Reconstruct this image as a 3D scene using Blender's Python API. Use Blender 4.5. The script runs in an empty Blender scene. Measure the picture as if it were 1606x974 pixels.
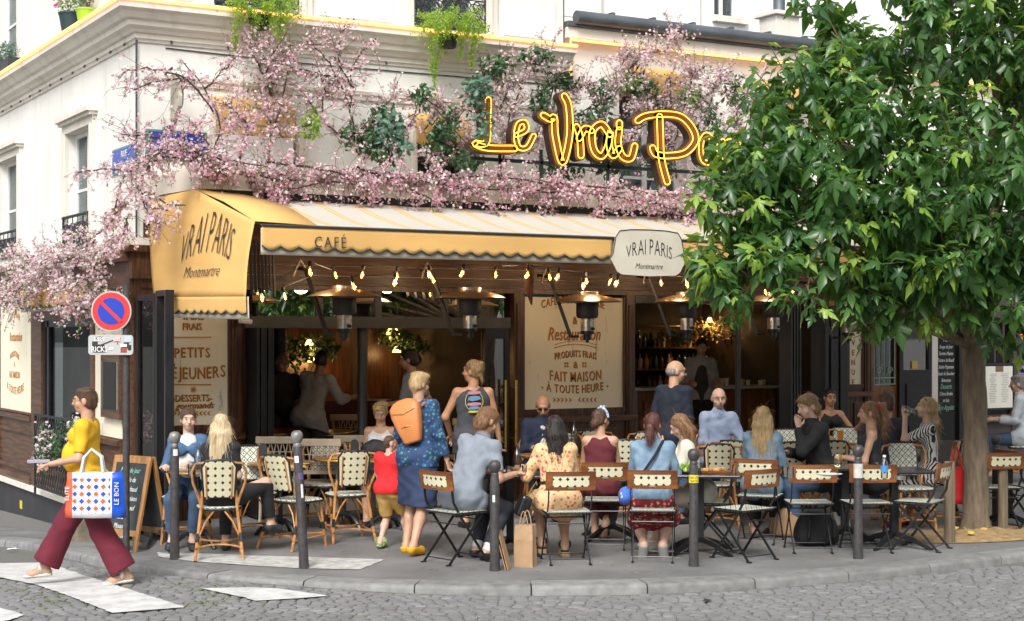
import bpy, math, random
import numpy as np
from mathutils import Vector, Matrix, Euler
random.seed(7); rng = np.random.default_rng(7)
SC = bpy.context.scene; COL = SC.collection
PI = math.pi
F = 2490.0; HOR = 525.0; CH = 2.05
FWD = Vector((0.5, 0.8660254, 0)); RGT = Vector((0.8660254, -0.5, 0))
CAM = Vector((-5.125, -17.02, CH))
cd = bpy.data.cameras.new('camera'); cam = bpy.data.objects.new('camera', cd); COL.objects.link(cam)
cd.sensor_width = 36; cd.lens = 36*F/1606; cd.shift_y = (HOR-487)/1606; cd.clip_end = 2000; cd.clip_start = 0.1
cam.location = CAM; cam.rotation_euler = (PI/2, 0, -math.radians(30))
SC.camera = cam
w = bpy.data.worlds.new('World'); SC.world = w; w.use_nodes = True
nt = w.node_tree; bg = nt.nodes['Background']
sk = nt.nodes.new('ShaderNodeTexSky'); sk.sky_type = 'NISHITA'; sk.sun_disc = False
SUN_EL, SUN_AZ = math.radians(44), math.radians(222)
sk.sun_elevation = SUN_EL; sk.sun_rotation = SUN_AZ; sk.air_density = 1.0; sk.dust_density = 4.0; sk.ozone_density = 0.6
mixw = nt.nodes.new('ShaderNodeMix'); mixw.data_type = 'RGBA'; mixw.inputs[0].default_value = 0.62
hsv = nt.nodes.new('ShaderNodeHueSaturation'); hsv.inputs['Saturation'].default_value = 0.22
nt.links.new(sk.outputs[0], hsv.inputs['Color']); nt.links.new(hsv.outputs[0], bg.inputs['Color'])
bg.inputs['Strength'].default_value = 0.15
nt.nodes.remove(mixw)
sl = bpy.data.lights.new('sun', 'SUN'); so = bpy.data.objects.new('sun', sl); COL.objects.link(so)
sl.energy = 1.45; sl.angle = math.radians(16); sl.color = (1, 0.975, 0.94)
sd = Vector((math.sin(SUN_AZ)*math.cos(SUN_EL), math.cos(SUN_AZ)*math.cos(SUN_EL), math.sin(SUN_EL)))
so.rotation_euler = sd.to_track_quat('Z', 'Y').to_euler(); so.location = (0, 0, 30)
SC.view_settings.view_transform = 'Standard'; SC.view_settings.look = 'None'
SC.view_settings.gamma = 1; SC.view_settings.use_curve_mapping = False
SC.view_settings.exposure = 0.72
SC.cycles.max_bounces = 6; SC.cycles.transparent_max_bounces = 12
def kk(x): return (x-803)/F
def ray(x, y): return FWD + RGT*kk(x) + Vector((0, 0, (HOR-y)/F))
def atD(x, D, z=0.0):
 p = CAM + (FWD + RGT*kk(x))*D; p.z = z; return p
def pD(x, y, D): return CAM + ray(x, y)*D
def pY(x, y, Y=0.0): r = ray(x, y); return CAM + r*((Y-CAM.y)/r.y)
def pX(x, y, X=0.0): r = ray(x, y); return CAM + r*((X-CAM.x)/r.x)
def pZ(x, y, z=0.0): r = ray(x, y); return CAM + r*((z-CH)/r.z)
def gz(X, Y):
 f = min(1, max(0, (-0.13-X)/(0.6-0.58*min(1, max(0, (Y+2.5)/1.3)))))
 return -0.06*max(0, Y+3.5)*f
def G(x, y, off=0.0):
 z = 0
 for _ in range(12): p = pZ(x, y, z+off); z = gz(p.x, p.y)
 return p
MATS = {}
def new_mat(name):
 m = bpy.data.materials.new(name); m.use_nodes = True; MATS[name] = m
 return m, m.node_tree, m.node_tree.nodes['Principled BSDF']
def N(nt, t, **kw):
 n = nt.nodes.new('ShaderNode'+t)
 for k, v in kw.items(): setattr(n, k, v)
 return n
def mapping(nt, scale, coord='Object', rot=(0, 0, 0)):
 if isinstance(scale, (int, float)): scale = (scale,)*3
 tc = N(nt, 'TexCoord'); mp = N(nt, 'Mapping'); mp.inputs['Scale'].default_value = scale; mp.inputs['Rotation'].default_value = rot
 nt.links.new(tc.outputs[coord], mp.inputs[0]); return mp
def mat(name, c, rough=0.6, metal=0.0, var=0.0, scale=(4, 4, 4), bump=0.0, c2=None, coord='Object', detail=6, spec=0.5, emit=0, lo=0.3, hi=0.7, bscale=None, rand=0.0):
 """plain colour c, drifting towards c2 (or a darker c) with a noise"""
 if name in MATS: return MATS[name]
 m, nt, b = new_mat(name)
 c = tuple(c)+(1,) if len(c) == 3 else c
 if c2: c2 = tuple(c2)
 b.inputs['Base Color'].default_value = c; b.inputs['Roughness'].default_value = rough; b.inputs['Metallic'].default_value = metal
 b.inputs['Specular IOR Level'].default_value = spec
 L = nt.links
 if isinstance(scale, (int, float)): scale = (scale,)*3
 last = None
 if var or c2:
  mp = mapping(nt, scale, coord); no = N(nt, 'TexNoise'); no.inputs['Scale'].default_value = 1; no.inputs['Detail'].default_value = detail
  L.new(mp.outputs[0], no.inputs['Vector'])
  r = N(nt, 'ValToRGB'); r.color_ramp.elements[0].position = lo; r.color_ramp.elements[1].position = hi
  if c2: a, bb = tuple(c2)+(1,), c
  else:
   a = tuple(x*(1-var) for x in c[:3])+(1,); bb = tuple(min(1, x*(1+var*0.6)) for x in c[:3])+(1,)
  r.color_ramp.elements[0].color = a; r.color_ramp.elements[1].color = bb
  L.new(no.outputs[0], r.inputs[0]); last = r.outputs[0]
 if rand:
  oi = N(nt, 'ObjectInfo'); hs = N(nt, 'HueSaturation'); mr = N(nt, 'MapRange')
  mr.inputs[3].default_value = 1-rand; mr.inputs[4].default_value = 1+rand
  L.new(oi.outputs['Random'], mr.inputs[0]); L.new(mr.outputs[0], hs.inputs['Value'])
  if last: L.new(last, hs.inputs['Color'])
  else: hs.inputs['Color'].default_value = c
  last = hs.outputs[0]
 if last: L.new(last, b.inputs['Base Color'])
 if bump:
  mp2 = mapping(nt, bscale if bscale else tuple(s*3 for s in scale), coord); n2 = N(nt, 'TexNoise'); n2.inputs['Scale'].default_value = 1; n2.inputs['Detail'].default_value = 4
  bp = N(nt, 'Bump'); bp.inputs['Strength'].default_value = bump; bp.inputs['Distance'].default_value = 0.01
  L.new(mp2.outputs[0], n2.inputs['Vector']); L.new(n2.outputs[0], bp.inputs['Height']); L.new(bp.outputs[0], b.inputs['Normal'])
 if emit:
  b.inputs['Emission Color'].default_value = c; b.inputs['Emission Strength'].default_value = emit
 return m
def mathn(nt, op, a, b=None, c=None):
 n = N(nt, 'Math', operation=op)
 for i, v in enumerate((a, b, c)):
  if v is None: continue
  if isinstance(v, (int, float)): n.inputs[i].default_value = v
  else: nt.links.new(v, n.inputs[i])
 return n.outputs[0]
def mixc(nt, f, a, b):
 n = N(nt, 'Mix', data_type='RGBA')
 for i, v in ((0, f), (6, a), (7, b)):
  if isinstance(v, (int, float)): n.inputs[i].default_value = v
  elif isinstance(v, tuple): n.inputs[i].default_value = v+(1,) if len(v) == 3 else v
  else: nt.links.new(v, n.inputs[i])
 return n.outputs[2]
def uvxy(nt, sx, sy, coord='UV'):
 tc = N(nt, 'TexCoord'); s = N(nt, 'SeparateXYZ'); nt.links.new(tc.outputs[coord], s.inputs[0])
 return mathn(nt, 'MULTIPLY', s.outputs[0], sx), mathn(nt, 'MULTIPLY', s.outputs[1], sy), s.outputs[2]
def wood(name, c1, c2, scale=(3, 3, 40), rough=0.45, bump=0.15, rand=0.0):
 return mat(name, c1, rough, 0, c2=c2, scale=scale, bump=bump, detail=8, lo=0.35, hi=0.65, rand=rand)
def weave(name, base, dark, mid, n, lw=0.09, dw=0.17):
 """woven pattern: dark crosses and a lattice on a light ground, UV in metres"""
 m, nt, b = new_mat(name); b.inputs['Roughness'].default_value = 0.45
 u, v, _ = uvxy(nt, n, n)
 fu = mathn(nt, 'ABSOLUTE', mathn(nt, 'SUBTRACT', mathn(nt, 'FRACT', u), 0.5)); fv = mathn(nt, 'ABSOLUTE', mathn(nt, 'SUBTRACT', mathn(nt, 'FRACT', v), 0.5))
 dia = mathn(nt, 'ADD', fu, fv)
 dot = mathn(nt, 'LESS_THAN', dia, dw)
 lat = mathn(nt, 'LESS_THAN', mathn(nt, 'ABSOLUTE', mathn(nt, 'SUBTRACT', dia, 0.5)), lw)
 u2 = mathn(nt, 'FRACT', mathn(nt, 'MULTIPLY', u, 6)); v2 = mathn(nt, 'FRACT', mathn(nt, 'MULTIPLY', v, 6))
 chk = mathn(nt, 'GREATER_THAN', mathn(nt, 'MULTIPLY', u2, v2), 0.55)
 c = mixc(nt, mathn(nt, 'MULTIPLY', chk, 0.35), base, mid)
 c = mixc(nt, lat, c, dark); c = mixc(nt, dot, c, dark)
 nt.links.new(c, b.inputs['Base Color'])
 bp = N(nt, 'Bump'); bp.inputs['Strength'].default_value = 0.4; bp.inputs['Distance'].default_value = 0.002
 nt.links.new(mathn(nt, 'ADD', u2, v2), bp.inputs['Height']); nt.links.new(bp.outputs[0], b.inputs['Normal'])
 return m
def glass(name, tint=(1, 1, 1), refl=0.12, rough=0.02, ks=1.0):
 m, nt, b = new_mat(name); nt.nodes.remove(b); out = nt.nodes['Material Output']
 t = N(nt, 'BsdfTransparent'); t.inputs[0].default_value = tint+(1,); g = N(nt, 'BsdfGlossy'); g.inputs['Roughness'].default_value = rough
 mx = N(nt, 'MixShader'); fr = N(nt, 'Fresnel'); fr.inputs[0].default_value = 1.5
 nt.links.new(mathn(nt, 'MINIMUM', mathn(nt, 'ADD', mathn(nt, 'MULTIPLY', fr.outputs[0], ks), refl), 1.0), mx.inputs[0])
 nt.links.new(t.outputs[0], mx.inputs[1]); nt.links.new(g.outputs[0], mx.inputs[2]); nt.links.new(mx.outputs[0], out.inputs[0])
 return m
def emis(name, c, s):
 m, nt, b = new_mat(name); b.inputs['Base Color'].default_value = c+(1,); b.inputs['Emission Color'].default_value = c+(1,); b.inputs['Emission Strength'].default_value = s
 return m
def leafmat(name, c1, c2, rough=0.4, trans=0.25, tcol=None, rand=0.25):
 m, nt, b = new_mat(name); out = nt.nodes['Material Output']
 oi = N(nt, 'NewGeometry'); r = N(nt, 'ValToRGB'); r.color_ramp.elements[0].color = c1+(1,); r.color_ramp.elements[1].color = c2+(1,)
 nt.links.new(oi.outputs['Random Per Island'], r.inputs[0]); nt.links.new(r.outputs[0], b.inputs['Base Color']); b.inputs['Roughness'].default_value = rough
 t = N(nt, 'BsdfTranslucent'); t.inputs[0].default_value = (tcol or tuple(min(1, x*1.8) for x in c2))+(1,)
 mx = N(nt, 'MixShader'); mx.inputs[0].default_value = trans
 nt.links.new(b.outputs[0], mx.inputs[1]); nt.links.new(t.outputs[0], mx.inputs[2]); nt.links.new(mx.outputs[0], out.inputs[0])
 return m
def tag(o, label=None, cat=None, group=None, kind=None):
 if label: o['label'] = label
 if cat: o['category'] = cat
 if group: o['group'] = group
 if kind: o['kind'] = kind
 return o
def thing(name, label, cat, loc=(0, 0, 0), rz=0.0, group=None, kind=None):
 o = bpy.data.objects.new(name, None); COL.objects.link(o); o.location = loc; o.rotation_euler = (0, 0, rz); o.empty_display_size = 0.1
 return tag(o, label, cat, group, kind)
def copy_tree(o, parent=None):
 c = o.copy(); COL.objects.link(c)
 if parent is not None: c.parent = parent
 for ch in list(o.children): copy_tree(ch, c)
 return c
def face_rz(phi):
 a = math.radians(phi); f = FWD*math.cos(a) + RGT*math.sin(a); return math.atan2(-f.x, f.y)
class MB:
 def __init__(s, M=None): s.v = []; s.f = []; s.m = []; s.uv = {}; s.M = M; s.mi = 0
 def add(s, vs, fs, uvs=None):
  b = len(s.v)
  if s.M is not None: vs = [s.M @ Vector(p) for p in vs]
  s.v.extend([tuple(p) for p in vs])
  for i, f in enumerate(fs):
   if uvs is not None: s.uv[len(s.f)] = [uvs[j] for j in f]
   s.f.append(tuple(b+j for j in f)); s.m.append(s.mi)
 def box(s, a, b, R=None):
  """corner to corner; R a matrix applied to it"""
  x0, y0, z0 = (min(a[i], b[i]) for i in range(3)); x1, y1, z1 = (max(a[i], b[i]) for i in range(3))
  vs = [Vector(p) for p in ((x0, y0, z0), (x1, y0, z0), (x1, y1, z0), (x0, y1, z0), (x0, y0, z1), (x1, y0, z1), (x1, y1, z1), (x0, y1, z1))]
  if R is not None: vs = [R @ p for p in vs]
  s.add(vs, [(0, 3, 2, 1), (4, 5, 6, 7), (0, 1, 5, 4), (1, 2, 6, 5), (2, 3, 7, 6), (3, 0, 4, 7)])
 def bar(s, a, b, w, t, up=(0, 0, 1)):
  a = Vector(a); b = Vector(b); d = (b-a).normalized(); up = Vector(up)
  if abs(d.dot(up)) > 0.98: up = Vector((0, 1, 0))
  x = d.cross(up).normalized()*w/2; y = d.cross(x).normalized()*t/2
  s.add([a-x-y, a+x-y, a+x+y, a-x+y, b-x-y, b+x-y, b+x+y, b-x+y], [(0, 3, 2, 1), (4, 5, 6, 7), (0, 1, 5, 4), (1, 2, 6, 5), (2, 3, 7, 6), (3, 0, 4, 7)])
 def tube(s, pts, r, n=8, close=False, cap=True):
  pts = [Vector(p) for p in pts]; m = len(pts); rs = r if isinstance(r, (list, tuple)) else [r]*m
  vs = []; prev = None
  for i, p in enumerate(pts):
   if close: d = pts[(i+1) % m]-pts[i-1]
   else: d = pts[min(i+1, m-1)]-pts[max(i-1, 0)]
   if d.length < 1e-9: d = Vector((0, 0, 1))
   d.normalize()
   if prev is None: x = d.orthogonal().normalized()
   else:
    x = prev-d*prev.dot(d); x = x.normalized() if x.length > 1e-6 else d.orthogonal().normalized()
   prev = x; y = d.cross(x)
   for j in range(n):
    a = 2*PI*j/n; vs.append(p+(x*math.cos(a)+y*math.sin(a))*rs[i])
  fs = []
  for i in range(m if close else m-1):
   for j in range(n):
    a = i*n+j; b_ = i*n+(j+1) % n; k2 = ((i+1) % m)*n
    fs.append((a, b_, k2+(j+1) % n, k2+j))
  if cap and not close:
   fs.append(tuple(range(n-1, -1, -1))); fs.append(tuple((m-1)*n+j for j in range(n)))
  s.add(vs, fs)
 def lathe(s, prof, c=(0, 0, 0), n=20, cap=True):
  c = Vector(c); vs = []; fs = []
  for r, z in prof:
   for j in range(n):
    a = 2*PI*j/n; vs.append(c+Vector((r*math.cos(a), r*math.sin(a), z)))
  for i in range(len(prof)-1):
   for j in range(n): fs.append((i*n+j, i*n+(j+1) % n, (i+1)*n+(j+1) % n, (i+1)*n+j))
  if cap:
   fs.append(tuple(range(n-1, -1, -1))); fs.append(tuple((len(prof)-1)*n+j for j in range(n)))
  s.add(vs, fs)
 def poly(s, pts, thick, nrm):
  """flat outline pts (3D), extruded by thick along nrm"""
  pts = [Vector(p) for p in pts]; n = len(pts); t = Vector(nrm)*thick
  s.add(pts+[p+t for p in pts], [tuple(range(n)), tuple(range(2*n-1, n-1, -1))]+[(i, i+n, (i+1) % n+n, (i+1) % n) for i in range(n)])
 def sheet(s, grid, uvs=None):
  """rows of points"""
  nr, nc = len(grid), len(grid[0]); vs = [p for r in grid for p in r]
  fs = [(i*nc+j, i*nc+j+1, (i+1)*nc+j+1, (i+1)*nc+j) for i in range(nr-1) for j in range(nc-1)]
  s.add(vs, fs, [u for r in uvs for u in r] if uvs else None)
 def build(s, name, mats, parent=None, smooth=False, W=False, solid=0.0, bevel=0.0):
  me = bpy.data.meshes.new(name)
  off = Vector(parent.matrix_basis.translation) if (parent is not None and W) else Vector((0, 0, 0))
  if W and parent is not None and parent.parent is not None: off = off+Vector(parent.parent.matrix_basis.translation)
  me.from_pydata([tuple(Vector(p)-off) for p in s.v], [], s.f)
  if not isinstance(mats, (list, tuple)): mats = [mats]
  for m in mats: me.materials.append(m)
  if len(mats) > 1: me.polygons.foreach_set('material_index', s.m)
  if smooth: me.polygons.foreach_set('use_smooth', [True]*len(s.f))
  if s.uv:
   ul = me.uv_layers.new(name='UVMap')
   for pi, us in s.uv.items():
    for k2, li in enumerate(me.polygons[pi].loop_indices): ul.data[li].uv = us[k2]
  me.update()
  o = bpy.data.objects.new(name, me); COL.objects.link(o)
  if parent is not None: o.parent = parent
  if solid:
   md = o.modifiers.new('s', 'SOLIDIFY'); md.thickness = solid; md.offset = 0
  if bevel:
   md = o.modifiers.new('b', 'BEVEL'); md.width = bevel; md.segments = 2; md.limit_method = 'ANGLE'
  if smooth and not bevel:
   me.set_sharp_from_angle(angle=math.radians(50))
  return o
def np_mesh(name, V, Fc, mats, parent=None, midx=None, smooth=False, W=False):
 """V (n,3), Fc (m,k) arrays of equal polygons"""
 V = np.asarray(V, dtype=np.float32); Fc = np.asarray(Fc, dtype=np.int32)
 if W and parent is not None: V = V-np.array(parent.matrix_basis.translation, dtype=np.float32)
 me = bpy.data.meshes.new(name); me.vertices.add(len(V)); me.vertices.foreach_set('co', V.ravel())
 k = Fc.shape[1]; me.loops.add(Fc.size); me.loops.foreach_set('vertex_index', Fc.ravel())
 me.polygons.add(len(Fc)); me.polygons.foreach_set('loop_start', np.arange(0, Fc.size, k, dtype=np.int32)); me.polygons.foreach_set('loop_total', np.full(len(Fc), k, dtype=np.int32))
 if not isinstance(mats, (list, tuple)): mats = [mats]
 for m in mats: me.materials.append(m)
 if midx is not None: me.polygons.foreach_set('material_index', np.asarray(midx, dtype=np.int32))
 me.polygons.foreach_set('use_smooth', np.full(len(Fc), smooth))
 me.update(calc_edges=True); me.validate()
 o = bpy.data.objects.new(name, me); COL.objects.link(o)
 if parent is not None: o.parent = parent
 return o
def text_data(s, size, xs=1.0, shear=0.0, ext=0.002, weight=0.0, arc=0.0, tall=0.0, track=1.0):
 """letters as one mesh in the XY plane, centred. arc: rise of the middle (or fall) in sizes; tall: middle letters taller"""
 def one(t):
  c = bpy.data.curves.new('t', 'FONT'); c.body = t; c.size = size; c.shear = shear; c.extrude = ext; c.offset = weight; c.resolution_u = 2
  c.space_character = track; o = bpy.data.objects.new('t', c); COL.objects.link(o); return o, c
 pieces = []
 if not arc and not tall: chunks = [(s, 0.0)]
 else:
  chunks = []; x = 0.0
  for ch in s:
   if ch == ' ': x += size*0.32; continue
   o, c = one(ch); bpy.context.view_layer.update(); wd = o.dimensions.x
   bpy.data.objects.remove(o); bpy.data.curves.remove(c)
   chunks.append((ch, x)); x += wd+size*0.14*track
 V = []; Fs = []; raw = []
 for t, x0 in chunks:
  o, c = one(t); dg = bpy.context.evaluated_depsgraph_get(); me = bpy.data.meshes.new_from_object(o.evaluated_get(dg))
  vs = [v.co.copy() for v in me.vertices]; fs = [tuple(p.vertices) for p in me.polygons]
  bpy.data.objects.remove(o); bpy.data.curves.remove(c); bpy.data.meshes.remove(me)
  if len(chunks) > 1 and vs:
   mn = min(v.x for v in vs); vs = [Vector((v.x-mn+x0, v.y, v.z)) for v in vs]
  raw.append((vs, fs))
 allx = [v.x for vs, _ in raw for v in vs]
 if not allx: return [], []
 mn, mx = min(allx), max(allx); cx = (mn+mx)/2; hw = max(1e-6, (mx-mn)/2)
 for vs, fs in raw:
  b = len(V); lx = sum(v.x for v in vs)/len(vs); u = (lx-cx)/hw
  for v in vs:
   y = v.y*(1+tall*(1-u*u)) if tall else v.y
   if arc:
    uu = (v.x-cx)/hw; y += arc*size*(1-uu*uu)
   V.append(Vector(((v.x-cx)*xs, y, v.z)))
  Fs += [tuple(b+i for i in f) for f in fs]
 return V, Fs
def text(s, pos, X, Y, size, m, parent=None, W=True, name='lettering', **kw):
 """pos centre baseline; X,Y unit vectors of the writing"""
 V, Fs = text_data(s, size, **kw); X = Vector(X).normalized(); Y = Vector(Y).normalized(); Z = X.cross(Y); pos = Vector(pos)
 mb = MB(); mb.add([pos+X*v.x+Y*v.y+Z*v.z for v in V], Fs)
 return mb.build(name, m, parent, W=W)
# ================================================================ materials used by the setting
def streaky(name, c, dark, soot=0.35):
 m = mat(name, c, 0.85, var=0.10, scale=(0.9, 0.9, 0.5), bump=0.15, bscale=14); nt = m.node_tree; b = nt.nodes['Principled BSDF']; src = b.inputs['Base Color'].links[0].from_socket
 for sc, lo_, hi__, k in (((5, 5, 0.22), .52, .80, soot), ((1.3, 1.3, 1.1), .60, .78, soot*.45), ((38, 38, 1.1), .60, .85, soot*.5)):
  mp = mapping(nt, sc); no = N(nt, 'TexNoise'); no.inputs['Scale'].default_value = 1; no.inputs['Detail'].default_value = 8; nt.links.new(mp.outputs[0], no.inputs['Vector']); r = N(nt, 'MapRange'); r.inputs[1].default_value = lo_; r.inputs[2].default_value = hi__; r.inputs[4].default_value = k; nt.links.new(no.outputs[0], r.inputs[0]); src = mixc(nt, r.outputs[0], src, dark)
 nt.links.new(src, b.inputs['Base Color']); return m
plaster = streaky('plaster', (0.75, 0.735, 0.69), (0.38, 0.38, 0.31))
plaster2 = streaky('stone_trim', (0.70, 0.66, 0.59), (0.30, 0.26, 0.20), 0.45)
cream = mat('cream_band', (0.60, 0.54, 0.45), 0.6, var=0.16, scale=1.5, bump=0.05)
asphalt = mat('pavement_asphalt', (0.185, 0.182, 0.18), 0.85, var=0.36, scale=1.3, bump=0.6, bscale=160, detail=9)
def marks(m, sc, thr, col, k, tex='TexVoronoi'):
 nt = m.node_tree; b = nt.nodes['Principled BSDF']; src = b.inputs['Base Color'].links[0].from_socket; mp = mapping(nt, (sc,)*3); v = N(nt, tex); v.inputs['Scale'].default_value = 1
 if tex == 'TexNoise': v.inputs['Detail'].default_value = 9; v.inputs['Roughness'].default_value = .7
 nt.links.new(mp.outputs[0], v.inputs['Vector']); f = mathn(nt, 'LESS_THAN', v.outputs[0], thr); nt.links.new(mixc(nt, mathn(nt, 'MULTIPLY', f, k), src, col), b.inputs['Base Color'])
marks(asphalt, 4.3, .10, (0.07, 0.07, 0.07), .75); marks(asphalt, 2.9, .07, (0.33, 0.32, 0.30), .8); marks(asphalt, 0.8, .40, (0.10, 0.098, 0.095), .35, 'TexNoise'); marks(asphalt, 60, .36, (0.08, 0.08, 0.08), .5, 'TexNoise')
granite = mat('kerb_granite', (0.20, 0.20, 0.195), 0.7, var=0.3, scale=9, bump=0.3, bscale=90, rand=0.12)
def cobble_material():
 m, nt, b = new_mat('cobble'); L = nt.links
 g = N(nt, 'NewGeometry'); oi = N(nt, 'ObjectInfo')
 n1 = N(nt, 'TexNoise'); n1.inputs['Scale'].default_value = 6; n1.inputs['Detail'].default_value = 2; L.new(g.outputs['Position'], n1.inputs['Vector'])
 n2 = N(nt, 'TexNoise'); n2.inputs['Scale'].default_value = 60; n2.inputs['Detail'].default_value = 5; L.new(g.outputs['Position'], n2.inputs['Vector'])
 f = mathn(nt, 'ADD', mathn(nt, 'MULTIPLY', g.outputs['Random Per Island'], 0.45), mathn(nt, 'MULTIPLY', oi.outputs['Random'], 0.45))
 f = mathn(nt, 'ADD', f, mathn(nt, 'MULTIPLY', mathn(nt, 'SUBTRACT', n1.outputs[0], 0.5), 0.9))
 r = N(nt, 'ValToRGB'); e = r.color_ramp.elements
 e[0].color = (0.135, 0.135, 0.14, 1); e[0].position = 0.05; e[1].color = (0.27, 0.265, 0.26, 1); e[1].position = 0.95
 for p, c in ((0.35, (0.17, 0.17, 0.175)), (0.55, (0.205, 0.198, 0.198)), (0.75, (0.195, 0.20, 0.21))):
  q = e.new(p); q.color = c+(1,)
 L.new(f, r.inputs[0]); c = mixc(nt, mathn(nt, 'MULTIPLY', n2.outputs[0], 0.5), r.outputs[0], (0.09, 0.09, 0.09))
 L.new(c, b.inputs['Base Color']); b.inputs['Roughness'].default_value = 0.62
 bp = N(nt, 'Bump'); bp.inputs['Strength'].default_value = 0.5; bp.inputs['Distance'].default_value = 0.006; L.new(n2.outputs[0], bp.inputs['Height']); L.new(bp.outputs[0], b.inputs['Normal'])
 return m
cobble_m = cobble_material()
def joint_material():
 m, nt, b = new_mat('road_joint'); L = nt.links; g = N(nt, 'NewGeometry')
 n1 = N(nt, 'TexNoise'); n1.inputs['Scale'].default_value = 1.1; n1.inputs['Detail'].default_value = 4; L.new(g.outputs['Position'], n1.inputs['Vector'])
 n2 = N(nt, 'TexNoise'); n2.inputs['Scale'].default_value = 40; L.new(g.outputs['Position'], n2.inputs['Vector'])
 r = N(nt, 'ValToRGB'); r.color_ramp.elements[0].position = 0.58; r.color_ramp.elements[1].position = 0.68; L.new(n1.outputs[0], r.inputs[0])
 base = mixc(nt, n2.outputs[0], (0.09, 0.088, 0.085), (0.17, 0.165, 0.16))
 L.new(mixc(nt, mathn(nt, 'MULTIPLY', r.outputs[0], 0.8), base, (0.10, 0.15, 0.03)), b.inputs['Base Color']); b.inputs['Roughness'].default_value = 0.95
 return m
joint_m = joint_material()
paint_m = mat('road_paint', (0.50, 0.50, 0.49), 0.7, var=0.3, scale=7, bump=0.6, bscale=40, lo=0.2, hi=0.62); marks(paint_m, 11, .36, (0.20, 0.20, 0.20), .55, 'TexNoise'); marks(paint_m, 9, .06, (0.22, 0.22, 0.22), .6)
wood_d = wood('dark_varnished_wood', (0.115, 0.050, 0.022), (0.03, 0.012, 0.006), scale=(30, 30, 2.2), rough=0.32)
wood_h = wood('dark_horizontal_wood', (0.13, 0.055, 0.022), (0.035, 0.014, 0.007), scale=(2.2, 30, 30), rough=0.32, rand=0.25)
wood_l = wood('side_wood', (0.14, 0.075, 0.045), (0.06, 0.03, 0.018), scale=(30, 2.2, 30), rough=0.4)
black = mat('black_lacquer', (0.014, 0.014, 0.016), 0.3, var=0.3, scale=5, bump=0.03)
iron = mat('wrought_iron', (0.02, 0.022, 0.026), 0.45)
darkgrey = mat('dark_grey_paint', (0.045, 0.046, 0.05), 0.45, var=0.25, scale=6, bump=0.06)
zinc = mat('zinc', (0.12, 0.135, 0.15), 0.5, 0.5, var=0.3, scale=3)
white = mat('white_frame', (0.72, 0.72, 0.70), 0.5, var=0.08, scale=5)
brass = mat('brass', (0.62, 0.42, 0.12), 0.25, 0.9)
steel = mat('brushed_steel', (0.52, 0.48, 0.43), 0.3, 0.9, var=0.2, scale=(8, 8, 40))
pane = glass('window_glass', (0.75, 0.8, 0.82), 0.06, ks=0.3)
pane_clear = glass('shop_glass', (0.92, 0.95, 0.95), 0.02)
curtain = mat('grey_curtain', (0.22, 0.24, 0.27), 0.9, var=0.25, scale=(22, 22, 1.2))
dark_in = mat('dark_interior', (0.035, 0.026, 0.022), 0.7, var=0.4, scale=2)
led_m = emis('led_strip', (1.0, 0.44, 0.12), 1.7)
glow_m = emis('bulb_filament', (1.0, 0.52, 0.13), 16)
signgold = mat('sign_gold', (0.50, 0.20, 0.018), 0.5, var=0.2, scale=30)
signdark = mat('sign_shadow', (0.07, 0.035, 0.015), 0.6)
def signboard_material():
 m, nt, b = new_mat('weathered_signboard'); L = nt.links
 mp = mapping(nt, (9, 9, 1.3)); n1 = N(nt, 'TexNoise'); n1.inputs['Scale'].default_value = 1; n1.inputs['Detail'].default_value = 10; n1.inputs['Roughness'].default_value = 0.75; L.new(mp.outputs[0], n1.inputs['Vector'])
 mp2 = mapping(nt, (2, 2, 1)); n2 = N(nt, 'TexNoise'); n2.inputs['Scale'].default_value = 1; n2.inputs['Detail'].default_value = 4; L.new(mp2.outputs[0], n2.inputs['Vector'])
 r = N(nt, 'ValToRGB'); r.color_ramp.elements[0].position = 0.60; r.color_ramp.elements[1].position = 0.66; L.new(n1.outputs[0], r.inputs[0])
 base = mixc(nt, n2.outputs[0], (0.76, 0.69, 0.50), (0.85, 0.80, 0.66))
 L.new(mixc(nt, mathn(nt, 'MULTIPLY', r.outputs[0], 0.65), base, (0.13, 0.13, 0.13)), b.inputs['Base Color']); b.inputs['Roughness'].default_value = 0.6
 return m
board_m = signboard_material()
# ================================================================ ground
KERB_PX = [(0, 845), (75, 857), (174, 880), (279, 897), (398, 908), (540, 915), (680, 919), (800, 920), (1000, 918), (1200, 909), (1400, 892), (1606, 868)]
kpts = [G(x, y) for x, y in KERB_PX]
k0 = kpts[0]
left_ext = [Vector((-1.45-0.02*i, y, gz(-2, y))) for i, y in enumerate((16, 12, 8.5, 5.5, 3.2, 1.6))]
dr = (kpts[-1]-kpts[-2]).normalized()
right_ext = [kpts[-1]+dr*d+Vector((0, 0.02*d*d, 0)) for d in (1.5, 3, 5, 8, 14)]
kerb_line = left_ext+kpts+right_ext
def resample(pts, step):
 out = [pts[0].copy()]; acc = 0
 for a, b in zip(pts, pts[1:]):
  d = (b-a).length; t = step-acc
  while t <= d: out.append(a.lerp(b, t/d)); t += step
  acc = d-(t-step)
 return out
def smooth_line(pts, it=6):
 for _ in range(it): pts = [pts[0]]+[(pts[i-1]+pts[i]*2+pts[i+1])/4 for i in range(1, len(pts)-1)]+[pts[-1]]
 return pts
kline = smooth_line(resample(kerb_line, 0.12), 14)
CROSS = G(380, 912)
def kerb_h(p): d = (Vector((p[0], p[1], 0))-Vector((CROSS.x, CROSS.y, 0))).length; return 0.066-0.045*math.exp(-(d/1.25)**2)
def road_z(X, Y): return (-0.06*max(0, Y+3.5)*min(1, max(0, (0.6-X)/1.2)))-kerb_h((X, Y))
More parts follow.
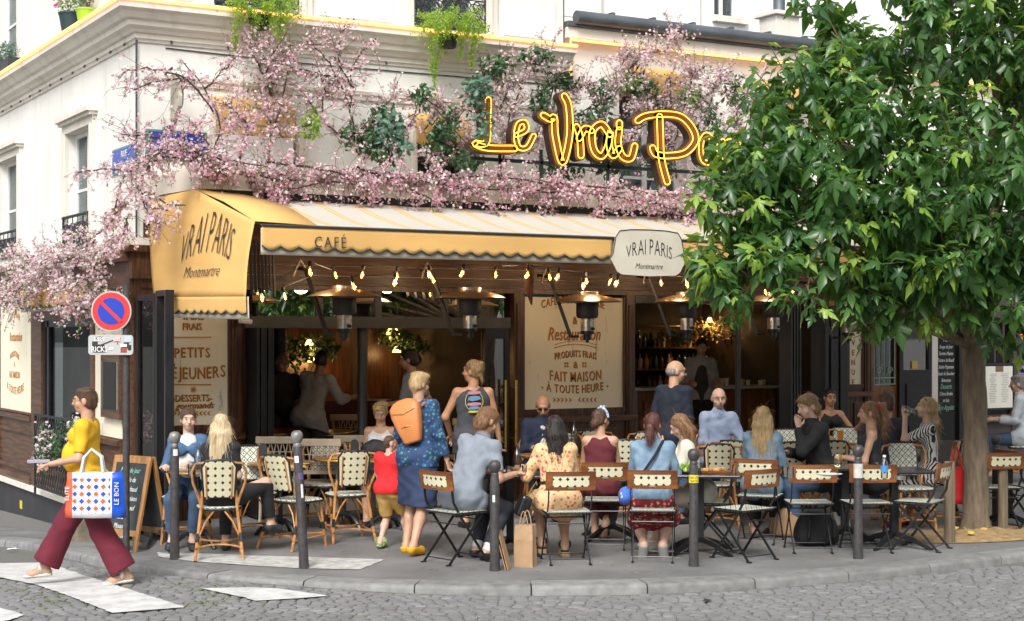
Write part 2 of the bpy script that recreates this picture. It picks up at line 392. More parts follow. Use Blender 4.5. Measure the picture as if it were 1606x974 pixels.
def axis(a, b, lo, hi, fine, far=(2, 4, 8, 16, 40, 120, 500)):
 v = list(np.arange(lo, hi+1e-6, fine)); return [lo-f for f in reversed(far)]+v+[hi+f for f in far]
xs, ys = axis(0, 0, -14, 16, 0.5), axis(0, 0, -19, 24, 0.5)
mb = MB(); mb.sheet([[Vector((x, y, road_z(x, max(-19, min(y, 24)))-0.012-(0.0 if y < 24 else 0.5))) for x in xs] for y in ys])
road = mb.build('road', joint_m, smooth=True); tag(road, kind='structure')
def knorm(i):
 a = kline[max(0, i-1)]; b = kline[min(len(kline)-1, i+1)]; t = (b-a); t.z = 0; t.normalize(); return Vector((-t.y, t.x, 0)), t
kerb = thing('kerb', None, None); tag(kerb, kind='structure')
i = 0; stone_n = 0
while i < len(kline)-9:
 n = 9; seg = list(range(i, i+n)); mb = MB(); rows = []
 for q, j in enumerate(seg):
  p = kline[j].copy(); nn, t = knorm(j); h = kerb_h(p); z = gz(p.x, p.y)
  sh = (0.006 if q == 0 else (-0.006 if q == n-1 else 0))
  p = p+t*sh; p.z = z; dz = 0.004+0.002*math.sin(stone_n*7.3)
  rows.append([p-nn*0.012+Vector((0, 0, -h-0.07)), p-nn*0.008+Vector((0, 0, dz-0.03)), p+nn*0.004+Vector((0, 0, dz-0.008)), p+nn*0.03+Vector((0, 0, dz)), p+nn*0.29+Vector((0, 0, dz)), p+nn*0.30+Vector((0, 0, dz-0.03))])
 mb.sheet([list(r) for r in rows]); mb.add(rows[0], [(0, 1, 2, 3, 4, 5)]); mb.add(rows[-1], [(5, 4, 3, 2, 1, 0)])
 for f in range(len(mb.f)): pass
 o = mb.build('kerb_stone', granite, kerb, smooth=True); i += n-1; stone_n += 1
mb = MB(); rows = []
for j in range(0, len(kline), 4):
 p = kline[j]; nn, t = knorm(j); a = p+nn*0.15
 if p.y > -1.0 and p.x < 0: e = Vector((-0.16, p.y, 0))
 elif p.x < 0.3 and p.y < 0: u = min(1, max(0, (-1.0-p.y)/3.6)); e = Vector((-0.16+u*0.81, -1+1.25*u, 0))
 else: e = Vector((max(0.65, p.x), 0.25, 0))
 row = []
 for s_ in range(15):
  q = a.lerp(e, s_/14); q.z = gz(q.x, q.y)-0.001; row.append(q)
 rows.append(row)
mb.sheet(rows); pav = mb.build('pavement', asphalt, smooth=True); tag(pav, kind='structure')
mb = MB(); mb.sheet([[Vector((x, y, -0.006)) for x in (-0.1, 6, 15.5)] for y in (0.3, -1.2, -3.4)]); tag(mb.build('terrace_ground', asphalt), kind='structure')
def proj(p):
 d = Vector(p)-CAM; D = d.dot(FWD); return 803+F*d.dot(RGT)/D, HOR-F*d.z/D, D
KX = [p[0] for p in KERB_PX]; KYb = [p[1]+3 for p in KERB_PX]
cob = []
D = 9.6; row = 0
kl2 = [(p.x, p.y) for p in kline]
def road_side(X, Y):
 best = 1e9; bi = 0
 for j in range(0, len(kl2), 2):
  d = (kl2[j][0]-X)**2+(kl2[j][1]-Y)**2
  if d < best: best = d; bi = j
 nn, t = knorm(bi); return (X-kl2[bi][0])*nn.x+(Y-kl2[bi][1])*nn.y
while D < 20.5:
 dep = 0.088+0.008*math.sin(row*1.7); off = random.random()*0.2; s = -4.6+off
 while s < (4.6 if D < 14.6 else -2.2):
  wd = random.uniform(0.09, 0.145); bend = 0.05*math.sin(s*2.3+1)
  p = CAM+FWD*(D+bend)+RGT*(s+wd/2); X, Y = p.x, p.y
  if abs((s+wd/2)/D) < 0.37 and road_side(X, Y) < -0.075 and (D > 9.6): cob.append((D, X, Y, wd-0.010, dep-0.009))
  s += wd
 D += dep; row += 1
def cobble_geo(wd, dp, rz, seed):
 r = random.Random(seed); c = min(wd, dp)*0.16; h = 0.05
 def ring(ins, z):
  x, y = wd/2-ins, dp/2-ins; q = [(-x+c, -y), (x-c, -y), (x, -y+c), (x, y-c), (x-c, y), (-x+c, y), (-x, y-c), (-x, -y+c)]
  return [Vector((a+r.uniform(-.003, .003), b+r.uniform(-.003, .003), z+r.uniform(-.0015, .0015))) for a, b in q]
 V = ring(-0.002, -h)+ring(0, -0.007)+ring(0.013, 0.0)+[Vector((0, 0, 0.003))]
 Fs = [(i, (i+1) % 8, 8+(i+1) % 8, 8+i) for i in range(8)]+[(8+i, 8+(i+1) % 8, 16+(i+1) % 8, 16+i) for i in range(8)]+[(16+i, 16+(i+1) % 8, 24) for i in range(8)]
 R = Matrix.Rotation(rz, 3, 'Z'); return [R @ v for v in V], Fs
cob.sort(); base_meshes = []
for q in range(10):
 mb = MB(); V, Fs = cobble_geo(0.128, 0.094, 0, q); mb.add(V, Fs); o = mb.build('cobble', cobble_m, smooth=True); base_meshes.append(o.data); bpy.data.objects.remove(o)
rzc = -math.radians(30)
vis = [c for c in cob if abs(proj((c[1], c[2], -0.09))[0]-803) < 830 and 905 < proj((c[1], c[2], -0.09))[1] < 985]
vis.sort(key=lambda c: c[0]); chosen = set(id(c) for c in vis[:300]); mb = MB()
for c in cob:
 D, X, Y, wd, dp = c; z = road_z(X, Y)+random.uniform(-0.004, 0.003)
 if id(c) in chosen:
  o = bpy.data.objects.new('cobblestone', random.choice(base_meshes)); COL.objects.link(o); o.parent = road
  o.location = (X, Y, z); o.scale = (wd/0.128, dp/0.094, 1); o.rotation_euler = (random.uniform(-.02, .02), random.uniform(-.02, .02), rzc+random.uniform(-.06, .06))
 else:
  V, Fs = cobble_geo(wd, dp, rzc+random.uniform(-.06, .06), random.random()); mb.add([v+Vector((X, Y, z)) for v in V], Fs)
o = mb.build('cobblestones', cobble_m, road, smooth=True); tag(o, kind='stuff')
def paint(pxs, name, z_fn, m, off):
 ysn = [p[1] for p in pxs]; y0, y1 = min(ysn)+0.2, max(ysn)-0.2; rows = []; n = max(8, int((y1-y0)/1.2))
 for r in range(n+1):
  y = y0+(y1-y0)*r/n; xs_ = []
  for (a, b) in zip(pxs, pxs[1:]+pxs[:1]):
   if (a[1]-y)*(b[1]-y) <= 0 and a[1] != b[1]: xs_.append(a[0]+(b[0]-a[0])*(y-a[1])/(b[1]-a[1]))
  if len(xs_) < 2: continue
  l, r_ = min(xs_)+random.uniform(-2, 2), max(xs_)+random.uniform(-2, 2); row = []
  for c in range(31):
   x = l+(r_-l)*c/30; p = G(x, y)
   for _ in range(10): p = pZ(x, y, z_fn(p.x, p.y)+off)
   row.append(p)
  rows.append(row)
 mb = MB(); mb.sheet(rows); o = mb.build(name, m, smooth=True); tag(o, kind='structure'); return o
for nm, px in (('crossing_stripe', [(-60, 884), (78, 882), (104, 893), (180, 917), (291, 952), (176, 961), (110, 935), (58, 917), (-60, 893)]),
    ('crossing_stripe', [(-60, 948), (0, 953), (20, 958), (38, 965), (0, 976), (-60, 976)]),
    ('crossing_stripe', [(312, 922), (398, 921), (440, 923), (515, 934), (470, 938), (400, 942), (385, 937)])):
 paint(px, nm, road_z, paint_m, 0.010)
paint([(245, 866), (320, 868), (400, 871), (500, 874), (603, 877), (566, 893), (470, 891), (400, 887), (300, 880), (250, 873)], 'pavement_stripe', gz, mat('worn_paint', (0.42, 0.42, 0.40), 0.8, var=0.35, scale=10, bump=0.5, bscale=70, lo=0.3, hi=0.6), 0.0045)
TREE = G(1532, 836)
mb = MB(); R_ = 0.9; rows = []
for i in range(9):
 r = R_*i/8; rows.append([Vector((TREE.x+r*1.25*math.cos(a*PI/12), TREE.y-0.1+r*0.62*math.sin(a*PI/12), 0.006+0.06*(1-i/8)**1.5+random.uniform(0, 0.012)*(i < 8))) for a in range(25)])
mb.sheet(rows); tag(mb.build('tree_pit_earth', mat('sandy_earth', (0.36, 0.24, 0.11), 0.95, var=0.4, scale=14, bump=0.6, bscale=60), smooth=True), kind='structure')
V = []; Fc = []
for cx, cy in ((30, 925), (75, 935), (60, 950), (285, 925), (330, 935), (370, 945), (320, 955), (350, 938), (100, 948), (1115, 905)):
 for q in range(26):
  p = G(cx+random.gauss(0, 22), cy+random.gauss(0, 4), -0.08)
  if road_side(p.x, p.y) > -0.1: continue
  z = road_z(p.x, p.y)-0.012
  for l in range(6):
   a = random.random()*6.3; b = len(V); r = random.uniform(.006, .014); q0 = p+Vector((random.gauss(0, .03), random.gauss(0, .006), 0)); q0.z = z
   V += [q0+Vector((math.cos(a)*r, math.sin(a)*r, 0)), q0-Vector((math.cos(a)*r, math.sin(a)*r, 0)), q0+Vector((math.sin(a)*.006, math.cos(a)*.006, 0.016))]; Fc.append((b, b+1, b+2))
o = np_mesh('moss', [tuple(v) for v in V], Fc, mat('moss', (0.10, 0.16, 0.025), 0.9)); tag(o, 'green moss growing in the joints of the cobbled road', 'moss', kind='stuff')
# ================================================================ upper building
XW = pY(885, 100).x
bld = thing('corner_building', 'cream plastered corner building with moulded cornice above the café', 'building', (0, 0, 0))
def wall(plane, lo, hi, zlo, zhi, holes, T=0.35, m=plaster, parent=bld, name='wall', base=0.0):
 """plane 'Y' (runs along X, outer face y=base) or 'X' (runs along Y, outer face x=base)"""
 us = sorted({lo, hi, *[h[0] for h in holes], *[h[1] for h in holes]}); zs = sorted({zlo, zhi, *[h[2] for h in holes], *[h[3] for h in holes]})
 us = [u for u in us if lo <= u <= hi]; zs = [z for z in zs if zlo <= z <= zhi]; mb = MB()
 def inh(u, z): return any(h[0] < u < h[1] and h[2] < z < h[3] for h in holes)
 for u0, u1 in zip(us, us[1:]):
  run = None
  for z0, z1 in list(zip(zs, zs[1:]))+[(None, None)]:
   solid = z0 is not None and not inh((u0+u1)/2, (z0+z1)/2)
   if solid: run = (run[0], z1) if run else (z0, z1)
   if (not solid) and run:
    if plane == 'Y': mb.box((u0, base, run[0]), (u1, base+T, run[1]))
    else: mb.box((base, u0, run[0]), (base+T, u1, run[1]))
    run = None
 return mb.build(name, m, parent)
def zY(x, y, Y=0.0): return pY(x, y, Y).z
def zX(x, y, X=0.0): return pX(x, y, X).z
O1 = (pY(345, 200).x, pY(462, 200).x, 3.5, 4.55); O2 = (pY(652, 200).x, pY(742, 200).x, 3.5, 4.6)
U1 = (pY(335, 0).x, pY(462, 0).x, 5.72, 7.6); U2 = (pY(648, 0).x, pY(755, 0).x, 5.72, 7.6)
L1 = (pX(147, 250).y, pX(108, 250).y, 3.12, 4.55); L0 = (pX(33, 300).y, pX(33, 300).y+1.25, 3.12, 4.55)
LU1 = (L1[0], L1[1], 5.72, 7.3); LU0 = (L0[0], L0[1], 5.72, 7.3)
wall('Y', 0, XW, 2.62, 9.0, [O1, O2, U1, U2]); wall('X', 0.352, 16, 2.62, 9.0, [L1, L0, LU1, LU0])
ch = None
O3 = (pY(975, 200).x, pY(1082, 200).x, 3.5, 5.35); O4 = (pY(1180, 200).x, pY(1262, 200).x, 3.5, 5.3)
wing = thing('lower_wing', 'lower cream wing with zinc gutter and lit orange strip, right of the corner building', 'building', (XW, 0, 0))
o = wall('Y', XW+0.003, 26, 2.62, 5.93, [O3, O4], parent=None, base=0.06); o.parent = wing; o.location = (-XW, 0, 0)
mb = MB()
for j in range(14):
 x0 = XW+0.1+j*0.64; mb.add([Vector(p) for p in ((x0, -0.02, 6.06), (x0+0.63, -0.02, 6.06), (x0+0.63, 3.9, 7.0), (x0, 3.9, 7.0))], [(0, 1, 2, 3)]); mb.box((x0+0.61, -0.02, 6.07), (x0+0.66, 0.5, 6.19))
mb.build('zinc_roof', zinc, wing, W=True)
mb = MB(); mb.tube([(XW+0.1, -0.12, 6.05), (14.5, -0.12, 6.05)], 0.085, 10); mb.box((XW, -0.10, 5.94), (14.5, 0.0, 6.0)); mb.build('gutter', zinc, wing, smooth=True, W=True)
mb = MB(); mb.box((XW+0.01, -0.06, 5.80), (14.5, 0.055, 5.935)); mb.build('eaves_board', plaster2, wing, W=True)
mb = MB(); mb.tube([(XW+0.05, -0.07, 5.30), (XW+0.05, -0.07, 5.77), (13.5, -0.09, 5.77)], 0.017, 6); mb.build('led_strip', led_m, wing, W=True)
bk = thing('rear_house', 'tall pale house rising behind the zinc roof, two dark windows near the top', 'building', (XW, 4, 0))
r_ = pY(1120, 30, 4.0); r2 = pY(1165, 30, 4.0)
H = (r_.x, r2.x, pY(1140, 27, 4).z, 9.5); Hb = (pY(1465, 60, 4).x, pY(1500, 60, 4).x, pY(1480, 75, 4).z, 9.5)
o = wall('Y', XW-0.3, 24, 4, 14, [H, Hb], parent=None, base=4.0, name='wall', m=mat('pale_plaster', (0.82, 0.81, 0.78), 0.85, var=0.08, scale=0.8)); o.parent = bk; o.location = (-XW, -4, 0)
mb = MB(); mb.box((r_.x-0.05, 3.9, H[2]-0.1), (r2.x+0.05, 3.999, H[2])); mb.build('sill', plaster2, bk, W=True)
for a, b, tube_w in ((880, 0, 0.05), (1035, 0, 0.04)):
 p = pY(a+60, 30, 3.9); mb = MB(); mb.tube([(p.x, 3.9, 6.9), (p.x, 3.9, 12)], tube_w, 8); mb.build('drainpipe', plaster2, bk, W=True)
cs = thing('chimney_stack', 'stone chimney pot stack with grey metal cap on the zinc roof', 'chimney', (pY(1222, 60, 1.5).x, 1.5, 6.3)); cx = cs.location.x
zt = zY(1222, 22, 1.5); mb = MB(); mb.box((cx-0.22, 1.3, 6.0), (cx+0.22, 1.7, zt-0.06)); mb.box((cx-0.28, 1.24, zt-0.06), (cx+0.28, 1.76, zt)); mb.build('stack', plaster2, cs, W=True, bevel=0.01)
mb = MB(); mb.lathe([(0.1, zt), (0.09, zt+0.02), (0.09, zt+0.25), (0.1, zt+0.25), (0.1, zt+0.3)], (cx, 1.5, 0), 14); mb.build('metal_pot', zinc, cs, smooth=True, W=True)
def window(plane, rect, label, recess=0.2, cols=2, rows=3, m_in=curtain, frame=white, base=0.0, group=None, zmax=None):
 u0, u1, z0, z1 = rect
 loc = (u0, base, z0) if plane == 'Y' else (base, u0, z0); t = thing('window', label, 'window', loc, group=group)
 def B(mb, ua, ub, za, zb, d0, d1):
  if plane == 'Y': mb.box((ua, base+d0, za), (ub, base+d1, zb))
  else: mb.box((base+d0, ua, za), (base+d1, ub, zb))
 mb = MB(); r = recess; fw = 0.06
 for a in (u0+0.002, u1-fw-0.002): B(mb, a, a+fw, z0+0.002, z1-0.002, r, r+0.06)
 for a in (z0+0.002, z1-fw-0.002): B(mb, u0+fw, u1-fw, a, a+fw, r+0.003, r+0.057)
 cw = (u1-u0)/cols; ch_ = (z1-z0)/rows
 for i in range(1, cols): B(mb, u0+cw*i-0.035, u0+cw*i+0.035, z0+fw, z1-fw, r+0.006, r+0.054)
 for j in range(1, rows): B(mb, u0+fw, u1-fw, z0+ch_*j-0.018, z0+ch_*j+0.018, r+0.012, r+0.048)
 mb.build('window_frame', frame, t, W=True)
 for i in range(cols):
  for j in range(rows):
   mb = MB(); B(mb, u0+cw*i+0.036, u0+cw*(i+1)-0.036, z0+ch_*j+0.019, z0+ch_*(j+1)-0.019, r+0.026, r+0.032); mb.build('pane', pane, t, W=True)
 mb = MB(); B(mb, u0+0.003, u1-0.003, z0+0.003, z1-0.003, r+0.13, r+0.14); mb.build('curtain', m_in, t, W=True)
 return t
darkroom = mat('dark_room', (0.05, 0.05, 0.055), 0.9)
window('Y', O1, 'low window half hidden behind the blossom and the white air unit', m_in=curtain)
window('Y', O2, 'low window behind the blossom just left of the neon letter L', m_in=darkroom)
window('Y', O3, 'white casement window behind the neon sign and blossoms', m_in=curtain, rows=3, base=0.06)
window('Y', O4, 'window of the wing hidden behind the street tree crown', m_in=curtain, base=0.06)
window('Y', U1, 'upper window behind the bushy green plant nearest the corner', m_in=curtain)
window('Y', U2, 'upper window with iron railing above the hanging fern', m_in=curtain)
window('X', L1, 'tall side street window nearest the corner, above the flower branches', recess=0.08, cols=2, rows=2)
window('X', L0, 'side street window at the left edge of the photo, above the thick blossom', recess=0.08, cols=2, rows=2)
window('X', LU1, 'upper side street window behind the two flower pots', recess=0.08, cols=2, rows=2)
window('X', LU0, 'upper side street window at the far left with a trough of greenery', recess=0.08, cols=2, rows=2)
window('Y', H, 'small dark window high in the rear house', m_in=darkroom, cols=2, rows=1, base=4.0)
window('Y', Hb, 'narrow window of the rear house seen through the tree top', m_in=darkroom, cols=1, rows=3, base=4.0)
def moulding(prof, name, m, parent, x_end=None, y_end=14, corner=True):
 mb = MB(); x_end = XW if x_end is None else x_end; rows = []
 rows.append([Vector((x_end, -o_, z)) for o_, z in prof]); rows.append([Vector((-o_ if corner else 0.05, -o_, z)) for o_, z in prof])
 if corner: rows.append([Vector((-o_, y_end, z)) for o_, z in prof])
 mb.sheet(rows); mb.add(rows[0], [tuple(range(len(prof)))]); return mb.build(name, m, parent)
moulding([(-.01, 5.24), (.02, 5.24), (.03, 5.27), (.05, 5.28), (.05, 5.33), (.08, 5.34), (.10, 5.37), (.15, 5.40), (.16, 5.45), (.20, 5.47), (.24, 5.53), (.29, 5.56), (.29, 5.62), (.27, 5.66), (-.01, 5.70)], 'cornice', plaster2, bld)
moulding([(-.01, 4.80), (.03, 4.80), (.035, 4.84), (.055, 4.86), (.06, 4.90), (-.01, 4.93)], 'string_course', plaster2, bld, corner=False)
mb = MB(); mb.tube([(XW, -0.305, 5.645), (-0.305, -0.305, 5.645), (-0.305, 14, 5.645)], 0.019, 6); mb.build('led_strip', led_m, bld)
mb = MB(); mb.tube([(-0.03, -0.03, 2.9), (-0.03, -0.03, 5.26)], 0.012, 6); mb.build('corner_cable', darkgrey, bld)
for q in range(16):
 mb = MB(); y_ = 0.3+q*0.55; mb.tube([(-0.06, y_, 5.27), (-0.075, y_, 5.24)], 0.014, 6); mb.build('cable_bulb', darkgrey, bld)
for q in range(8):
 mb = MB(); mb.tube([(0.35+q*0.65, -0.06, 5.27), (0.35+q*0.65, -0.075, 5.24)], 0.014, 6); mb.build('cable_bulb', darkgrey, bld)
def surround(plane, rect, parent=bld, top=True, wd=0.13, out=0.05):
 u0, u1, z0, z1 = rect; mb = MB()
 def B(ua, ub, za, zb, o_):
  if plane == 'Y': mb.box((ua, -o_, za), (ub, 0.001, zb))
  else: mb.box((-o_, ua, za), (0.001, ub, zb))
 for a, b, c, d in ((u0-wd, u0-0.001, u0-wd*0.6, u0-0.02), (u1+0.001, u1+wd, u1+0.02, u1+wd*0.6)):
  B(a, b, z0, z1, out); B(c, d, z0, z1, out+0.02); mb.build('window_jamb', plaster2, parent); mb = MB()
 if not top: return
 if top: B(u0-wd, u1+wd, z1, z1+0.1, out+0.003); B(u0-wd-0.03, u1+wd+0.03, z1+0.1, z1+0.14, out+0.05); B(u0-wd-0.06, u1+wd+0.06, z1+0.14, z1+0.2, out+0.09)
 mb.build('window_lintel', plaster2, parent)
for r_ in (L1, L0): surround('X', r_)
for r_ in (LU1, LU0): surround('X', r_, top=False)
for r_ in (O1, O2): surround('Y', r_, top=False)
for r_ in (U1, U2): surround('Y', r_, top=False, wd=0.2)
for x0, x1 in ((pY(270, 0).x, pY(335, 0).x-0.25), (pY(500, 0).x, pY(615, 0).x), (pY(790, 0).x, pY(870, 0).x)): mb = MB(); mb.box((x0, -0.02, 5.75), (x1, 0.001, 8)); mb.build('wall_panel', plaster, bld)
def railing(plane, u0, u1, z0, z1, out, label, scroll=True):
 loc = (u0, -out, z0) if plane == 'Y' else (-out, u0, z0); t = thing('balcony_railing', label, 'railing', loc)
 def P(u, z): return Vector((u, -out, z)) if plane == 'Y' else Vector((-out, u, z))
 mb = MB(); mb.tube([P(u0, z1), P(u1, z1)], 0.02, 6); mb.tube([P(u0, z1-0.09), P(u1, z1-0.09)], 0.009, 5); mb.tube([P(u0, z0+0.03), P(u1, z0+0.03)], 0.012, 5)
 for u in (u0+0.01, u1-0.01): mb.tube([P(u, z0), P(u, z1)], 0.012, 5)
 mb.build('rail', iron, t, W=True)
 n = max(2, round((u1-u0)/0.26)); sw = (u1-u0)/n
 for i in range(n):
  a = u0+sw*i; b = a+sw; zc = (z0+z1-0.09)/2; h = (z1-0.09-z0)/2; mb = MB()
  mb.tube([P(a, z0+.03), P(b, z1-.09)], 0.009, 5); mb.tube([P(b, z0+.03), P(a, z1-.09)], 0.009, 5); mb.tube([P(b, z0), P(b, z1)], 0.007, 5)
  if scroll:
   for sx in (0.3, 0.7):
    for dz in (0.45, -0.45):
     c = P(a+sw*sx, zc+h*dz); pts = []
     for q in range(12):
      an = q*0.75; rr = 0.075*(1-q/14); pts.append(P(a+sw*sx+rr*math.cos(an), zc+h*dz+rr*math.sin(an)))
     mb.tube(pts, 0.008, 5)
  for zz in (-0.62, 0, 0.62):
   pts = [P(a+sw/2+0.05*math.cos(q*PI/3), zc+h*zz+0.06*math.sin(q*PI/3)) for q in range(6)]; mb.tube(pts, 0.009, 5, close=True)
  mb.build('ironwork', iron, t, W=True)
 return t
for pts in ([(0.3, -0.01, 5.2), (1.9, -0.012, 5.17), (5.4, -0.01, 5.19)], [(XW-0.02, -0.02, 9), (XW-0.02, -0.02, 3.8)], [(2.55, -0.01, 9), (2.56, -0.01, 5.72)]):
 mb = MB(); mb.tube(pts, 0.008, 4); mb.build('wall_cable', MATS['dark_grey_paint'], bld)
railing('X', L1[0]-0.02, L1[1]+0.02, 3.12, 3.5, 0.07, 'black iron railing of the side window nearest the corner')
railing('X', L0[0]-0.02, L0[1]+0.02, 3.12, 3.5, 0.07, 'black iron railing of the side window at the left edge')
railing('Y', U1[0]-0.02, U1[1]+0.02, 5.74, 6.2, 0.07, 'black scrolled railing behind the bushy plant nearest the corner')
railing('Y', U2[0]-0.02, U2[1]+0.02, 5.74, 6.2, 0.07, 'black scrolled railing behind the hanging fern')
# ================================================================ marquee (projecting cream canopy) and awnings
YM = -1.42; MX0 = 0.06; MX1 = 11.3
mq = thing('marquee', 'long cream canopy over the café front, its edge carrying the pink blossom', 'canopy', (MX0, YM, 3.5))
mb = MB(); mb.box((0.20, YM, 3.54), (MX1, 0.0, 3.74)); mb.add([(0.20, YM, 3.54), (0.02, -0.003, 3.54), (0.2, -0.003, 3.54), (0.20, YM, 3.74), (0.02, -0.003, 3.74), (0.2, -0.003, 3.74)], [(0, 3, 4, 1), (3, 5, 4), (0, 1, 2)]); mb.build('canopy_band', cream, mq, W=True)
mb = MB(); mb.box((0.17, YM-0.03, 3.74), (MX1, 0.0, 3.775)); mb.build('canopy_capping', cream, mq, W=True)
mb = MB(); mb.box((0.30, YM+0.02, 3.43), (MX1, YM+0.30, 3.537)); mb.build('awning_cassette', black, mq, W=True)
for j in range(9):
 y0 = YM+0.31+j*0.122; mb = MB(); mb.box((0.25, y0, 3.30+0.003*(j % 2)), (MX1, y0+0.114, 3.33)); mb.build('soffit_plank', wood_h, mq, W=True)
cloth_y = mat('yellow_awning_cloth', (0.66, 0.395, 0.13), 0.85, var=0.13, scale=(1.2, 1.2, 6), bump=0.12, bscale=(5, 5, 3), coord='Object', lo=0.2, hi=0.8)
cloth_w = mat('cream_valance_cloth', (0.55, 0.50, 0.40), 0.85, var=0.1, scale=2)
pipe_m = mat('dark_piping', (0.02, 0.03, 0.035), 0.7)
def striped_material():
 m, nt, b = new_mat('striped_awning_cloth'); u, v, _ = uvxy(nt, 1, 1); f = mathn(nt, 'FRACT', mathn(nt, 'MULTIPLY', u, 2.35))
 s1 = mathn(nt, 'LESS_THAN', mathn(nt, 'ABSOLUTE', mathn(nt, 'SUBTRACT', f, 0.42)), 0.035); s2 = mathn(nt, 'LESS_THAN', mathn(nt, 'ABSOLUTE', mathn(nt, 'SUBTRACT', f, 0.55)), 0.035)
 nt.links.new(mixc(nt, mathn(nt, 'MAXIMUM', s1, s2), (0.47, 0.44, 0.38), (0.60, 0.36, 0.10)), b.inputs['Base Color']); b.inputs['Roughness'].default_value = 0.85; return m
striped = striped_material()
YF = -3.0; AX0, AX1 = 0.27, 10.9; ZB, ZT = 3.45, 3.07
aw = thing('striped_awning', 'long striped awning with scalloped yellow valance reading CAFÉ', 'awning', (AX0, YF, ZT))
mb = MB(); rows = []; uvs = []
for j in range(9):
 t = j/8; rows.append([Vector((AX0+(AX1-AX0)*i/70, YM-0.02+(YF-YM+0.02)*t, ZB+(ZT-ZB)*t-0.035*math.sin(PI*t)+0.006*math.sin(i*1.1+t*2))) for i in range(71)]); uvs.append([(AX0+(AX1-AX0)*i/70, t) for i in range(71)])
mb.sheet(rows, uvs); mb.build('striped_cloth', striped, aw, W=True, smooth=True, solid=0.004)
SHX0, SHX1 = pY(940, 420, YF).x, pY(1075, 420, YF).x; SHC = (SHX0+SHX1)/2
def shield_drop(x):    # where the oval plaque interrupts the valance
 return SHX0+0.05 < x < SHX1-0.05
def scallop_strip(P, z_top, z_bot, amp, step, length, name, m, parent, yoff=0.0, gather=0.012):
 """P(s, z) -> point; strip hanging from z_top to z_bot with scalloped lower edge"""
 mb = MB(); n = int(length/0.03); rows = [[] for _ in range(6)]; edge = []
 for i in range(n+1):
  s = length*i/n; ph = (s/step) % 1.0; zb = z_bot-amp*math.sin(PI*ph)
  for j in range(6):
   z = z_top+(zb-z_top)*j/5; rows[j].append(P(s, z, gather*math.sin(s*4.1+0.6*math.sin(s*1.7))*(j/5)+yoff))
  edge.append(P(s, zb, gather*math.sin(s*4.1+0.6*math.sin(s*1.7))+yoff-0.003))
 mb.sheet(rows); o = mb.build(name, m, parent, W=True, smooth=True, solid=0.003)
 if amp: mb2 = MB(); mb2.tube(edge, 0.0075, 5); mb2.build('piping', pipe_m, parent, W=True)
 return o
SHC2 = pY(1015, 410, YF).x+0.47*1.06-0.05
def PF(s, z, d): return Vector((AX0+s, YF-d, z))
scallop_strip(PF, ZT, 2.885, 0.045, 0.185, pY(1015, 410, YF).x-0.47*1.06+0.05-AX0, 'valance', cloth_y, aw)
scallop_strip(lambda s, z, d: Vector((SHC2+s, YF-d, z)), ZT, 2.885, 0.045, 0.185, AX1-SHC2, 'valance', cloth_y, aw)
scallop_strip(lambda s, z, d: Vector((AX0+s, YF+0.03-d, z)), ZT-0.02, 2.80, 0.0, 1, AX1-AX0, 'under_valance', cloth_w, aw)
mb = MB(); mb.tube([(AX0, YF-0.005, ZT+0.005), (AX1, YF-0.005, ZT+0.005)], 0.014, 6); mb.build('front_bar', darkgrey, aw, W=True)
mb = MB(); hw = (SHX1-SHX0)/2; pts = []
out = [(-1, 0.00), (-0.93, 0.05), (-0.86, 0.24), (-0.76, 0.315), (-0.45, 0.335), (0, 0.34), (0.45, 0.335), (0.76, 0.315), (0.86, 0.24), (0.93, 0.05), (1, 0.0), (0.93, -0.05), (0.82, -0.15), (0.7, -0.185), (0, -0.20), (-0.7, -0.185), (-0.82, -0.15), (-0.93, -0.05)]
zc = 2.86-0.03; hw = 0.47; SHC = pY(1015, 410, YF).x
P_ = [Vector((SHC+a*hw*1.06, YF-0.022, zc+b*0.92+0.03)) for a, b in out]
mb.poly(P_, 0.012, (0, -1, 0)); sh = mb.build('plaque', mat('plaque_cloth', (0.60, 0.56, 0.46), 0.7, var=0.08, scale=4), aw, W=True)
mb = MB(); mb.tube([p+Vector((0, -0.013, 0)) for p in P_[0:11]], 0.006, 5); mb.build('piping', pipe_m, aw, W=True)
ink = mat('dark_ink', (0.03, 0.03, 0.03), 0.8)
text('VRAI PARIS', (SHC, YF-0.038, zc+0.035), (1, 0, 0), (0, 0, 1), 0.175, ink, aw, xs=0.66, tall=0.4, arc=0.25, weight=-0.0022, ext=0.001)
text('Montmartre', (SHC, YF-0.038, zc-0.075), (1, 0, 0), (0, 0, 1), 0.085, ink, aw, xs=0.85, shear=0.35, weight=-0.001, ext=0.001)
text('CAFÉ', (pY(517, 380, YF).x, YF-0.02, pY(517, 389, YF).z), (1, 0, 0), (0, 0, 1), 0.155, ink, aw, xs=0.8, track=1.25, weight=-0.001, ext=0.002)
ca = thing('corner_awning', 'yellow corner awning cheek lettered VRAI PARIS Montmartre above the black folding frame', 'awning', (0.15, -1.5, 2.3))
A_ = pX(320, 297, 0.2); T0 = Vector((0.08, -0.16, 3.52)); T1 = Vector((0.16, YM, 3.53)); T2 = Vector((0.20, YF, 3.11))
B0 = pX(240, 487, -0.02); B2 = pX(384, 489, 0.06)
mb = MB(); rows = []; NC = 40
for j in range(15):
 t = j/14; row = []
 for i in range(NC+1):
  u = i/NC; top = T0.lerp(T1, u/0.46) if u < 0.46 else T1.lerp(T2, (u-0.46)/0.54)
  zb = B0.z+(B2.z-B0.z)*u; yb = B0.y+(B2.y-B0.y)*u; bot = Vector((B0.x+(B2.x-B0.x)*u-0.03*math.sin(PI*u), yb, zb+0.14))
  p = top.lerp(bot, t); p.x -= 0.012*math.sin(PI*t) + 0.010*math.sin(u*13+t*4)*t
  row.append(p)
 rows.append(row)
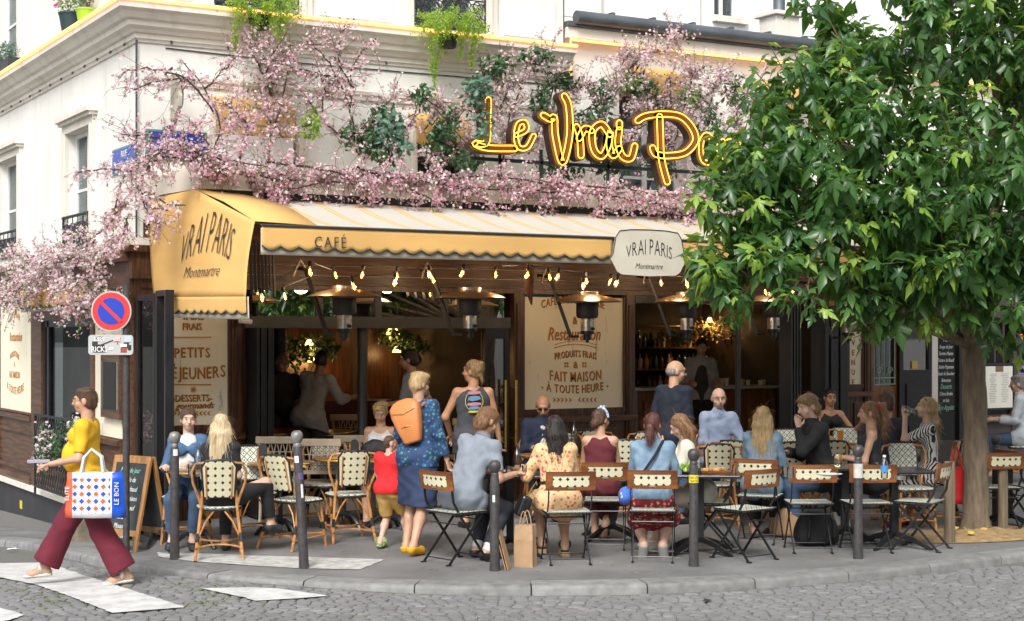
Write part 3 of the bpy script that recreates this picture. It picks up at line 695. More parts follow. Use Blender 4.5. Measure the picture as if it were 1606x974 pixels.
mb.sheet(rows); mb.build('cheek_cloth', cloth_y, ca, W=True, smooth=True, solid=0.004)
last = rows[-1]
def PC(s, z, d):
 L = 2.6; i = min(NC-1, max(0, int(s/L*NC))); f = s/L*NC-i; p = last[i].lerp(last[i+1], min(1, f)); return Vector((p.x-d-0.004, p.y, p.z+(z-2.42)))
zl = 2.42
scallop_strip(PC, zl, zl-0.13, 0.035, 0.22, 2.6, 'valance', cloth_y, ca); scallop_strip(lambda s, z, d: PC(s, z, d)+Vector((0.03, 0, 0)), zl, zl-0.21, 0.0, 1, 2.6, 'under_valance', cloth_w, ca)
mb = MB(); e = pY(498, 348, YF); rows = [[T1+Vector((0, 0, 0.0)), Vector((0.62, YM-0.02, 3.50)), Vector((0.95, YM-0.02, 3.46))], [(T1+T2)/2+Vector((0, 0, 0.03)), Vector((0.5, -2.2, 3.34)), Vector((0.88, -2.25, 3.30))], [T2, Vector((0.5, YF-0.01, 3.10)), Vector((e.x, YF-0.01, 3.085))]]
mb.sheet(rows); mb.build('end_cloth', cloth_y, ca, W=True, smooth=True, solid=0.006)
ctr = last[int(NC*.44)]
def onch(u, z): # point just outside the cheek at fraction u along and height z
 i = int(u*NC); best = min(range(15), key=lambda j: abs(rowsC[j][i].z-z)); return rowsC[best][i]
rowsC = [[(T0.lerp(T1, (i/NC)/0.46) if i/NC < 0.46 else T1.lerp(T2, ((i/NC)-0.46)/0.54)) for i in range(NC+1)]]
def cheek_text(s, zc_, size, **kw):
 V, Fs = text_data(s, size, **kw); mb = MB(); vs = []
 for v in V:
  Y = pX(313, 380, 0.0).y - v.x; z = zc_+v.y
  vs.append(Vector((cheek_x(Y, z)-0.016-v.z, Y, z)))
 mb.add(vs, Fs); return mb.build('lettering', ink, ca, W=True)
from bisect import bisect
def cheek_x(Y, z):
 best = None; bd = 1e9
 for r in CH_ROWS:
  for p in r:
   d = (p.y-Y)**2+(p.z-z)**2
   if d < bd: bd = d; best = p
 return best.x
CH_ROWS = []
for j in range(15):
 t = j/14; row = []
 for i in range(NC+1):
  u = i/NC; top = T0.lerp(T1, u/0.46) if u < 0.46 else T1.lerp(T2, (u-0.46)/0.54)
  zb = B0.z+(B2.z-B0.z)*u; yb = B0.y+(B2.y-B0.y)*u; bot = Vector((B0.x+(B2.x-B0.x)*u-0.03*math.sin(PI*u), yb, zb+0.14))
  p = top.lerp(bot, t); p.x -= 0.012*math.sin(PI*t) + 0.010*math.sin(u*13+t*4)*t; row.append(p)
 CH_ROWS.append(row)
def lerp_surface(Y, z):
 ws = 0; xs_ = 0
 for r in CH_ROWS:
  for p in r:
   d = (p.y-Y)**2+(p.z-z)**2
   if d < 0.04: w_ = math.exp(-d/0.006); ws += w_; xs_ += w_*p.x
 return xs_/ws if ws else cheek_x(Y, z)
cheek_x = lerp_surface
cheek_text('VRAI PARIS', pX(313, 413, 0.0).z, 0.42, xs=0.60, tall=0.45, arc=0.25, weight=-0.007, ext=0.001)
cheek_text('Montmartre', pX(313, 434, 0.0).z, 0.16, xs=1.15, shear=0.35, weight=-0.002, ext=0.001)
for j in range(7):
 p = pY(392+j*6, 400+6*j, -2.0+j*0.12); mb = MB(); mb.bar((p.x, p.y, 3.0), (p.x+0.02, p.y, 2.45+0.03*(j % 3)), 0.02, 0.03); mb.build('folded_arm', darkgrey, ca, W=True)
for j in range(8):
 xx = pY(800, 400, -1.2).x+j*0.07; mb = MB(); mb.bar((xx, -1.6+j*0.1, 2.85), (xx+0.03, -1.5+j*0.1, 2.55-0.02*j), 0.015, 0.045); mb.build('folded_arm', wood_d, aw, W=True)
# ================================================================ café front
sf = thing('shopfront', 'dark wood and black café front with glazed transoms, opening onto the terrace', 'shopfront', (0, 0, 0))
def X0(x, Y=0.0): return pY(x, 500, Y).x
def part(name, m, boxes, parent=sf, **kw):
 mb = MB()
 for a, b in boxes: mb.box(a, b)
 return mb.build(name, m, parent, W=True, **kw)
ZH = 2.13; ZT1 = 2.26; ZT2 = 2.58
xa, xb_ = X0(380), X0(797); xc, xd = X0(797), X0(994); xe, xf = X0(994), X0(1268); xg = X0(1362)
for j in range(6):
 z0 = ZT2+0.04+j*0.115; part('fascia_plank', wood_h, [((0.05, -0.03-0.004*(j % 2), z0), (MX1, 0.0, z0+0.108))])
part('cornice_rail', wood_d, [((0.0, -0.07, ZT2-0.02), (xg+0.3, 0.05, ZT2+0.035))])
part('lower_cornice', wood_d, [((-0.10, -0.10, 2.66), (0.33, 0.0, 2.95))]); part('lower_cornice_top', wood_d, [((-0.16, -0.16, 2.95), (0.36, 0.0, 3.02))]); part('corner_pier', wood_d, [((-0.06, -0.05, 0.0), (0.22, 0.0, 2.66))])
part('cream_ledge', plaster2, [((-0.15, -0.15, 3.02), (0.4, 0.0, 3.10))])
part('transom_beam', darkgrey, [((xa, -0.06, ZH), (xb_, 0.06, ZT1))])
part('transom_beam', black, [((xe, -0.04, 2.46), (xf, 0.05, 2.555))])
mx = [X0(v) for v in (390, 500, 592, 697, 795)]
for a in mx[1:-1]: part('transom_mullion', darkgrey, [((a-0.04, -0.03, ZT1), (a+0.04, 0.03, ZT2-0.021))])
mirror = glass('mirror_glass', (0.7, 0.75, 0.75), 0.8, 0.01)
for a, b in zip(mx, mx[1:]): part('transom_pane', mirror, [((a+0.045, -0.004, ZT1+0.002), (b-0.045, 0.004, ZT2-0.022))])
mb = MB(); xp = X0(575); mb.lathe([(0.075, 0.1), (0.06, 0.14), (0.06, ZH-0.002)], (xp, 0.12, 0), 16); mb.build('iron_column', darkgrey, sf, smooth=True, W=True)
mb = MB(); xp = X0(1161, -0.05); mb.lathe([(0.045, 0.05), (0.04, 0.1), (0.04, 2.455)], (xp, 0.0, 0), 14); mb.build('iron_column', darkgrey, sf, smooth=True, W=True)
part('threshold', plaster2, [((X0(405), -0.02, -0.02), (X0(755), 0.35, 0.10))]); part('threshold', plaster2, [((xe, -0.02, -0.02), (xf, 0.35, 0.08))])
def framed(x0, x1, z0, z1, zbase, name='sign_board', pw=0.13):
 mb = MB(); mb.box((x0, -0.02, z0), (x1, -0.003, z1)); bd = mb.build(name, board_m, sf, W=True)
 for a, b in ((x0-0.03, x0), (x1, x1+0.03)): part('board_trim', wood_d, [((a, -0.05, z0-0.03), (b, -0.001, z1+0.02))])
 part('board_trim', wood_d, [((x0-0.03, -0.053, z0-0.06), (x1+0.03, -0.001, z0))])
 for a, b in ((x0-0.03-pw, x0-0.031), (x1+0.031, x1+0.03+pw)): part('pilaster', wood_d, [((a, -0.07, 0.0), (b, 0.04, ZT2-0.021))]); part('pilaster_fillet', wood_d, [((a+0.03, -0.085, 0.25), (b-0.03, -0.0701, ZT2-0.15))])
 part('dado_rail', wood_h, [((x0-0.03-pw-0.02, -0.11, z0-0.17), (x1+0.03+pw+0.02, -0.0855, z0-0.10)), ])
 part('dado_panel', wood_d, [((x0-0.03, -0.04, 0.0), (x1+0.03, -0.001, z0-0.061))]); part('dado_panel', wood_d, [((x0+0.08, -0.06, 0.14), (x1-0.08, -0.0401, z0-0.26))])
 return bd
b1 = framed(X0(262), X0(356), 1.05, 2.52, 0); b2 = framed(X0(820), X0(975), 1.12, 2.52, 0); b3 = framed(X0(1329), X0(1349), 1.35, 2.45, 0, pw=0.10)
def zl(x, y): return pY(x, y).z
UX, UZ = (1, 0, 0), (0, 0, 1)
def sgn(s, x, y, px, big=1.0, **kw):
 """sign line: baseline at photo y, cap height px"""
 D = (pY(x, y)-CAM).dot(FWD); size = px*D/F/0.73
 kw.setdefault('xs', 0.86)
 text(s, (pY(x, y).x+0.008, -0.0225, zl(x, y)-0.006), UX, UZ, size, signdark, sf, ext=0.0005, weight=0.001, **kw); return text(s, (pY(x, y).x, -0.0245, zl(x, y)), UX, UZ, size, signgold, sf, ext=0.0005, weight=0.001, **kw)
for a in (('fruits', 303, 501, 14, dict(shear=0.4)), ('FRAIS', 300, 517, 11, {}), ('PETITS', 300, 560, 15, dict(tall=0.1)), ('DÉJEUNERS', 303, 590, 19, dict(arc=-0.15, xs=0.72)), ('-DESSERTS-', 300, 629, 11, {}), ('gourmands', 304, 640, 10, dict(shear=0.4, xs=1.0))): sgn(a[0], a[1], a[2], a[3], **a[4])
def rule(x0, x1, y, th=0.008, arc=0.0):
 p, q = pY(x0, y), pY(x1, y); mb = MB(); pts = [Vector((p.x+(q.x-p.x)*i/10, -0.023, p.z+(q.z-p.z)*i/10+arc*(1-(i/5-1)**2))) for i in range(11)]; mb.tube(pts, th, 4); mb.build('sign_rule', signgold, sf, W=True)
rule(272, 330, 529); rule(272, 330, 603)
def leaves_sign(xc_, y, n=5, s=1.0):
 for k in range(-n, n+1):
  if k == 0: continue
  p = pY(xc_+k*6.2*s, y); mb = MB()
  for dz in (1, -1): mb.tube([p+Vector((0, -0.023, 0)), p+Vector((0.03*s*(1 if k > 0 else -1), -0.023, dz*0.03*s))], [0.012*s, 0.003], 4)
  mb.build('sign_leaf', signgold, sf, W=True)
leaves_sign(300, 648, 4); mb = MB()
for k in range(4): a = k*PI/4; p = pY(302, 611); mb.tube([p+Vector((math.cos(a)*.035, -0.023, math.sin(a)*.035)), p-Vector((math.cos(a)*.035, 0.023, math.sin(a)*.035))], 0.006, 4)
mb.build('sign_star', signgold, sf, W=True)
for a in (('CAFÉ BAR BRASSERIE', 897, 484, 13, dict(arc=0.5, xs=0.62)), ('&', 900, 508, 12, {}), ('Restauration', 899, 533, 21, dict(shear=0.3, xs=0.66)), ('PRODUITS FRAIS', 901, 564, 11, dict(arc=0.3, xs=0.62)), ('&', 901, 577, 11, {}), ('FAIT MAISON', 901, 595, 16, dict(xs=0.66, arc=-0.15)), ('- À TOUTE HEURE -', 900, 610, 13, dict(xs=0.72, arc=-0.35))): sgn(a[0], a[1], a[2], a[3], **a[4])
rule(868, 934, 546, 0.007, 0.05); rule(868, 934, 541, 0.005, 0.05); leaves_sign(900, 627, 5, 1.0)
for xx in (887, 915):
 p = pY(xx, 572); mb = MB()
 for q in range(4): mb.box((-0.014, -0.0235, -0.014), (0.014, -0.0205, 0.014), Matrix.Translation((p.x+(q % 2-0.5)*0.036*1.0+0, 0, p.z+(q//2-0.5)*0.036)) @ Matrix.Rotation(PI/4, 4, 'Y'))
 mb.build('sign_diamond', signgold, sf, W=True)
for i, c in enumerate('AVENUE'): sgn(c, 1336, 526+i*15.4, 9)
sgn('B', 1336, 604, 0.1) if False else None
def leaf(x, y0, w_, z1, name='folded_leaf', m=black, z0=0.02, d=0.05):
 mb = MB(); mb.box((x, y0-d, z0), (x+w_, y0, z1)); return mb.build(name, m, sf, W=True)
for j in range(5): leaf(X0(383)+j*0.042, -0.05-0.02*(j % 2), 0.034, ZH-0.005, d=0.35)
for j in range(5): leaf(X0(1268)+j*0.085, -0.05-0.02*(j % 2), 0.065, 2.56, d=0.3)
for j in range(4): leaf(X0(1222)+j*0.05, 0.0, 0.03, 2.45, d=0.25)
for j in range(2): leaf(X0(1297)+j*0.06, -0.02, 0.045, 2.56, d=0.1)
for xx, y0, y1 in ((417, 598, 705), (793, 596, 707), (809.5, 596, 700)):
 p, q = pY(xx, y0, -0.25), pY(xx, y1, -0.25); mb = MB(); mb.tube([p, q], 0.018, 8)
 for zz in (p.z-0.1, q.z+0.1): mb.tube([(p.x, -0.25, zz), (p.x, -0.1, zz)], 0.01, 6)
 mb.build('brass_handle', brass, sf, smooth=True, W=True)
xl, xr = X0(757), X0(795)
for a, b in ((xl, xl+0.05), (xr-0.06, xr)): part('door_stile', black, [((a, -0.06, 0.02), (b, -0.01, ZH-0.002))])
part('door_rail', black, [((xl+0.05, -0.055, 2.0), (xr-0.06, -0.015, ZH-0.004))]); part('door_rail', black, [((xl+0.05, -0.055, 0.02), (xr-0.06, -0.015, 0.15))])
part('door_glass', glass('reflecting_glass', (0.35, 0.28, 0.24), 0.3), [((xl+0.05, -0.037, 0.15), (xr-0.06, -0.033, 2.0))]); part('door_inner_panel', wood_d, [((xl+0.02, 0.05, 0.1), (xr, 0.08, 2.1))])
hd = thing('house_door', 'varnished wooden door with pale green ornamental grille, right of the narrow sign', 'door', (X0(1370), 0, 0)); xh0, xh1 = X0(1368), X0(1408)
D_ = 22.75; zz0 = zl(1388, 606)
part('door_leaf', wood('orange_wood', (0.26, 0.10, 0.035), (0.15, 0.05, 0.02), scale=(20, 20, 2), rough=0.4), [((xh0, 0.02, 0.0), (xh1, 0.06, zz0))], hd)
for a, b in ((xh0, xh0+0.03), (xh1-0.03, xh1)): part('door_stile', MATS['orange_wood'], [((a, 0.02, zz0), (b, 0.06, 2.6))], hd)
part('door_panel', MATS['orange_wood'], [((xh0+0.08, 0.0, 0.5), (xh1-0.08, 0.0195, zz0-0.32))], hd)
part('door_glass', pane, [((xh0+0.03, 0.05, zz0), (xh1-0.03, 0.055, 2.5))], hd); part('inner_blind', mat('blind', (0.07, 0.08, 0.07), 0.9), [((xh0+0.03, 0.12, zz0), (xh1-0.03, 0.13, 2.5))], hd)
grm = mat('green_grille', (0.30, 0.40, 0.33), 0.5); mb = MB()
for q in range(5): xx = xh0+0.05+q*(xh1-xh0-0.1)/4; mb.tube([(xx, 0.01, zz0+0.03), (xx, 0.01, 2.42)], 0.010, 5)
for z_ in (zz0+0.03, zz0+0.12, zz0+0.7, 2.3, 2.42): mb.tube([(xh0+0.04, 0.01, z_), (xh1-0.04, 0.01, z_)], 0.009, 5)
for cx_, cz_ in ((0.3, 0.2), (0.7, 0.2), (0.3, 0.62), (0.7, 0.62), (0.3, 0.88), (0.7, 0.88)):
 xx = xh0+(xh1-xh0)*cx_; z_ = zz0+(2.42-zz0)*cz_; mb.tube([(xx+0.06*math.cos(q*.7)*(1-q/14), 0.008, z_+0.06*math.sin(q*.7)*(1-q/14)) for q in range(12)], 0.009, 5)
g_ = mb.build('grille', grm, hd, W=True)
mb = MB(); mb.lathe([(0.045, 0), (0.045, 0.02), (0.02, 0.03), (0.04, 0.06), (0.02, 0.08)], (0, 0, 0), 12); kb = mb.build('door_knob', brass, hd, smooth=True); kb.location = (pY(1387, 620).x-hd.location.x, 0.0, zl(1387, 620)); kb.rotation_euler = (PI/2, 0, 0)
rf = thing('black_doorway', 'black panelled doorway with a pale reflection in its upper pane, right of the green grille', 'doorway', (X0(1412), 0, 0))
xr0, xr1 = X0(1408), X0(1458); zm = zl(1430, 580)
part('doorway_panel', black, [((xr0, -0.04, 0.0), (xr1, 0.04, zm))], rf); part('doorway_panel', black, [((xr0+0.12, -0.06, 0.3), (xr1-0.12, -0.0401, zm-0.2))], rf)
for a, b in ((xr0, xr0+0.07), (xr1-0.06, xr1)): part('door_post', black, [((a, -0.043, zm), (b, 0.04, 3.3))], rf)
part('upper_pane', glass('pale_pane', (0.6, 0.55, 0.5), 0.35), [((xr0+0.07, -0.01, zm), (xr1-0.06, 0.0, 3.2))], rf); part('reflection_backing', mat('painted_reflection', (0.30, 0.24, 0.19), 0.8, c2=(0.42, 0.14, 0.06), scale=(6, 6, 0.3)), [((xr0+0.07, 0.1, zm), (xr1-0.06, 0.11, 3.2))], rf); part('white_curtain', mat('white_curtain', (0.55, 0.54, 0.5), 0.9), [((xr1-0.22, 0.06, zm), (xr1-0.08, 0.07, 3.2))], rf)  # the reddish window reflection is put into the backing's colour
part('light_switch', brass, [((X0(1428), -0.03, zl(1430, 578)), (X0(1437), -0.012, zl(1430, 566)))], rf)
nx = thing('neighbour_front', 'dark plum shopfront with a chalk-lettered window and a framed menu, behind the street tree', 'shopfront', (X0(1458), 0, 0))
part('cream_post', plaster2, [((X0(1458), -0.05, 0.0), (X0(1467), 0.05, 3.3))], nx)
plum = mat('plum_paint', (0.055, 0.038, 0.04), 0.5, var=0.2, scale=4)
part('slate_glass', mat('black_glass', (0.012, 0.012, 0.013), 0.12), [((X0(1467), -0.01, 0.5), (X0(1500), 0.03, 3.3))], nx)
part('lower_panel', plum, [((X0(1467), -0.03, 0.0), (X0(1500), 0.03, 0.5))], nx)
part('black_post', black, [((X0(1500), -0.06, 0.0), (X0(1511), 0.05, 3.3))], nx)
chalk = mat('chalk', (0.62, 0.66, 0.64), 0.9); chalk_o = emis('glowing_orange_chalk', (0.8, 0.25, 0.02), 0.25); chalk_g = mat('chalk_green', (0.25, 0.5, 0.4), 0.9)  # orange lettering is given a faint glow of its own; not a lamp
for i, (s, c) in enumerate((('Plats', chalk), ('Soupe du Jour', chalk), ('Terrine Maison', chalk), ('Tartare de Boeuf', chalk), ('Salade Paysanne', chalk), ('Steak du Boucher', chalk), ('Entrecote', chalk), ('Desserts', chalk_g), ('Crème Brulée', chalk), ('et thés', chalk))):
 text(s, (X0(1483), -0.0125, zl(1483, 536+i*10.5)), UX, UZ, 0.075 if i not in (0, 7) else 0.1, c, nx, shear=0.3, xs=0.62, ext=0.001)
text('Bon Appétit', (X0(1483), -0.0125, zl(1483, 643)), UX, UZ, 0.11, chalk_g, nx, shear=0.35, xs=0.6, ext=0.001)
part('stall_riser', plum, [((X0(1511), -0.04, 0.0), (X0(1583), 0.03, 0.75))], nx); part('sill_board', wood_h, [((X0(1511), -0.12, 0.75), (X0(1620), 0.03, 0.85))], nx)
part('window_post', plum, [((X0(1583), -0.06, 0.0), (X0(1590), 0.05, 3.3))], nx); part('head_rail', plum, [((X0(1511), -0.06, zl(1550, 500)), (X0(1583), 0.05, 3.3))], nx)
for q in range(3): xx = X0(1545+q*14); part('glazing_bar', plum, [((xx-0.012, -0.02, zl(1550, 573)), (xx+0.012, 0.02, zl(1550, 500)))], nx)
part('shop_pane', pane_clear, [((X0(1511), -0.004, 0.85), (X0(1583), 0.0, zl(1550, 500)))], nx); part('shop_pane', pane_clear, [((X0(1590), -0.004, 0.85), (X0(1660), 0.0, 3.2))], nx)
part('right_post', plum, [((X0(1655), -0.06, 0.0), (X0(1675), 0.05, 3.3))], nx); part('upper_fascia', plum, [((X0(1458), -0.08, 3.3), (15.5, 0.0, 3.9))], nx); part('riser_right', plum, [((X0(1590), -0.04, 0.0), (X0(1655), 0.03, 0.75))], nx)
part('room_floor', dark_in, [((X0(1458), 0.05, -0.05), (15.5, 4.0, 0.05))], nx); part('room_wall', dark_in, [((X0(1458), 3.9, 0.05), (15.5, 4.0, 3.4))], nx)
lw = wall('Y', 15.5, 26, -0.1, 2.62, [], parent=None, base=0.06, m=plaster); lw.parent = nx; lw.location = (-nx.location.x, 0, 0)
mn = thing('menu_board', 'white menu sheet in a black frame on the window behind the tree trunk', 'menu', (X0(1560), -0.05, 1.5))
a, b = pY(1541, 640), pY(1583, 574); part('menu_frame', black, [((a.x-0.03, -0.06, a.z-0.03), (b.x+0.03, -0.03, b.z+0.05))], mn)
part('menu_sheet', mat('menu_paper', (0.55, 0.54, 0.48), 0.6), [((a.x, -0.064, a.z), (b.x, -0.0605, b.z))], mn); part('clip', mat('brown_clip', (0.15, 0.09, 0.05), 0.5), [(((a.x+b.x)/2-0.08, -0.07, b.z-0.08), ((a.x+b.x)/2+0.08, -0.0645, b.z))], mn)
mb = MB()
for i in range(17):
 z_ = b.z-0.12-i*0.026
 for c0, c1 in ((0.1, 0.42), (0.55, 0.88)): mb.box((a.x+(b.x-a.x)*(c0+random.uniform(0, .08)), -0.0655, z_), (a.x+(b.x-a.x)*(c1-random.uniform(0, .12)), -0.0645, z_+0.008))
tag(mb.build('menu_print', mat('grey_print', (0.25, 0.25, 0.24), 0.9), mn, W=True), kind='stuff')
for i, s in enumerate(('8', '&')): text(s, (pY(1600, 535).x, -0.02, zl(1600, 535+i*14)), UX, UZ, 0.16, chalk_o, nx, ext=0.002)
for i, s in enumerate(('Happy', 'Hour')): text(s, (pY(1601, 585).x, -0.02, zl(1601, 577+i*12)), UX, UZ, 0.09, mat('chalk_violet', (0.35, 0.25, 0.6), 0.9), nx, shear=0.3, ext=0.002)
# ================================================================ inside the café
ins = thing('cafe_interior', 'dim café interior with panelled walls seen through the open front', 'interior', (0, 0, 0))
RX1 = xg+0.2; YBK = 4.2
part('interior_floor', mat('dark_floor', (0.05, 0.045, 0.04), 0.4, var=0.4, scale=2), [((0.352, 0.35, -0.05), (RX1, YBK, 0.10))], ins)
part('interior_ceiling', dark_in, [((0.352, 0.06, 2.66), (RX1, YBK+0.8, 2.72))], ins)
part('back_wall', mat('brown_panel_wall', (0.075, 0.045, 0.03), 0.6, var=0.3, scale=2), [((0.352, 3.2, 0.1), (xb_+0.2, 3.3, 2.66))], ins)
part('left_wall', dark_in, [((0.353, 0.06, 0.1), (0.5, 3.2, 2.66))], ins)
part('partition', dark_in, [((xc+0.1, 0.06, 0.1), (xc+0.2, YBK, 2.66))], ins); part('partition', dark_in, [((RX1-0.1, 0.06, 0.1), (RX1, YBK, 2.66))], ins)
part('cream_beam', mat('beam_cream', (0.28, 0.23, 0.17), 0.7), [((X0(418), 1.0, 2.13), (xb_, 1.2, 2.3))], ins)
for q in range(7):
 xx = 1.6+q*0.62; part('wall_panel', wood_d, [((xx, 3.17, 0.3), (xx+0.48, 3.198, 2.3))], ins)
mb = MB(); mb.lathe([(0.09, 0.1), (0.09, 2.65)], (pY(438, 560, 1.8).x, 1.8, 0), 12); mb.build('inner_column', darkgrey, ins, smooth=True, W=True)
part('banquette', mat('red_leather', (0.04, 0.008, 0.007), 0.4), [((X0(600), 2.5, 0.1), (xb_, 3.1, 0.55)), ((X0(600), 2.95, 0.552), (xb_, 3.1, 1.15))], ins)
bar = thing('bar_counter', 'panelled wooden bar counter with pale marble top at the back of the café', 'bar counter', (pY(1125, 600, 2.2).x, 2.2, 0.1))
bx0, bx1 = pY(1000, 605, 2.2).x, pY(1222, 605, 2.2).x; zbar = 1.27
part('bar_top', mat('marble', (0.45, 0.43, 0.40), 0.25, var=0.2, scale=3), [((bx0, 2.1, zbar-0.04), (bx1, 2.7, zbar))], bar)
barw = wood('bar_wood', (0.22, 0.095, 0.035), (0.10, 0.04, 0.014), scale=(14, 14, 2), rough=0.35)
part('bar_front', barw, [((bx0, 2.2, 0.1), (bx1, 2.3, zbar-0.04))], bar)
for q in range(6): xx = bx0+0.1+q*(bx1-bx0-0.1)/6; part('bar_panel', barw, [((xx, 2.17, 0.35), (xx+(bx1-bx0)/6-0.12, 2.1995, zbar-0.2))], bar)
shf = thing('back_bar_shelves', 'dark shelves of bottles behind the bartender', 'shelf', (bx0, 3.9, 0.1))
part('shelf_back', dark_in, [((bx0-0.3, 4.05, 0.1), (RX1, 4.1, 2.66))], shf)
for z_ in (1.15, 1.5, 1.85, 2.2): part('shelf_board', barw, [((bx0-0.3, 3.72, z_-0.02), (RX1-0.2, 4.049, z_))], shf)
botm = [mat('bottle_'+n, c, 0.08, spec=0.8) for n, c in (('green', (0.04, 0.12, 0.04)), ('brown', (0.14, 0.06, 0.02)), ('clear', (0.5, 0.52, 0.5)), ('amber', (0.45, 0.18, 0.03)), ('dark', (0.02, 0.02, 0.025)))]
def bottle_mb(h=0.28, r=0.037):
 mb = MB(); mb.lathe([(r*.9, 0), (r, 0.01), (r, h*.6), (r*.8, h*.68), (r*.36, h*.76), (r*.36, h*.97), (r*.42, h)], n=8); return mb
bm = [bottle_mb(random.uniform(.24, .31)).build('bottle', m, smooth=True) for m in botm]
for o in bm: tag(o, 'bottle among many on the dark shelves behind the bar', 'bottle', 'bottles on the back bar shelves')
first = True; k = 0
for z_ in (1.15, 1.5, 1.85):
 xx = bx0-0.1
 while xx < bx1+0.2:
  if random.random() < 0.85:
   src = bm[k % 5]; o = src if k < 5 else src.copy();
   if k >= 5: COL.objects.link(o)
   o.location = (xx, 3.85+random.uniform(-.04, .05), z_); k += 1
  xx += random.uniform(0.085, 0.13)
cupm = mat('white_cup', (0.6, 0.58, 0.52), 0.3)
mb = MB(); mb.lathe([(0.03, 0), (0.04, 0.09), (0.036, 0.09), (0.028, 0.01)], n=10, cap=False); cup = mb.build('bar_glass', cupm, smooth=True); tag(cup, 'small glass or cup standing on the marble bar top', 'glass', 'glasses along the bar top')
for q in range(13):
 o = cup if q == 0 else cup.copy()
 if q: COL.objects.link(o)
 o.location = (pY(1070+q*12.5, 604, 2.3).x, 2.25+random.uniform(0, .3), zbar); o.scale = (1, 1, random.uniform(.8, 1.5))
ps = thing('wall_poster', 'framed cream poster with the word RESPECTABLE lit by a wall lamp', 'poster', (pY(696, 580, 3.1).x, 3.1, 1.7))
a, b = pY(673, 625, 3.1), pY(719, 532, 3.1); part('poster_frame', wood_d, [((a.x-.04, 3.08, a.z-.04), (b.x+.04, 3.12, b.z+.04))], ps); part('poster_sheet', mat('poster_cream', (0.34, 0.27, 0.18), 0.7), [((a.x, 3.07, a.z), (b.x, 3.0795, b.z))], ps)
for i, (s, sz) in enumerate((('ON TOLÈRE', .07), ('LES PASSIONS', .06), ('la seule', .12), ('vraiment est', .06), ('RESPECTABLE', .075), ('MÉPRISE', .06), ('ÊTRE', .05), ('GOURMANDE', .065), ('POUR CELA', .05), ('RESTAURANT', .055))):
 text(s, ((a.x+b.x)/2, 3.066, b.z-0.17-i*0.077), UX, UZ, sz, signdark, ps, ext=0.001, xs=0.8, shear=0.3 if i == 2 else 0)
def lamp_light(p, e, c=(1, 0.55, 0.2), r=0.05):
 l = bpy.data.lights.new('lamp_light', 'POINT'); l.energy = e; l.color = c; l.shadow_soft_size = r; o = bpy.data.objects.new('lamp_light', l); COL.objects.link(o); o.location = p; return o
shade_m = emis('lit_glass_shade', (1.0, 0.55, 0.16), 5)
def sconce(x, y, Y, label, e=5):
 p = pY(x, y, Y); t = thing('wall_lamp', label, 'lamp', p)
 mb = MB(); mb.lathe([(0.022, 0.03), (0.04, 0.0), (0.062, -0.05)], n=10, cap=False); mb.build('lamp_shade', shade_m, t, smooth=True)
 mb = MB(); mb.tube([(0, 0, 0.03), (0, 0, 0.07), (0, 0.08, 0.09)], 0.01, 6); mb.build('lamp_arm', brass, t)
 l = lamp_light(Vector((0, -0.05, -0.10)), e*0.42); l.parent = t
for a in ((702, 548, 3.0, 'lit lamp over the framed cream poster', 9), (485, 536, 2.6, 'small lit lamp high in the hanging leaves on the left', 6), (488, 562, 2.9, 'lit shaded lamp left of its twin, behind the white shirted waiter', 6), (503, 560, 2.9, 'brighter lit lamp just right of its twin behind the white shirted waiter', 6), (612, 519, 2.6, 'left lamp of the pair just below the beam right of the column', 5), (620, 519, 2.6, 'right lamp of the pair just below the beam right of the column', 4), (622, 547, 2.8, 'lit lamp below the pair, right of the dark column', 5), (768, 552, 0.6, 'small amber lamp seen behind the glazed door', 2), (1113, 501, 3.4, 'tiny amber lamp glowing among bar greenery', 22), (1190, 560, 3.6, 'small amber lamp low at the right end of the bar shelves', 16)): sconce(*a)  # the last lamp is added to brighten the bar shelves
# ================================================================ side street shopfront  (outer face x = XS)
XS = -0.10
ss = thing('shopfront', 'brown wooden side street shopfront on a dark sloping plinth', 'shopfront', (0, 2, 0))
def yX(x, y=600): return pX(x, y, XS).y
def spart(name, m, boxes, **kw):
 mb = MB()
 for (o0, y0, z0), (o1, y1, z1) in boxes: mb.box((XS-o0, y0, z0), (XS-o1, y1, z1))
 return mb.build(name, m, ss, W=True, **kw)
ya, yb, yc, yd, ye = yX(52), yX(68), yX(145), yX(166), yX(196)   # left pilaster, window, menu pier
mb = MB(); mb.add([(XS-0.05, 0.0, 0.0), (XS-0.05, 14, 0.0), (XS-0.05, 14, -1.6), (XS-0.05, 0, -0.6), (XS+0.3, 0, 0), (XS+0.3, 14, 0)], [(0, 3, 2, 1), (0, 1, 5, 4)]); mb.build('plinth', mat('dark_plinth', (0.035, 0.036, 0.042), 0.6, var=0.25, scale=3), ss, W=True)
spart('ledge', plaster2, [((0.10, 0.0, 0.0), (-0.2, 14, 0.06))])
spart('frieze', wood_l, [((0.0, 0.0, 2.45), (-0.1, 14, 2.85))]); spart('cornice', wood_l, [((0.08, 0.0, 2.85), (-0.1, 14, 2.92))]); spart('cornice_top', wood_l, [((0.14, 0.0, 2.9205), (-0.1, 14, 2.99))]); spart('cream_ledge', plaster2, [((0.12, 0, 2.995), (-0.1, 14, 3.06))])
for y0, y1 in ((yb, ya), (yc-0.12, yc), (ye-0.2, ye-0.02)): spart('pilaster', wood_l, [((0.03, y0, 0.06), (-0.1, y1, 2.45))])
sb_z0, sb_z1 = pX(30, 645, XS).z, 2.45
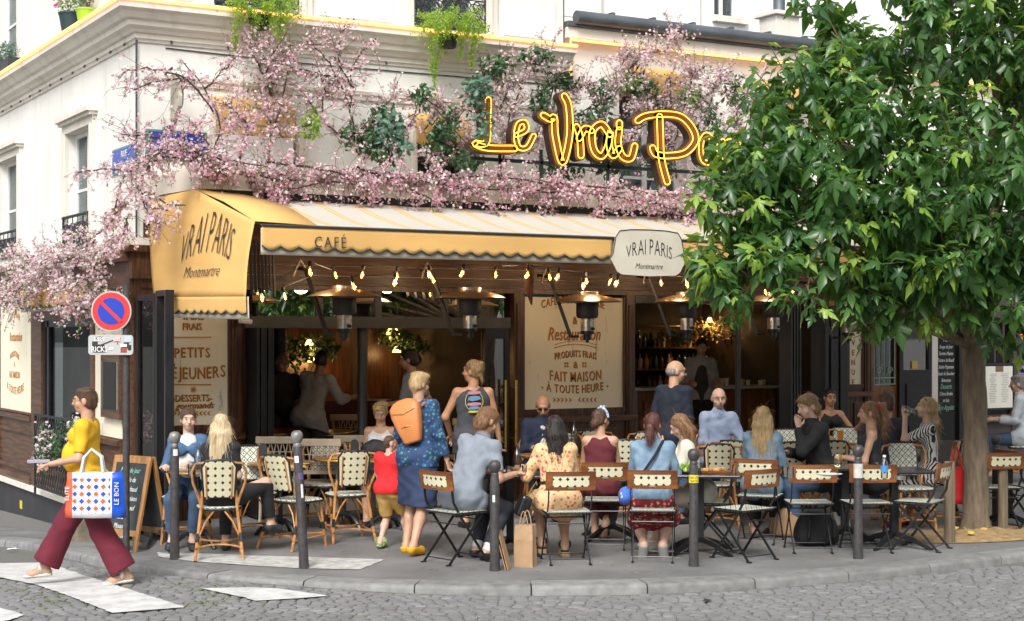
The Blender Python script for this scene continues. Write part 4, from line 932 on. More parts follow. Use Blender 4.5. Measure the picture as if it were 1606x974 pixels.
for y0 in (ya, ya+3.2):
 spart('sign_board', board_m, [((0.01, y0+0.02, sb_z0), (-0.1, y0+1.9, sb_z1))]); spart('wainscot', wood_l, [((0.0, y0, 0.06), (-0.1, y0+1.9, sb_z0))])
 for z0, z1, o_ in ((sb_z0-0.10, sb_z0-0.03, 0.05), (sb_z0-0.28, sb_z0-0.24, 0.03), (0.22, 0.27, 0.03), (0.06, 0.16, 0.05)): spart('wainscot_rail', wood_l, [((o_, y0+0.01, z0), (0.0005, y0+1.88, z1))])
spart('sign_trim', wood_l, [((0.04, ya+0.0, sb_z0-0.02), (0.0105, ya+1.92, sb_z0+0.01))])
spart('pilaster', wood_l, [((0.03, ya+1.93, 0.06), (-0.1, ya+2.3, 2.45))])
spart('white_pier', board_m, [((0.0, yd-0.62, 0.9), (-0.1, yc-0.121, 2.45))]); spart('pier_base', wood_l, [((0.01, yd-0.62, 0.06), (-0.1, yc-0.121, 0.9))]); spart('pier_rail', wood_l, [((0.05, yd-0.62, 0.82), (0.0105, yc-0.121, 0.88))])
spart('window_head', wood_l, [((0.02, yc, pX(110, 502, XS).z), (-0.1, yb, 2.45))])
zw1 = pX(110, 502, XS).z
for y0, y1 in ((yc, yc+0.07), (yb-0.10, yb), (yb-0.28, yb-0.18)): spart('window_post', black, [((0.0, y0, 0.5), (-0.08, y1, zw1))])
spart('window_rail', black, [((0.0, yc+0.07, zw1-0.08), (-0.08, yb-0.1, zw1))]); spart('window_pane', pane, [((-0.03, yc+0.07, 0.5), (-0.04, yb-0.28, zw1-0.08))]); spart('room_behind', mat('room_dim', (0.10, 0.09, 0.07), 0.8, var=0.5, scale=1.5), [((-0.3, yc-0.2, 0.0), (-0.34, yb+0.2, zw1+0.2))])
spart('window_apron', wood_l, [((0.0, yc, 0.06), (-0.1, yb, 0.5))])
mb = MB(); mb.box((XS-0.06, ye+0.02, 1.12), (XS-0.001, yd+0.0, 1.85)); bx = mb.build('menu_case', wood_l, ss, W=True)
mb = MB(); mb.box((XS-0.062, ye+0.09, 1.22), (XS-0.0605, yd-0.07, 1.75)); mb.build('menu_paper', mat('menu_paper', (0.5, 0.5, 0.45), 0.6), ss, W=True); mb = MB(); mb.box((XS-0.075, ye+0.09, 1.22), (XS-0.07, yd-0.07, 1.75)); mb.build('case_glass', pane_clear, ss, W=True)
def side_text(s, x, y, px, **kw):
 p = pX(x, y, XS-0.011); D = (p-CAM).dot(FWD); size = px*D/F/0.73; kw.setdefault('xs', 1.0)
 text(s, (p.x-0.002, p.y, p.z), (0, -1, 0), (0, 0, 1), size, signgold, ss, ext=0.0008, weight=0.001, **kw)
for a in (('CAFÉ BAR', 24, 505, 11, dict(arc=0.5, xs=0.85)), ('Restauration', 25, 535, 15, dict(shear=0.3, xs=0.8)), ('PRODUITS FRAIS', 23, 565, 9, dict(arc=0.5, xs=0.6)), ('&', 23, 575, 8, {}), ('FAIT MAISON', 23, 593, 11, dict(xs=0.8)), ('A TOUTE HEURE', 24, 610, 12, dict(arc=-0.5, xs=0.85))): side_text(a[0], a[1], a[2], a[3], **a[4])
mb = MB(); p = pX(33, 792, XS-0.052); mb.box((p.x-0.002, p.y-0.07, p.z-0.05), (p.x, p.y+0.07, p.z+0.06)); mb.build('yellow_notice', mat('yellow_paper', (0.6, 0.5, 0.05), 0.7), ss, W=True)
stone = mat('worn_stone', (0.20, 0.17, 0.12), 0.9, var=0.5, scale=5, bump=0.8, bscale=30)
def rock(name, c, sx, sy, sz, label, cat, m=stone):
 t = MB(); V = []; Fs = []
 n = 5
 for i in range(n+1):
  for j in range(8):
   a = j*PI/4+0.2; r = 1.0 if i < n-1 else (0.86 if i == n-1 else 0.55); V.append(Vector((math.copysign(abs(math.cos(a))**0.5, math.cos(a))*sx*r*random.uniform(.93, 1.07), math.copysign(abs(math.sin(a))**0.5, math.sin(a))*sy*r*random.uniform(.93, 1.07), sz*min(1, i/(n-1)*0.97+(0.03 if i == n else 0)))))
 for i in range(n):
  for j in range(8): Fs.append((i*8+j, i*8+(j+1) % 8, (i+1)*8+(j+1) % 8, (i+1)*8+j))
 Fs.append(tuple(n*8+j for j in range(8))); t.add(V, Fs); o = t.build(name, m, smooth=True, bevel=0.01); o.location = c; tag(o, label, cat); return o
p = G(145, 842); rock('stone_block', (XS-0.25, p.y-0.3, gz(-.5, p.y)-0.05), 0.17, 0.16, 0.42, 'worn stone block at the foot of the dark plinth behind the walking woman', 'stone')
p = G(0, 815); rock('stone_block', (XS-0.22, yX(0)+0.25, gz(-.5, yX(0))-0.1), 0.14, 0.25, 0.62, 'tall worn corner stone at the left edge of the photo', 'stone')
gr = thing('window_guard', 'black diamond lattice guard rail of the side street window', 'railing', (XS-0.2, yc, 0.1))
gy0, gy1 = pX(140, 700, XS-0.2).y, pX(55, 700, XS-0.2).y; gz0, gz1 = 0.14, pX(57, 650, XS-0.2).z
mb = MB()
for z_ in (gz0, gz1): mb.bar((XS-0.2, gy0, z_), (XS-0.2, gy1, z_), 0.03, 0.03)
for y_ in (gy0, gy1): mb.bar((XS-0.2, y_, 0.04), (XS-0.2, y_, gz1), 0.025, 0.025)
mb.build('guard_frame', iron, gr, W=True)
n = int((gy1-gy0)/0.11); h = gz1-gz0
for q in range(n):
 y_ = gy0+(gy1-gy0)*(q+0.5)/n; mb = MB(); pts = []; pts2 = []
 for j in range(9): pts.append((XS-0.2, y_+0.03*(1 if j % 2 else -1), gz0+h*j/8)); pts2.append((XS-0.19, y_-0.03*(1 if j % 2 else -1), gz0+h*j/8))
 mb.tube(pts, 0.006, 4); mb.tube(pts2, 0.006, 4); mb.build('lattice_bar', iron, gr, W=True)
blue = mat('enamel_blue', (0.03, 0.07, 0.38), 0.25); enw = mat('enamel_white', (0.75, 0.76, 0.76), 0.3); eng = mat('enamel_green', (0.12, 0.24, 0.20), 0.4)
sp = thing('street_name_plate', 'blue enamel street plate with white letters starting RUE on the side wall', 'street sign', pX(195, 248, -0.02))
y0, y1 = pX(216, 248, -0.02).y, pX(176, 248, -0.02).y; z0, z1 = pX(195, 270, -0.02).z, pX(195, 229, -0.02).z
mb = MB(); mb.box((-0.02, y0, z0), (0.0, y1, z1)); mb.build('plate_border', eng, sp, W=True, bevel=0.004); mb = MB(); mb.box((-0.026, y0+0.02, z0+0.02), (-0.0205, y1-0.02, z1-0.02)); mb.build('plate', blue, sp, W=True)
text('RUE', (-0.028, (y0+y1)/2, z0+(z1-z0)*.60), (0, -1, 0), UZ, 0.10, enw, sp, ext=0.001, xs=1.3); text('GERMAIN PILON', (-0.028, (y0+y1)/2, z0+(z1-z0)*.2), (0, -1, 0), UZ, 0.085, enw, sp, ext=0.001, xs=1.05)
sp = thing('street_name_plate', 'larger blue enamel street plate half covered by blossom on the front wall', 'street sign', pY(280, 228, -0.02))
a, b = pY(229, 249, -0.03), pY(325, 208, -0.03); mb = MB(); mb.box((a.x, -0.03, a.z), (b.x, 0.0, b.z)); mb.build('plate_border', eng, sp, W=True, bevel=0.005); mb = MB(); mb.box((a.x+.03, -0.036, a.z+.025), (b.x-.03, -0.0305, b.z-.025)); mb.build('plate', blue, sp, W=True)
text('RUE DES ABBESSES', ((a.x+b.x)/2, -0.038, a.z+.09), UX, UZ, 0.085, enw, sp, ext=0.001, xs=0.75)
hb = thing('blade_sign', 'narrow cream blade sign with black edge, hanging at the corner of the front wall', 'sign', pY(278, 150, -0.5)); p0, p1 = pY(277, 115, -0.45), pY(277, 190, -0.45)
mb = MB(); n_ = Vector((1, 0, 0)); out = [(0.0, p0.z), (-0.17, p0.z-0.05), (-0.27, p0.z-0.2), (-0.29, (p0.z+p1.z)/2), (-0.27, p1.z+.15), (-0.05, p1.z), (0.0, p1.z+.05)]
mb.poly([Vector((p0.x-0.02, -0.30+a_, z_)) for a_, z_ in out], 0.04, (1, 0, 0)); mb.build('blade', mat('blade_cream', (0.5, 0.46, 0.38), 0.6, var=0.2, scale=6), hb, W=True)
mb = MB(); mb.poly([Vector((p0.x+0.0201, -0.28+a_*1.08, z_+(.02 if z_ > 4.4 else -.03))) for a_, z_ in out], 0.012, (1, 0, 0)); mb.build('blade_edge', iron, hb, W=True)
mb = MB(); mb.bar((p0.x, -0.30, p0.z+0.08), (p0.x, 0.0, p0.z+0.04), 0.02, 0.02); mb.build('blade_bracket', iron, hb, W=True); mb = MB(); mb.bar((p0.x, -0.33, p1.z-0.05), (p0.x, 0.0, p1.z-0.05), 0.03, 0.06); mb.build('blade_bracket', iron, hb, W=True)
ac = thing('air_conditioner', 'white air conditioning unit in the low window above the canopy', 'air conditioner', pY(405, 240, -0.1)); a, b = pY(350, 262, -0.3), pY(458, 218, -0.3)
mb = MB(); mb.box((a.x, -0.35, a.z-0.25), (b.x, 0.0, b.z)); mb.build('casing', mat('white_casing', (0.75, 0.75, 0.74), 0.4), ac, W=True, bevel=0.01)
for q in range(6): mb = MB(); mb.box((a.x+0.03, -0.356, a.z-0.2+q*0.035), (a.x+0.75, -0.351, a.z-0.18+q*0.035)); mb.build('grille_slat', darkgrey, ac, W=True)
for j, (xa_, xb2, ya_, yb2, lab) in enumerate(((338, 462, 173, 212, 'small yellow scalloped window awning above the white air unit'), (652, 740, 196, 228, 'small yellow window awning half hidden by leaves left of the neon letter L'), (988, 1072, 122, 148, 'small yellow window awning above the neon word Vrai'), (1182, 1272, 142, 168, 'small yellow window awning peeping over the street tree'))):
 a, b = pY(xa_, yb2, -0.2), pY(xb2, ya_, -0.2); t = thing('window_awning', lab, 'awning', a, group=None); L_ = b.x-a.x
 scallop_strip(lambda s, z, d, a=a: Vector((a.x+s, -0.22-d, z)), b.z, a.z+0.03, 0.035, 0.2, L_, 'valance', cloth_y, t, gather=0.004)
 mb = MB(); mb.sheet([[Vector((a.x, -0.2, b.z)), Vector((b.x, -0.2, b.z))], [Vector((a.x, 0.0, b.z+0.12)), Vector((b.x, 0.0, b.z+0.12))]]); mb.build('awning_roof', cloth_y, t, W=True, solid=0.004)
t = thing('window_awning', 'yellow awning strip under the side street blossom at the left', 'awning', pX(100, 460, XS-0.2)); a, b = pX(62, 470, XS-0.25), pX(133, 445, XS-0.25)
scallop_strip(lambda s, z, d: Vector((XS-0.25-d, b.y+s, z)), 2.62, 2.42, 0.035, 0.2, 3.2, 'valance', cloth_y, t, gather=0.004); scallop_strip(lambda s, z, d: Vector((XS-0.22-d, b.y+s, z)), 2.6, 2.34, 0, 1, 3.2, 'under_valance', cloth_w, t, gather=0.004)
# ================================================================ furniture
w_green = weave('woven_black_green', (0.66, 0.67, 0.57), (0.015, 0.035, 0.028), (0.12, 0.36, 0.26), 15, 0.065, 0.13)
w_yel = weave('woven_black_yellow', (0.68, 0.65, 0.46), (0.015, 0.015, 0.015), (0.58, 0.44, 0.14), 15, 0.0, 0.25)
rattan = mat('rattan', (0.52, 0.26, 0.09), 0.32, c2=(0.34, 0.14, 0.04), scale=(14, 14, 14), lo=0.35, hi=0.6, rand=0.15)
bind_m = mat('black_binding', (0.015, 0.015, 0.016), 0.5)
chairwood = wood('honey_wood', (0.25, 0.09, 0.028), (0.12, 0.04, 0.013), scale=(3, 22, 22), rough=0.35, rand=0.15)
blackmetal = mat('black_metal', (0.012, 0.013, 0.015), 0.38)
creamwood = mat('limed_wood', (0.42, 0.35, 0.25), 0.6, var=0.15, scale=6)
leather = mat('black_leather', (0.012, 0.012, 0.013), 0.3)
def arcpts(a, b, c, n=8):
 """quadratic curve"""
 a, b, c = Vector(a), Vector(b), Vector(c); return [a*(1-t)**2+b*2*t*(1-t)+c*t*t for t in [i/n for i in range(n+1)]]
def rattan_chair(label, loc, rz):
 t = thing('bistro_chair', label, 'chair', loc, rz, 'rattan bistro chairs of the terrace')
 mb = MB(); o1 = []; n = 20
 for i in range(n):
  a = 2*PI*i/n; x = 0.205*math.copysign(abs(math.cos(a))**0.6, math.cos(a)); y = 0.205*math.copysign(abs(math.sin(a))**0.6, math.sin(a)); o1.append((x*(1+0.1*y/0.2), y))
 V = [Vector((x, y, 0.435)) for x, y in o1]+[Vector((x, y, 0.462)) for x, y in o1]+[Vector((x*.9, y*.9, 0.472)) for x, y in o1]+[Vector((0, 0, 0.465))]
 Fs = [(i, (i+1) % n, n+(i+1) % n, n+i) for i in range(n)]+[(n+i, n+(i+1) % n, 2*n+(i+1) % n, 2*n+i) for i in range(n)]+[(2*n+i, 2*n+(i+1) % n, 3*n) for i in range(n)]+[tuple(reversed(range(n)))]
 mb.add(V, Fs, [(v.x, v.y) for v in V]); mb.build('seat', w_green, t, smooth=True)
 mb = MB(); mb.tube([Vector((x*1.0, y*1.0, 0.448)) for x, y in o1], 0.012, 5, close=True); mb.build('seat_rim', bind_m, t)
 for sx in (-1, 1):
  mb = MB(); mb.tube([(sx*0.165, 0.15, 0.44), (sx*0.18, 0.175, 0.2), (sx*0.195, 0.20, 0)], 0.0135, 7); mb.build('leg', rattan, t, smooth=True)
  mb = MB(); mb.tube([(sx*0.215, -0.34, 0), (sx*0.19, -0.24, 0.22), (sx*0.165, -0.19, 0.44), (sx*0.15, -0.22, 0.62)], 0.0145, 7); mb.build('leg', rattan, t, smooth=True)
  mb = MB(); mb.tube([(sx*0.16, -0.195, 0.47), (sx*0.185, -0.215, 0.56), (sx*0.235, -0.25, 0.70), (sx*0.245, -0.27, 0.80), (sx*0.21, -0.285, 0.875), (sx*0.12, -0.295, 0.885)], 0.0125, 7); mb.build('back_bow', rattan, t, smooth=True)
  mb = MB(); mb.tube([(sx*0.185, 0.18, 0.16), (sx*0.11, 0.17, 0.34), (sx*0.06, 0.16, 0.43)], 0.008, 5); mb.build('brace', rattan, t, smooth=True)
  mb = MB(); mb.tube([(sx*0.195, -0.26, 0.18), (sx*0.12, -0.21, 0.34), (sx*0.05, -0.19, 0.43)], 0.008, 5); mb.build('brace', rattan, t, smooth=True)
  mb = MB(); mb.tube([(sx*0.183, 0.18, 0.17), (sx*0.176, 0.168, 0.24)], 0.018, 7); mb.build('binding', bind_m, t)
  mb = MB(); mb.tube([(sx*0.20, -0.275, 0.16), (sx*0.188, -0.238, 0.23)], 0.019, 7); mb.build('binding', bind_m, t)
  mb = MB(); mb.tube([(sx*0.19, 0.19, 0.11), (sx*0.21, -0.31, 0.10)], 0.009, 5); mb.build('rung', rattan, t, smooth=True)
 mb = MB(); mb.tube(arcpts((-0.21, -0.32, 0.11), (0, -0.02, 0.14), (0.21, -0.32, 0.11), 8), 0.009, 5); mb.build('rung', rattan, t, smooth=True)
 mb = MB(); mb.tube(arcpts((-0.19, 0.20, 0.13), (0, -0.12, 0.13), (0.19, 0.20, 0.13), 8), 0.009, 5); mb.build('rung', rattan, t, smooth=True)
 def bp(x, z): return Vector((x, -0.215-0.115*(z-0.5)/0.4+0.05*(abs(x)/0.14)**2*0.3-0.012, z))
 z0, z1 = 0.565, 0.90; rows = []; uv = []; rows2 = []; uv2 = []
 for j in range(7):
  z = z0+(z1-z0)*j/6; hw = 0.135+0.02*j/6; hw2 = hw-(0.02 if j == 6 else 0)
  rows.append([bp(-hw2+2*hw2*i/6, z)+Vector((0, -0.006, 0)) for i in range(7)]); uv.append([(-hw2+2*hw2*i/6, z) for i in range(7)])
  rows2.append([p+Vector((0, 0.016, 0)) for p in rows[-1]][::-1]); uv2.append(uv[-1][::-1])
 mb = MB(); mb.sheet(rows, uv); mb.sheet(rows2, uv2); mb.mi = 1
 mb.build('woven_back', [w_yel, w_green], t, smooth=True); me = t.children[-1].data
 ms = [0 if i < 36 else 1 for i in range(len(me.polygons))]; me.polygons.foreach_set('material_index', ms)
 ed = [bp(-0.135, z0)]+[bp(-0.137-0.018*j/5, z0+(z1-z0)*j/6) for j in range(1, 6)]+[bp(-0.12, z1+0.004), bp(0, z1+0.012), bp(0.12, z1+0.004)]+[bp(0.137+0.018*j/5, z0+(z1-z0)*j/6) for j in range(5, 0, -1)]+[bp(0.135, z0)]
 mb = MB(); mb.tube(ed, 0.011, 6, close=True); mb.build('back_edge', bind_m, t)
 for sx in (-1, 1): mb = MB(); mb.tube([bp(sx*0.11, 0.55)+Vector((0, -0.012, 0)), bp(sx*0.118, 0.86)+Vector((0, -0.012, 0))], 0.008, 5); mb.build('back_slat', rattan, t)
 return t
def folding_chair(label, loc, rz):
 t = thing('folding_chair', label, 'chair', loc, rz, 'folding chairs along the kerb')
 for sx in (-1, 1):
  x = sx*0.195; mb = MB(); mb.bar((x, 0.20, 0.01), (x, -0.11, 0.42), 0.010, 0.022); mb.bar((x, -0.11, 0.42), (x, -0.20, 0.56), 0.010, 0.022); mb.bar((x, -0.20, 0.56), (x, -0.235, 0.80), 0.010, 0.022); mb.box((x-0.012, 0.185, 0), (x+0.012, 0.235, 0.012)); mb.build('leg', blackmetal, t)
  x = sx*0.178; mb = MB(); mb.bar((x, -0.23, 0.01), (x, 0.17, 0.455), 0.010, 0.022); mb.box((x-0.012, -0.265, 0), (x+0.012, -0.215, 0.012)); mb.build('leg', blackmetal, t)
  mb = MB(); mb.bar((sx*0.187, -0.17, 0.437), (sx*0.187, 0.19, 0.447), 0.010, 0.022); mb.build('seat_rail', blackmetal, t)
 for y, z in ((0.17, 0.05), (-0.2, 0.05), (-0.145, 0.36), (0.11, 0.39)):
  mb = MB(); mb.tube([(-0.19, y, z), (0.19, y, z)], 0.006, 5); mb.build('rung', blackmetal, t)
 mb = MB(); x, y = 0.2, 0.185; pr = [(-x, -y), (x, -y), (x+.005, 0), (x, y), (-x, y), (-x-.005, 0)]
 V = [Vector((a, b, 0.449)) for a, b in pr]+[Vector((a, b, 0.468)) for a, b in pr]; mb.add(V, [(5, 4, 3, 2, 1, 0), tuple(range(6, 12))]+[(i, (i+1) % 6, 6+(i+1) % 6, 6+i) for i in range(6)], [(v.x, v.y) for v in V]); mb.build('seat', w_green, t)
 mb = MB(); mb.tube([Vector((a*1.01, b*1.01, 0.459)) for a, b in pr], 0.009, 5, close=True); mb.build('seat_rim', bind_m, t)
 def q(x, z): return Vector((x, -0.222-(z-0.68)*0.16-0.03*(1-(x/0.22)**2), z))
 zs = (0.665, 0.698, 0.797, 0.835); n = 12; X = [-0.225+0.45*i/n for i in range(n+1)]
 def slab(xs_, z0, z1, th, name, m, uv=False):
  mb = MB(); f = [[q(x, z)+Vector((0, -th, 0)) for x in xs_] for z in (z0, z1)]; b = [[q(x, z)+Vector((0, th, 0)) for x in xs_] for z in (z0, z1)]
  U = [[(x, z) for x in xs_] for z in (z0, z1)]
  mb.sheet(f, U); mb.sheet([r[::-1] for r in b], [r[::-1] for r in U]); mb.sheet([f[1], b[1]], [U[1], U[1]]); mb.sheet([b[0], f[0]], [U[0], U[0]]); mb.sheet([[f[0][0], b[0][0]], [f[1][0], b[1][0]]], [[(0, 0)]*2]*2); mb.sheet([[b[0][-1], f[0][-1]], [b[1][-1], f[1][-1]]], [[(0, 0)]*2]*2)
  return mb.build(name, m, t)
 br = slab(X, zs[0], zs[1]-0.0005, 0.010, 'back_board', chairwood); slab(X, zs[2]+0.0005, zs[3], 0.010, 'back_board', chairwood)
 slab(X[:2]+[-0.165], zs[1], zs[2], 0.0095, 'back_board', chairwood); slab([0.165]+X[-2:], zs[1], zs[2], 0.0095, 'back_board', chairwood)
 slab([-0.1645+0.329*i/8 for i in range(9)], zs[1], zs[2], 0.005, 'woven_inset', w_yel)
 mb = MB(); p = q(0, 0.69); mb.box((-0.03, p.y-0.0125, 0.683), (0.03, p.y-0.0105, 0.697)); mb.build('metal_plate', steel, t)
 return t
def cream_chair(label, loc, rz):
 t = thing('lattice_chair', label, 'chair', loc, rz, 'cream lattice chairs inside the opening')
 for sx in (-1, 1):
  mb = MB(); mb.tube([(sx*0.19, -0.25, 0), (sx*0.185, -0.2, 0.45), (sx*0.20, -0.26, 0.92)], 0.017, 6); mb.build('leg', creamwood, t, smooth=True)
  mb = MB(); mb.tube([(sx*0.18, 0.2, 0), (sx*0.18, 0.19, 0.45)], 0.016, 6); mb.build('leg', creamwood, t, smooth=True)
 mb = MB(); mb.box((-0.2, -0.2, 0.43), (0.2, 0.21, 0.47)); mb.build('seat', creamwood, t, bevel=0.01)
 mb = MB(); mb.box((-0.235, -0.275, 0.86), (0.235, -0.24, 0.94)); mb.build('top_rail', creamwood, t, bevel=0.008); mb = MB(); mb.box((-0.18, -0.235, 0.56), (0.18, -0.21, 0.60)); mb.build('low_rail', creamwood, t)
 mb = MB()
 for k in range(5):
  x = -0.13+k*0.065
  mb.bar((x, -0.225, 0.60), (x+0.05, -0.25, 0.86), 0.010, 0.01); mb.bar((x+0.05, -0.222, 0.60), (x, -0.247, 0.86), 0.010, 0.01)
 for z in (0.68, 0.77): mb.bar((-0.17, -0.24, z), (0.17, -0.24, z), 0.01, 0.01)
 mb.build('lattice', creamwood, t); return t
tabwood = wood('table_wood', (0.32, 0.16, 0.06), (0.18, 0.08, 0.03), scale=(3, 22, 22), rough=0.3)
def cast_base(mb, r=0.26, legs=3, h=0.7):
 mb.lathe([(0.035, 0.10), (0.022, 0.16), (0.022, 0.3), (0.032, 0.34), (0.02, 0.38), (0.02, h)], n=10)
 for k in range(legs):
  a = 2*PI*k/legs+0.5; c, s = math.cos(a), math.sin(a); mb.tube([(0.02*c, 0.02*s, 0.14), (r*.5*c, r*.5*s, 0.13), (r*.85*c, r*.85*s, 0.05), (r*c, r*s, 0.0)], [0.03, 0.026, 0.022, 0.02], 6)
def round_table(label, loc, r=0.33, m=None, group='round tables of the terrace'):
 t = thing('round_table', label, 'table', loc, 0.3, group); mb = MB(); mb.lathe([(r-.012, .715), (r, .72), (r, .74), (r-.01, .747)], n=28); mb.build('table_top', m or tabwood, t, smooth=True)
 mb = MB(); mb.lathe([(r+.001, .722), (r+.004, .73), (r+.001, .738)], n=28, cap=False); mb.build('brass_band', brass, t, smooth=True)
 mb = MB(); cast_base(mb, h=0.714); mb.build('cast_base', blackmetal, t, smooth=True); return t
def cross_table(label, loc, rz, wx=0.62, wy=0.62):
 t = thing('black_table', label, 'table', loc, rz, 'black tables by the kerb'); mb = MB(); mb.box((-wx/2, -wy/2, .725), (wx/2, wy/2, .75)); mb.build('table_top', mat('black_tabletop', (0.022, 0.022, 0.025), 0.18), t, bevel=0.006)
 mb = MB(); mb.box((-.035, -.035, .1), (.035, .035, .724)); mb.build('column', blackmetal, t)
 for k in range(4):
  a = PI/4+k*PI/2; c, s = math.cos(a), math.sin(a); mb = MB(); mb.tube([(0.03*c, 0.03*s, .13), (0.2*c, 0.2*s, .085), (0.40*c, 0.40*s, .0)], [0.035, 0.03, 0.022], 4); mb.build('foot', blackmetal, t)
 return t
def on(x, y): return G(x, y)
FC = {}
fch0 = folding_chair('folding chair of the man in the grey polo shirt, turned three quarters away', atD(716, 14.35), face_rz(48)); protoF = fch0
for x, D, phi, lab in (
 (888, 14.35, -8, 'folding chair under the woman in the floral blouse, behind the paper bag'),
 (949, 15.35, 3, 'folding chair under the woman in the burgundy top with a white hair band'),
 (1024, 14.5, 6, 'folding chair under the redhead in the denim jacket and red floral skirt'),
 (1112, 15.15, -82, 'folding chair under the girl in the white lace blouse, seen from the side'),
 (1166, 14.55, -38, 'empty folding chair just right of the bollard with the yellow sticker, turned left'),
 (1192, 15.75, 20, 'folding chair under the blonde in the pale denim jacket'),
 (1268, 15.1, 0, 'empty folding chair in front of the black backpack'),
 (1358, 15.1, -4, 'empty folding chair behind the bollard with the white sticker'),
 (1442, 15.2, -58, 'empty folding chair turned left at the right end of the front row by the post'),
 (1560, 16.6, -10, 'folding chair with its back to the street, right of the street tree'),
 (1612, 16.8, 75, 'folding chair cut by the right edge of the photo')):
 o = copy_tree(protoF); o['label'] = lab; p = atD(x, D); o.location = p; o.rotation_euler = (0, 0, face_rz(phi))
protoR = rattan_chair('rattan chair carrying the long haired blonde, nearest the sign pole side', atD(344, 14.75), face_rz(-10))
RC = [(398, 16.0, 158, 'empty rattan chair against the dark pilaster, facing the street'), (466, 15.35, 32, 'empty rattan chair partly hidden by the second bollard, seat towards the camera left'), (545, 15.9, -18, 'empty rattan chair with its back to the street left of the little boy'),
 (500, 16.9, 188, 'rattan chair behind the second bollard on the far side of the round table'), (290, 15.7, 178, 'rattan chair under the woman in the dark denim jacket'), (598, 17.4, 185, 'rattan chair under the woman in the white tank top'),
 (905, 18.2, 150, 'rattan chair beside the suited man table'), (978, 17.6, 0, 'rattan chair behind the burgundy woman shoulder'), (936, 19.3, 10, 'rattan chair at the foot of the painted sign, further back'), (1036, 18.0, 20, 'rattan chair beyond the redhead, near the standing man'), (1012, 19.0, 0, 'rattan chair just left of the standing man, far row'),
 (1126, 16.9, 5, 'rattan chair with its back to the street in front of the bearded man'), (1175, 18.4, 170, 'rattan chair at the right end of the bearded man table'), (1245, 18.9, 175, 'rattan chair in the far row between the two blondes heads'), (1236, 17.2, 0, 'rattan chair just behind the young man with his hand on his chin'),
 (1306, 17.4, 8, 'rattan chair in front of the woman with glasses'), (1337, 19.3, 175, 'rattan chair behind the glass of orange juice'), (1404, 17.6, 0, 'rattan chair right of the dark shirted man'), (1165, 17.4, 30, 'rattan chair hidden behind the blonde in pale denim'), (1430, 16.5, 175, 'rattan chair facing the street behind the right front table'),
 (1492, 17.1, -120, 'rattan chair with the red tote bag hung on its back'), (1130, 18.4, 175, 'rattan chair under the bearded man in the blue shirt'), (850, 18.0, 178, 'rattan chair under the suited man with sunglasses'), (1300, 19.8, 178, 'rattan chair under the woman with glasses at the back'), (1458, 17.25, -80, 'rattan chair under the woman in the striped dress')]
for x, D, phi, lab in RC:
 o = copy_tree(protoR); o['label'] = lab; o.location = atD(x, D); o.rotation_euler = (0, 0, face_rz(phi))
o = copy_tree(protoR); o['label'] = 'rattan chair inside the right window under the grey haired man'; o['group'] = 'rattan bistro chairs of the terrace'; o.location = atD(1606, 21.9, .05); o.rotation_euler = (0, 0, face_rz(-70))
protoC = cream_chair('cream lattice chair behind the left round table', atD(440, 17.6, 0.0), face_rz(0))
for x, D, phi, lab in ((560, 17.8, 0, 'cream lattice chair left of the woman in the white tank top'), (550, 20.4, 0, 'cream lattice chair deeper inside the café'), (728, 19.5, -20, 'cream lattice chair beside the man in the sleeveless shirt'), (505, 17.2, 0, 'cream lattice chair behind the second round table')):
 o = copy_tree(protoC); o['label'] = lab; o.location = atD(x, D, 0.1 if D > 18.5 else 0.0); o.rotation_euler = (0, 0, face_rz(phi))
def stool(label, loc):
 t = thing('padded_chair', label, 'chair', loc, 0, 'leather padded chairs inside'); mb = MB(); mb.lathe([(0.16, 0.66), (0.2, 0.68), (0.2, 0.72), (0.15, 0.745)], n=16); mb.build('seat_pad', leather, t, smooth=True)
 mb = MB(); cast_base(mb, 0.2, 4, 0.66); mb.build('base', blackmetal, t, smooth=True); return t
stool('black leather stool inside the opening, left', atD(447, 19.0, 0.1)); o = stool('black leather stool inside the opening, right of its twin', atD(515, 19.0, 0.1))
T = {}
T['a'] = round_table('small round wooden table between the two women at the left', atD(312, 15.35), 0.29)
T['b'] = round_table('round wooden table with an orange mat behind the second bollard', atD(440, 16.3), 0.34)
T['c'] = round_table('round wooden table with an orange mat left of the boy', atD(540, 16.9), 0.34)
T['d'] = round_table('round wooden table in front of the woman in the white tank top', atD(612, 16.7), 0.30)
T['e'] = round_table('round wooden table of the suited man in sunglasses', atD(862, 17.3), 0.33)
T['f'] = round_table('round wooden table behind the burgundy woman', atD(975, 18.4), 0.33)
T['g'] = round_table('round table with salad in front of the woman with glasses', atD(1325, 18.8), 0.33)
T['w'] = round_table('round wooden table at the right behind the striped dress', atD(1400, 18.9), 0.33)
T['x'] = round_table('round wooden table inside the opening near the waiter', atD(430, 19.6, 0.1), 0.33); T['y'] = round_table('round wooden table deep inside by the banquette', atD(520, 19.9, 0.1), 0.33)
def long_table(label, x0, x1, D, z=0):
 a, b = atD(x0, D, z), atD(x1, D, z); t = thing('long_table', label, 'table', (a+b)/2, -math.radians(30)); L_ = (b-a).length; mb = MB(); mb.box((-L_/2, -.32, .715), (L_/2, .32, .75)); mb.build('table_top', tabwood, t, bevel=.005)
 for sx in (-1, 1):
  M_ = Matrix.Translation((sx*L_*.3, 0, 0)); mb = MB(M_); cast_base(mb, h=0.714); mb.build('cast_base', blackmetal, t, smooth=True)
 return t
T['h'] = long_table('wooden table in front of the bearded man in the blue shirt', 1055, 1180, 17.7); T['i'] = long_table('long wooden table behind the blonde in pale denim', 1190, 1262, 18.1)
T['j'] = cross_table('black table between the man in the grey polo and the floral blouse', atD(800, 14.9), face_rz(0), 0.66, 0.62)
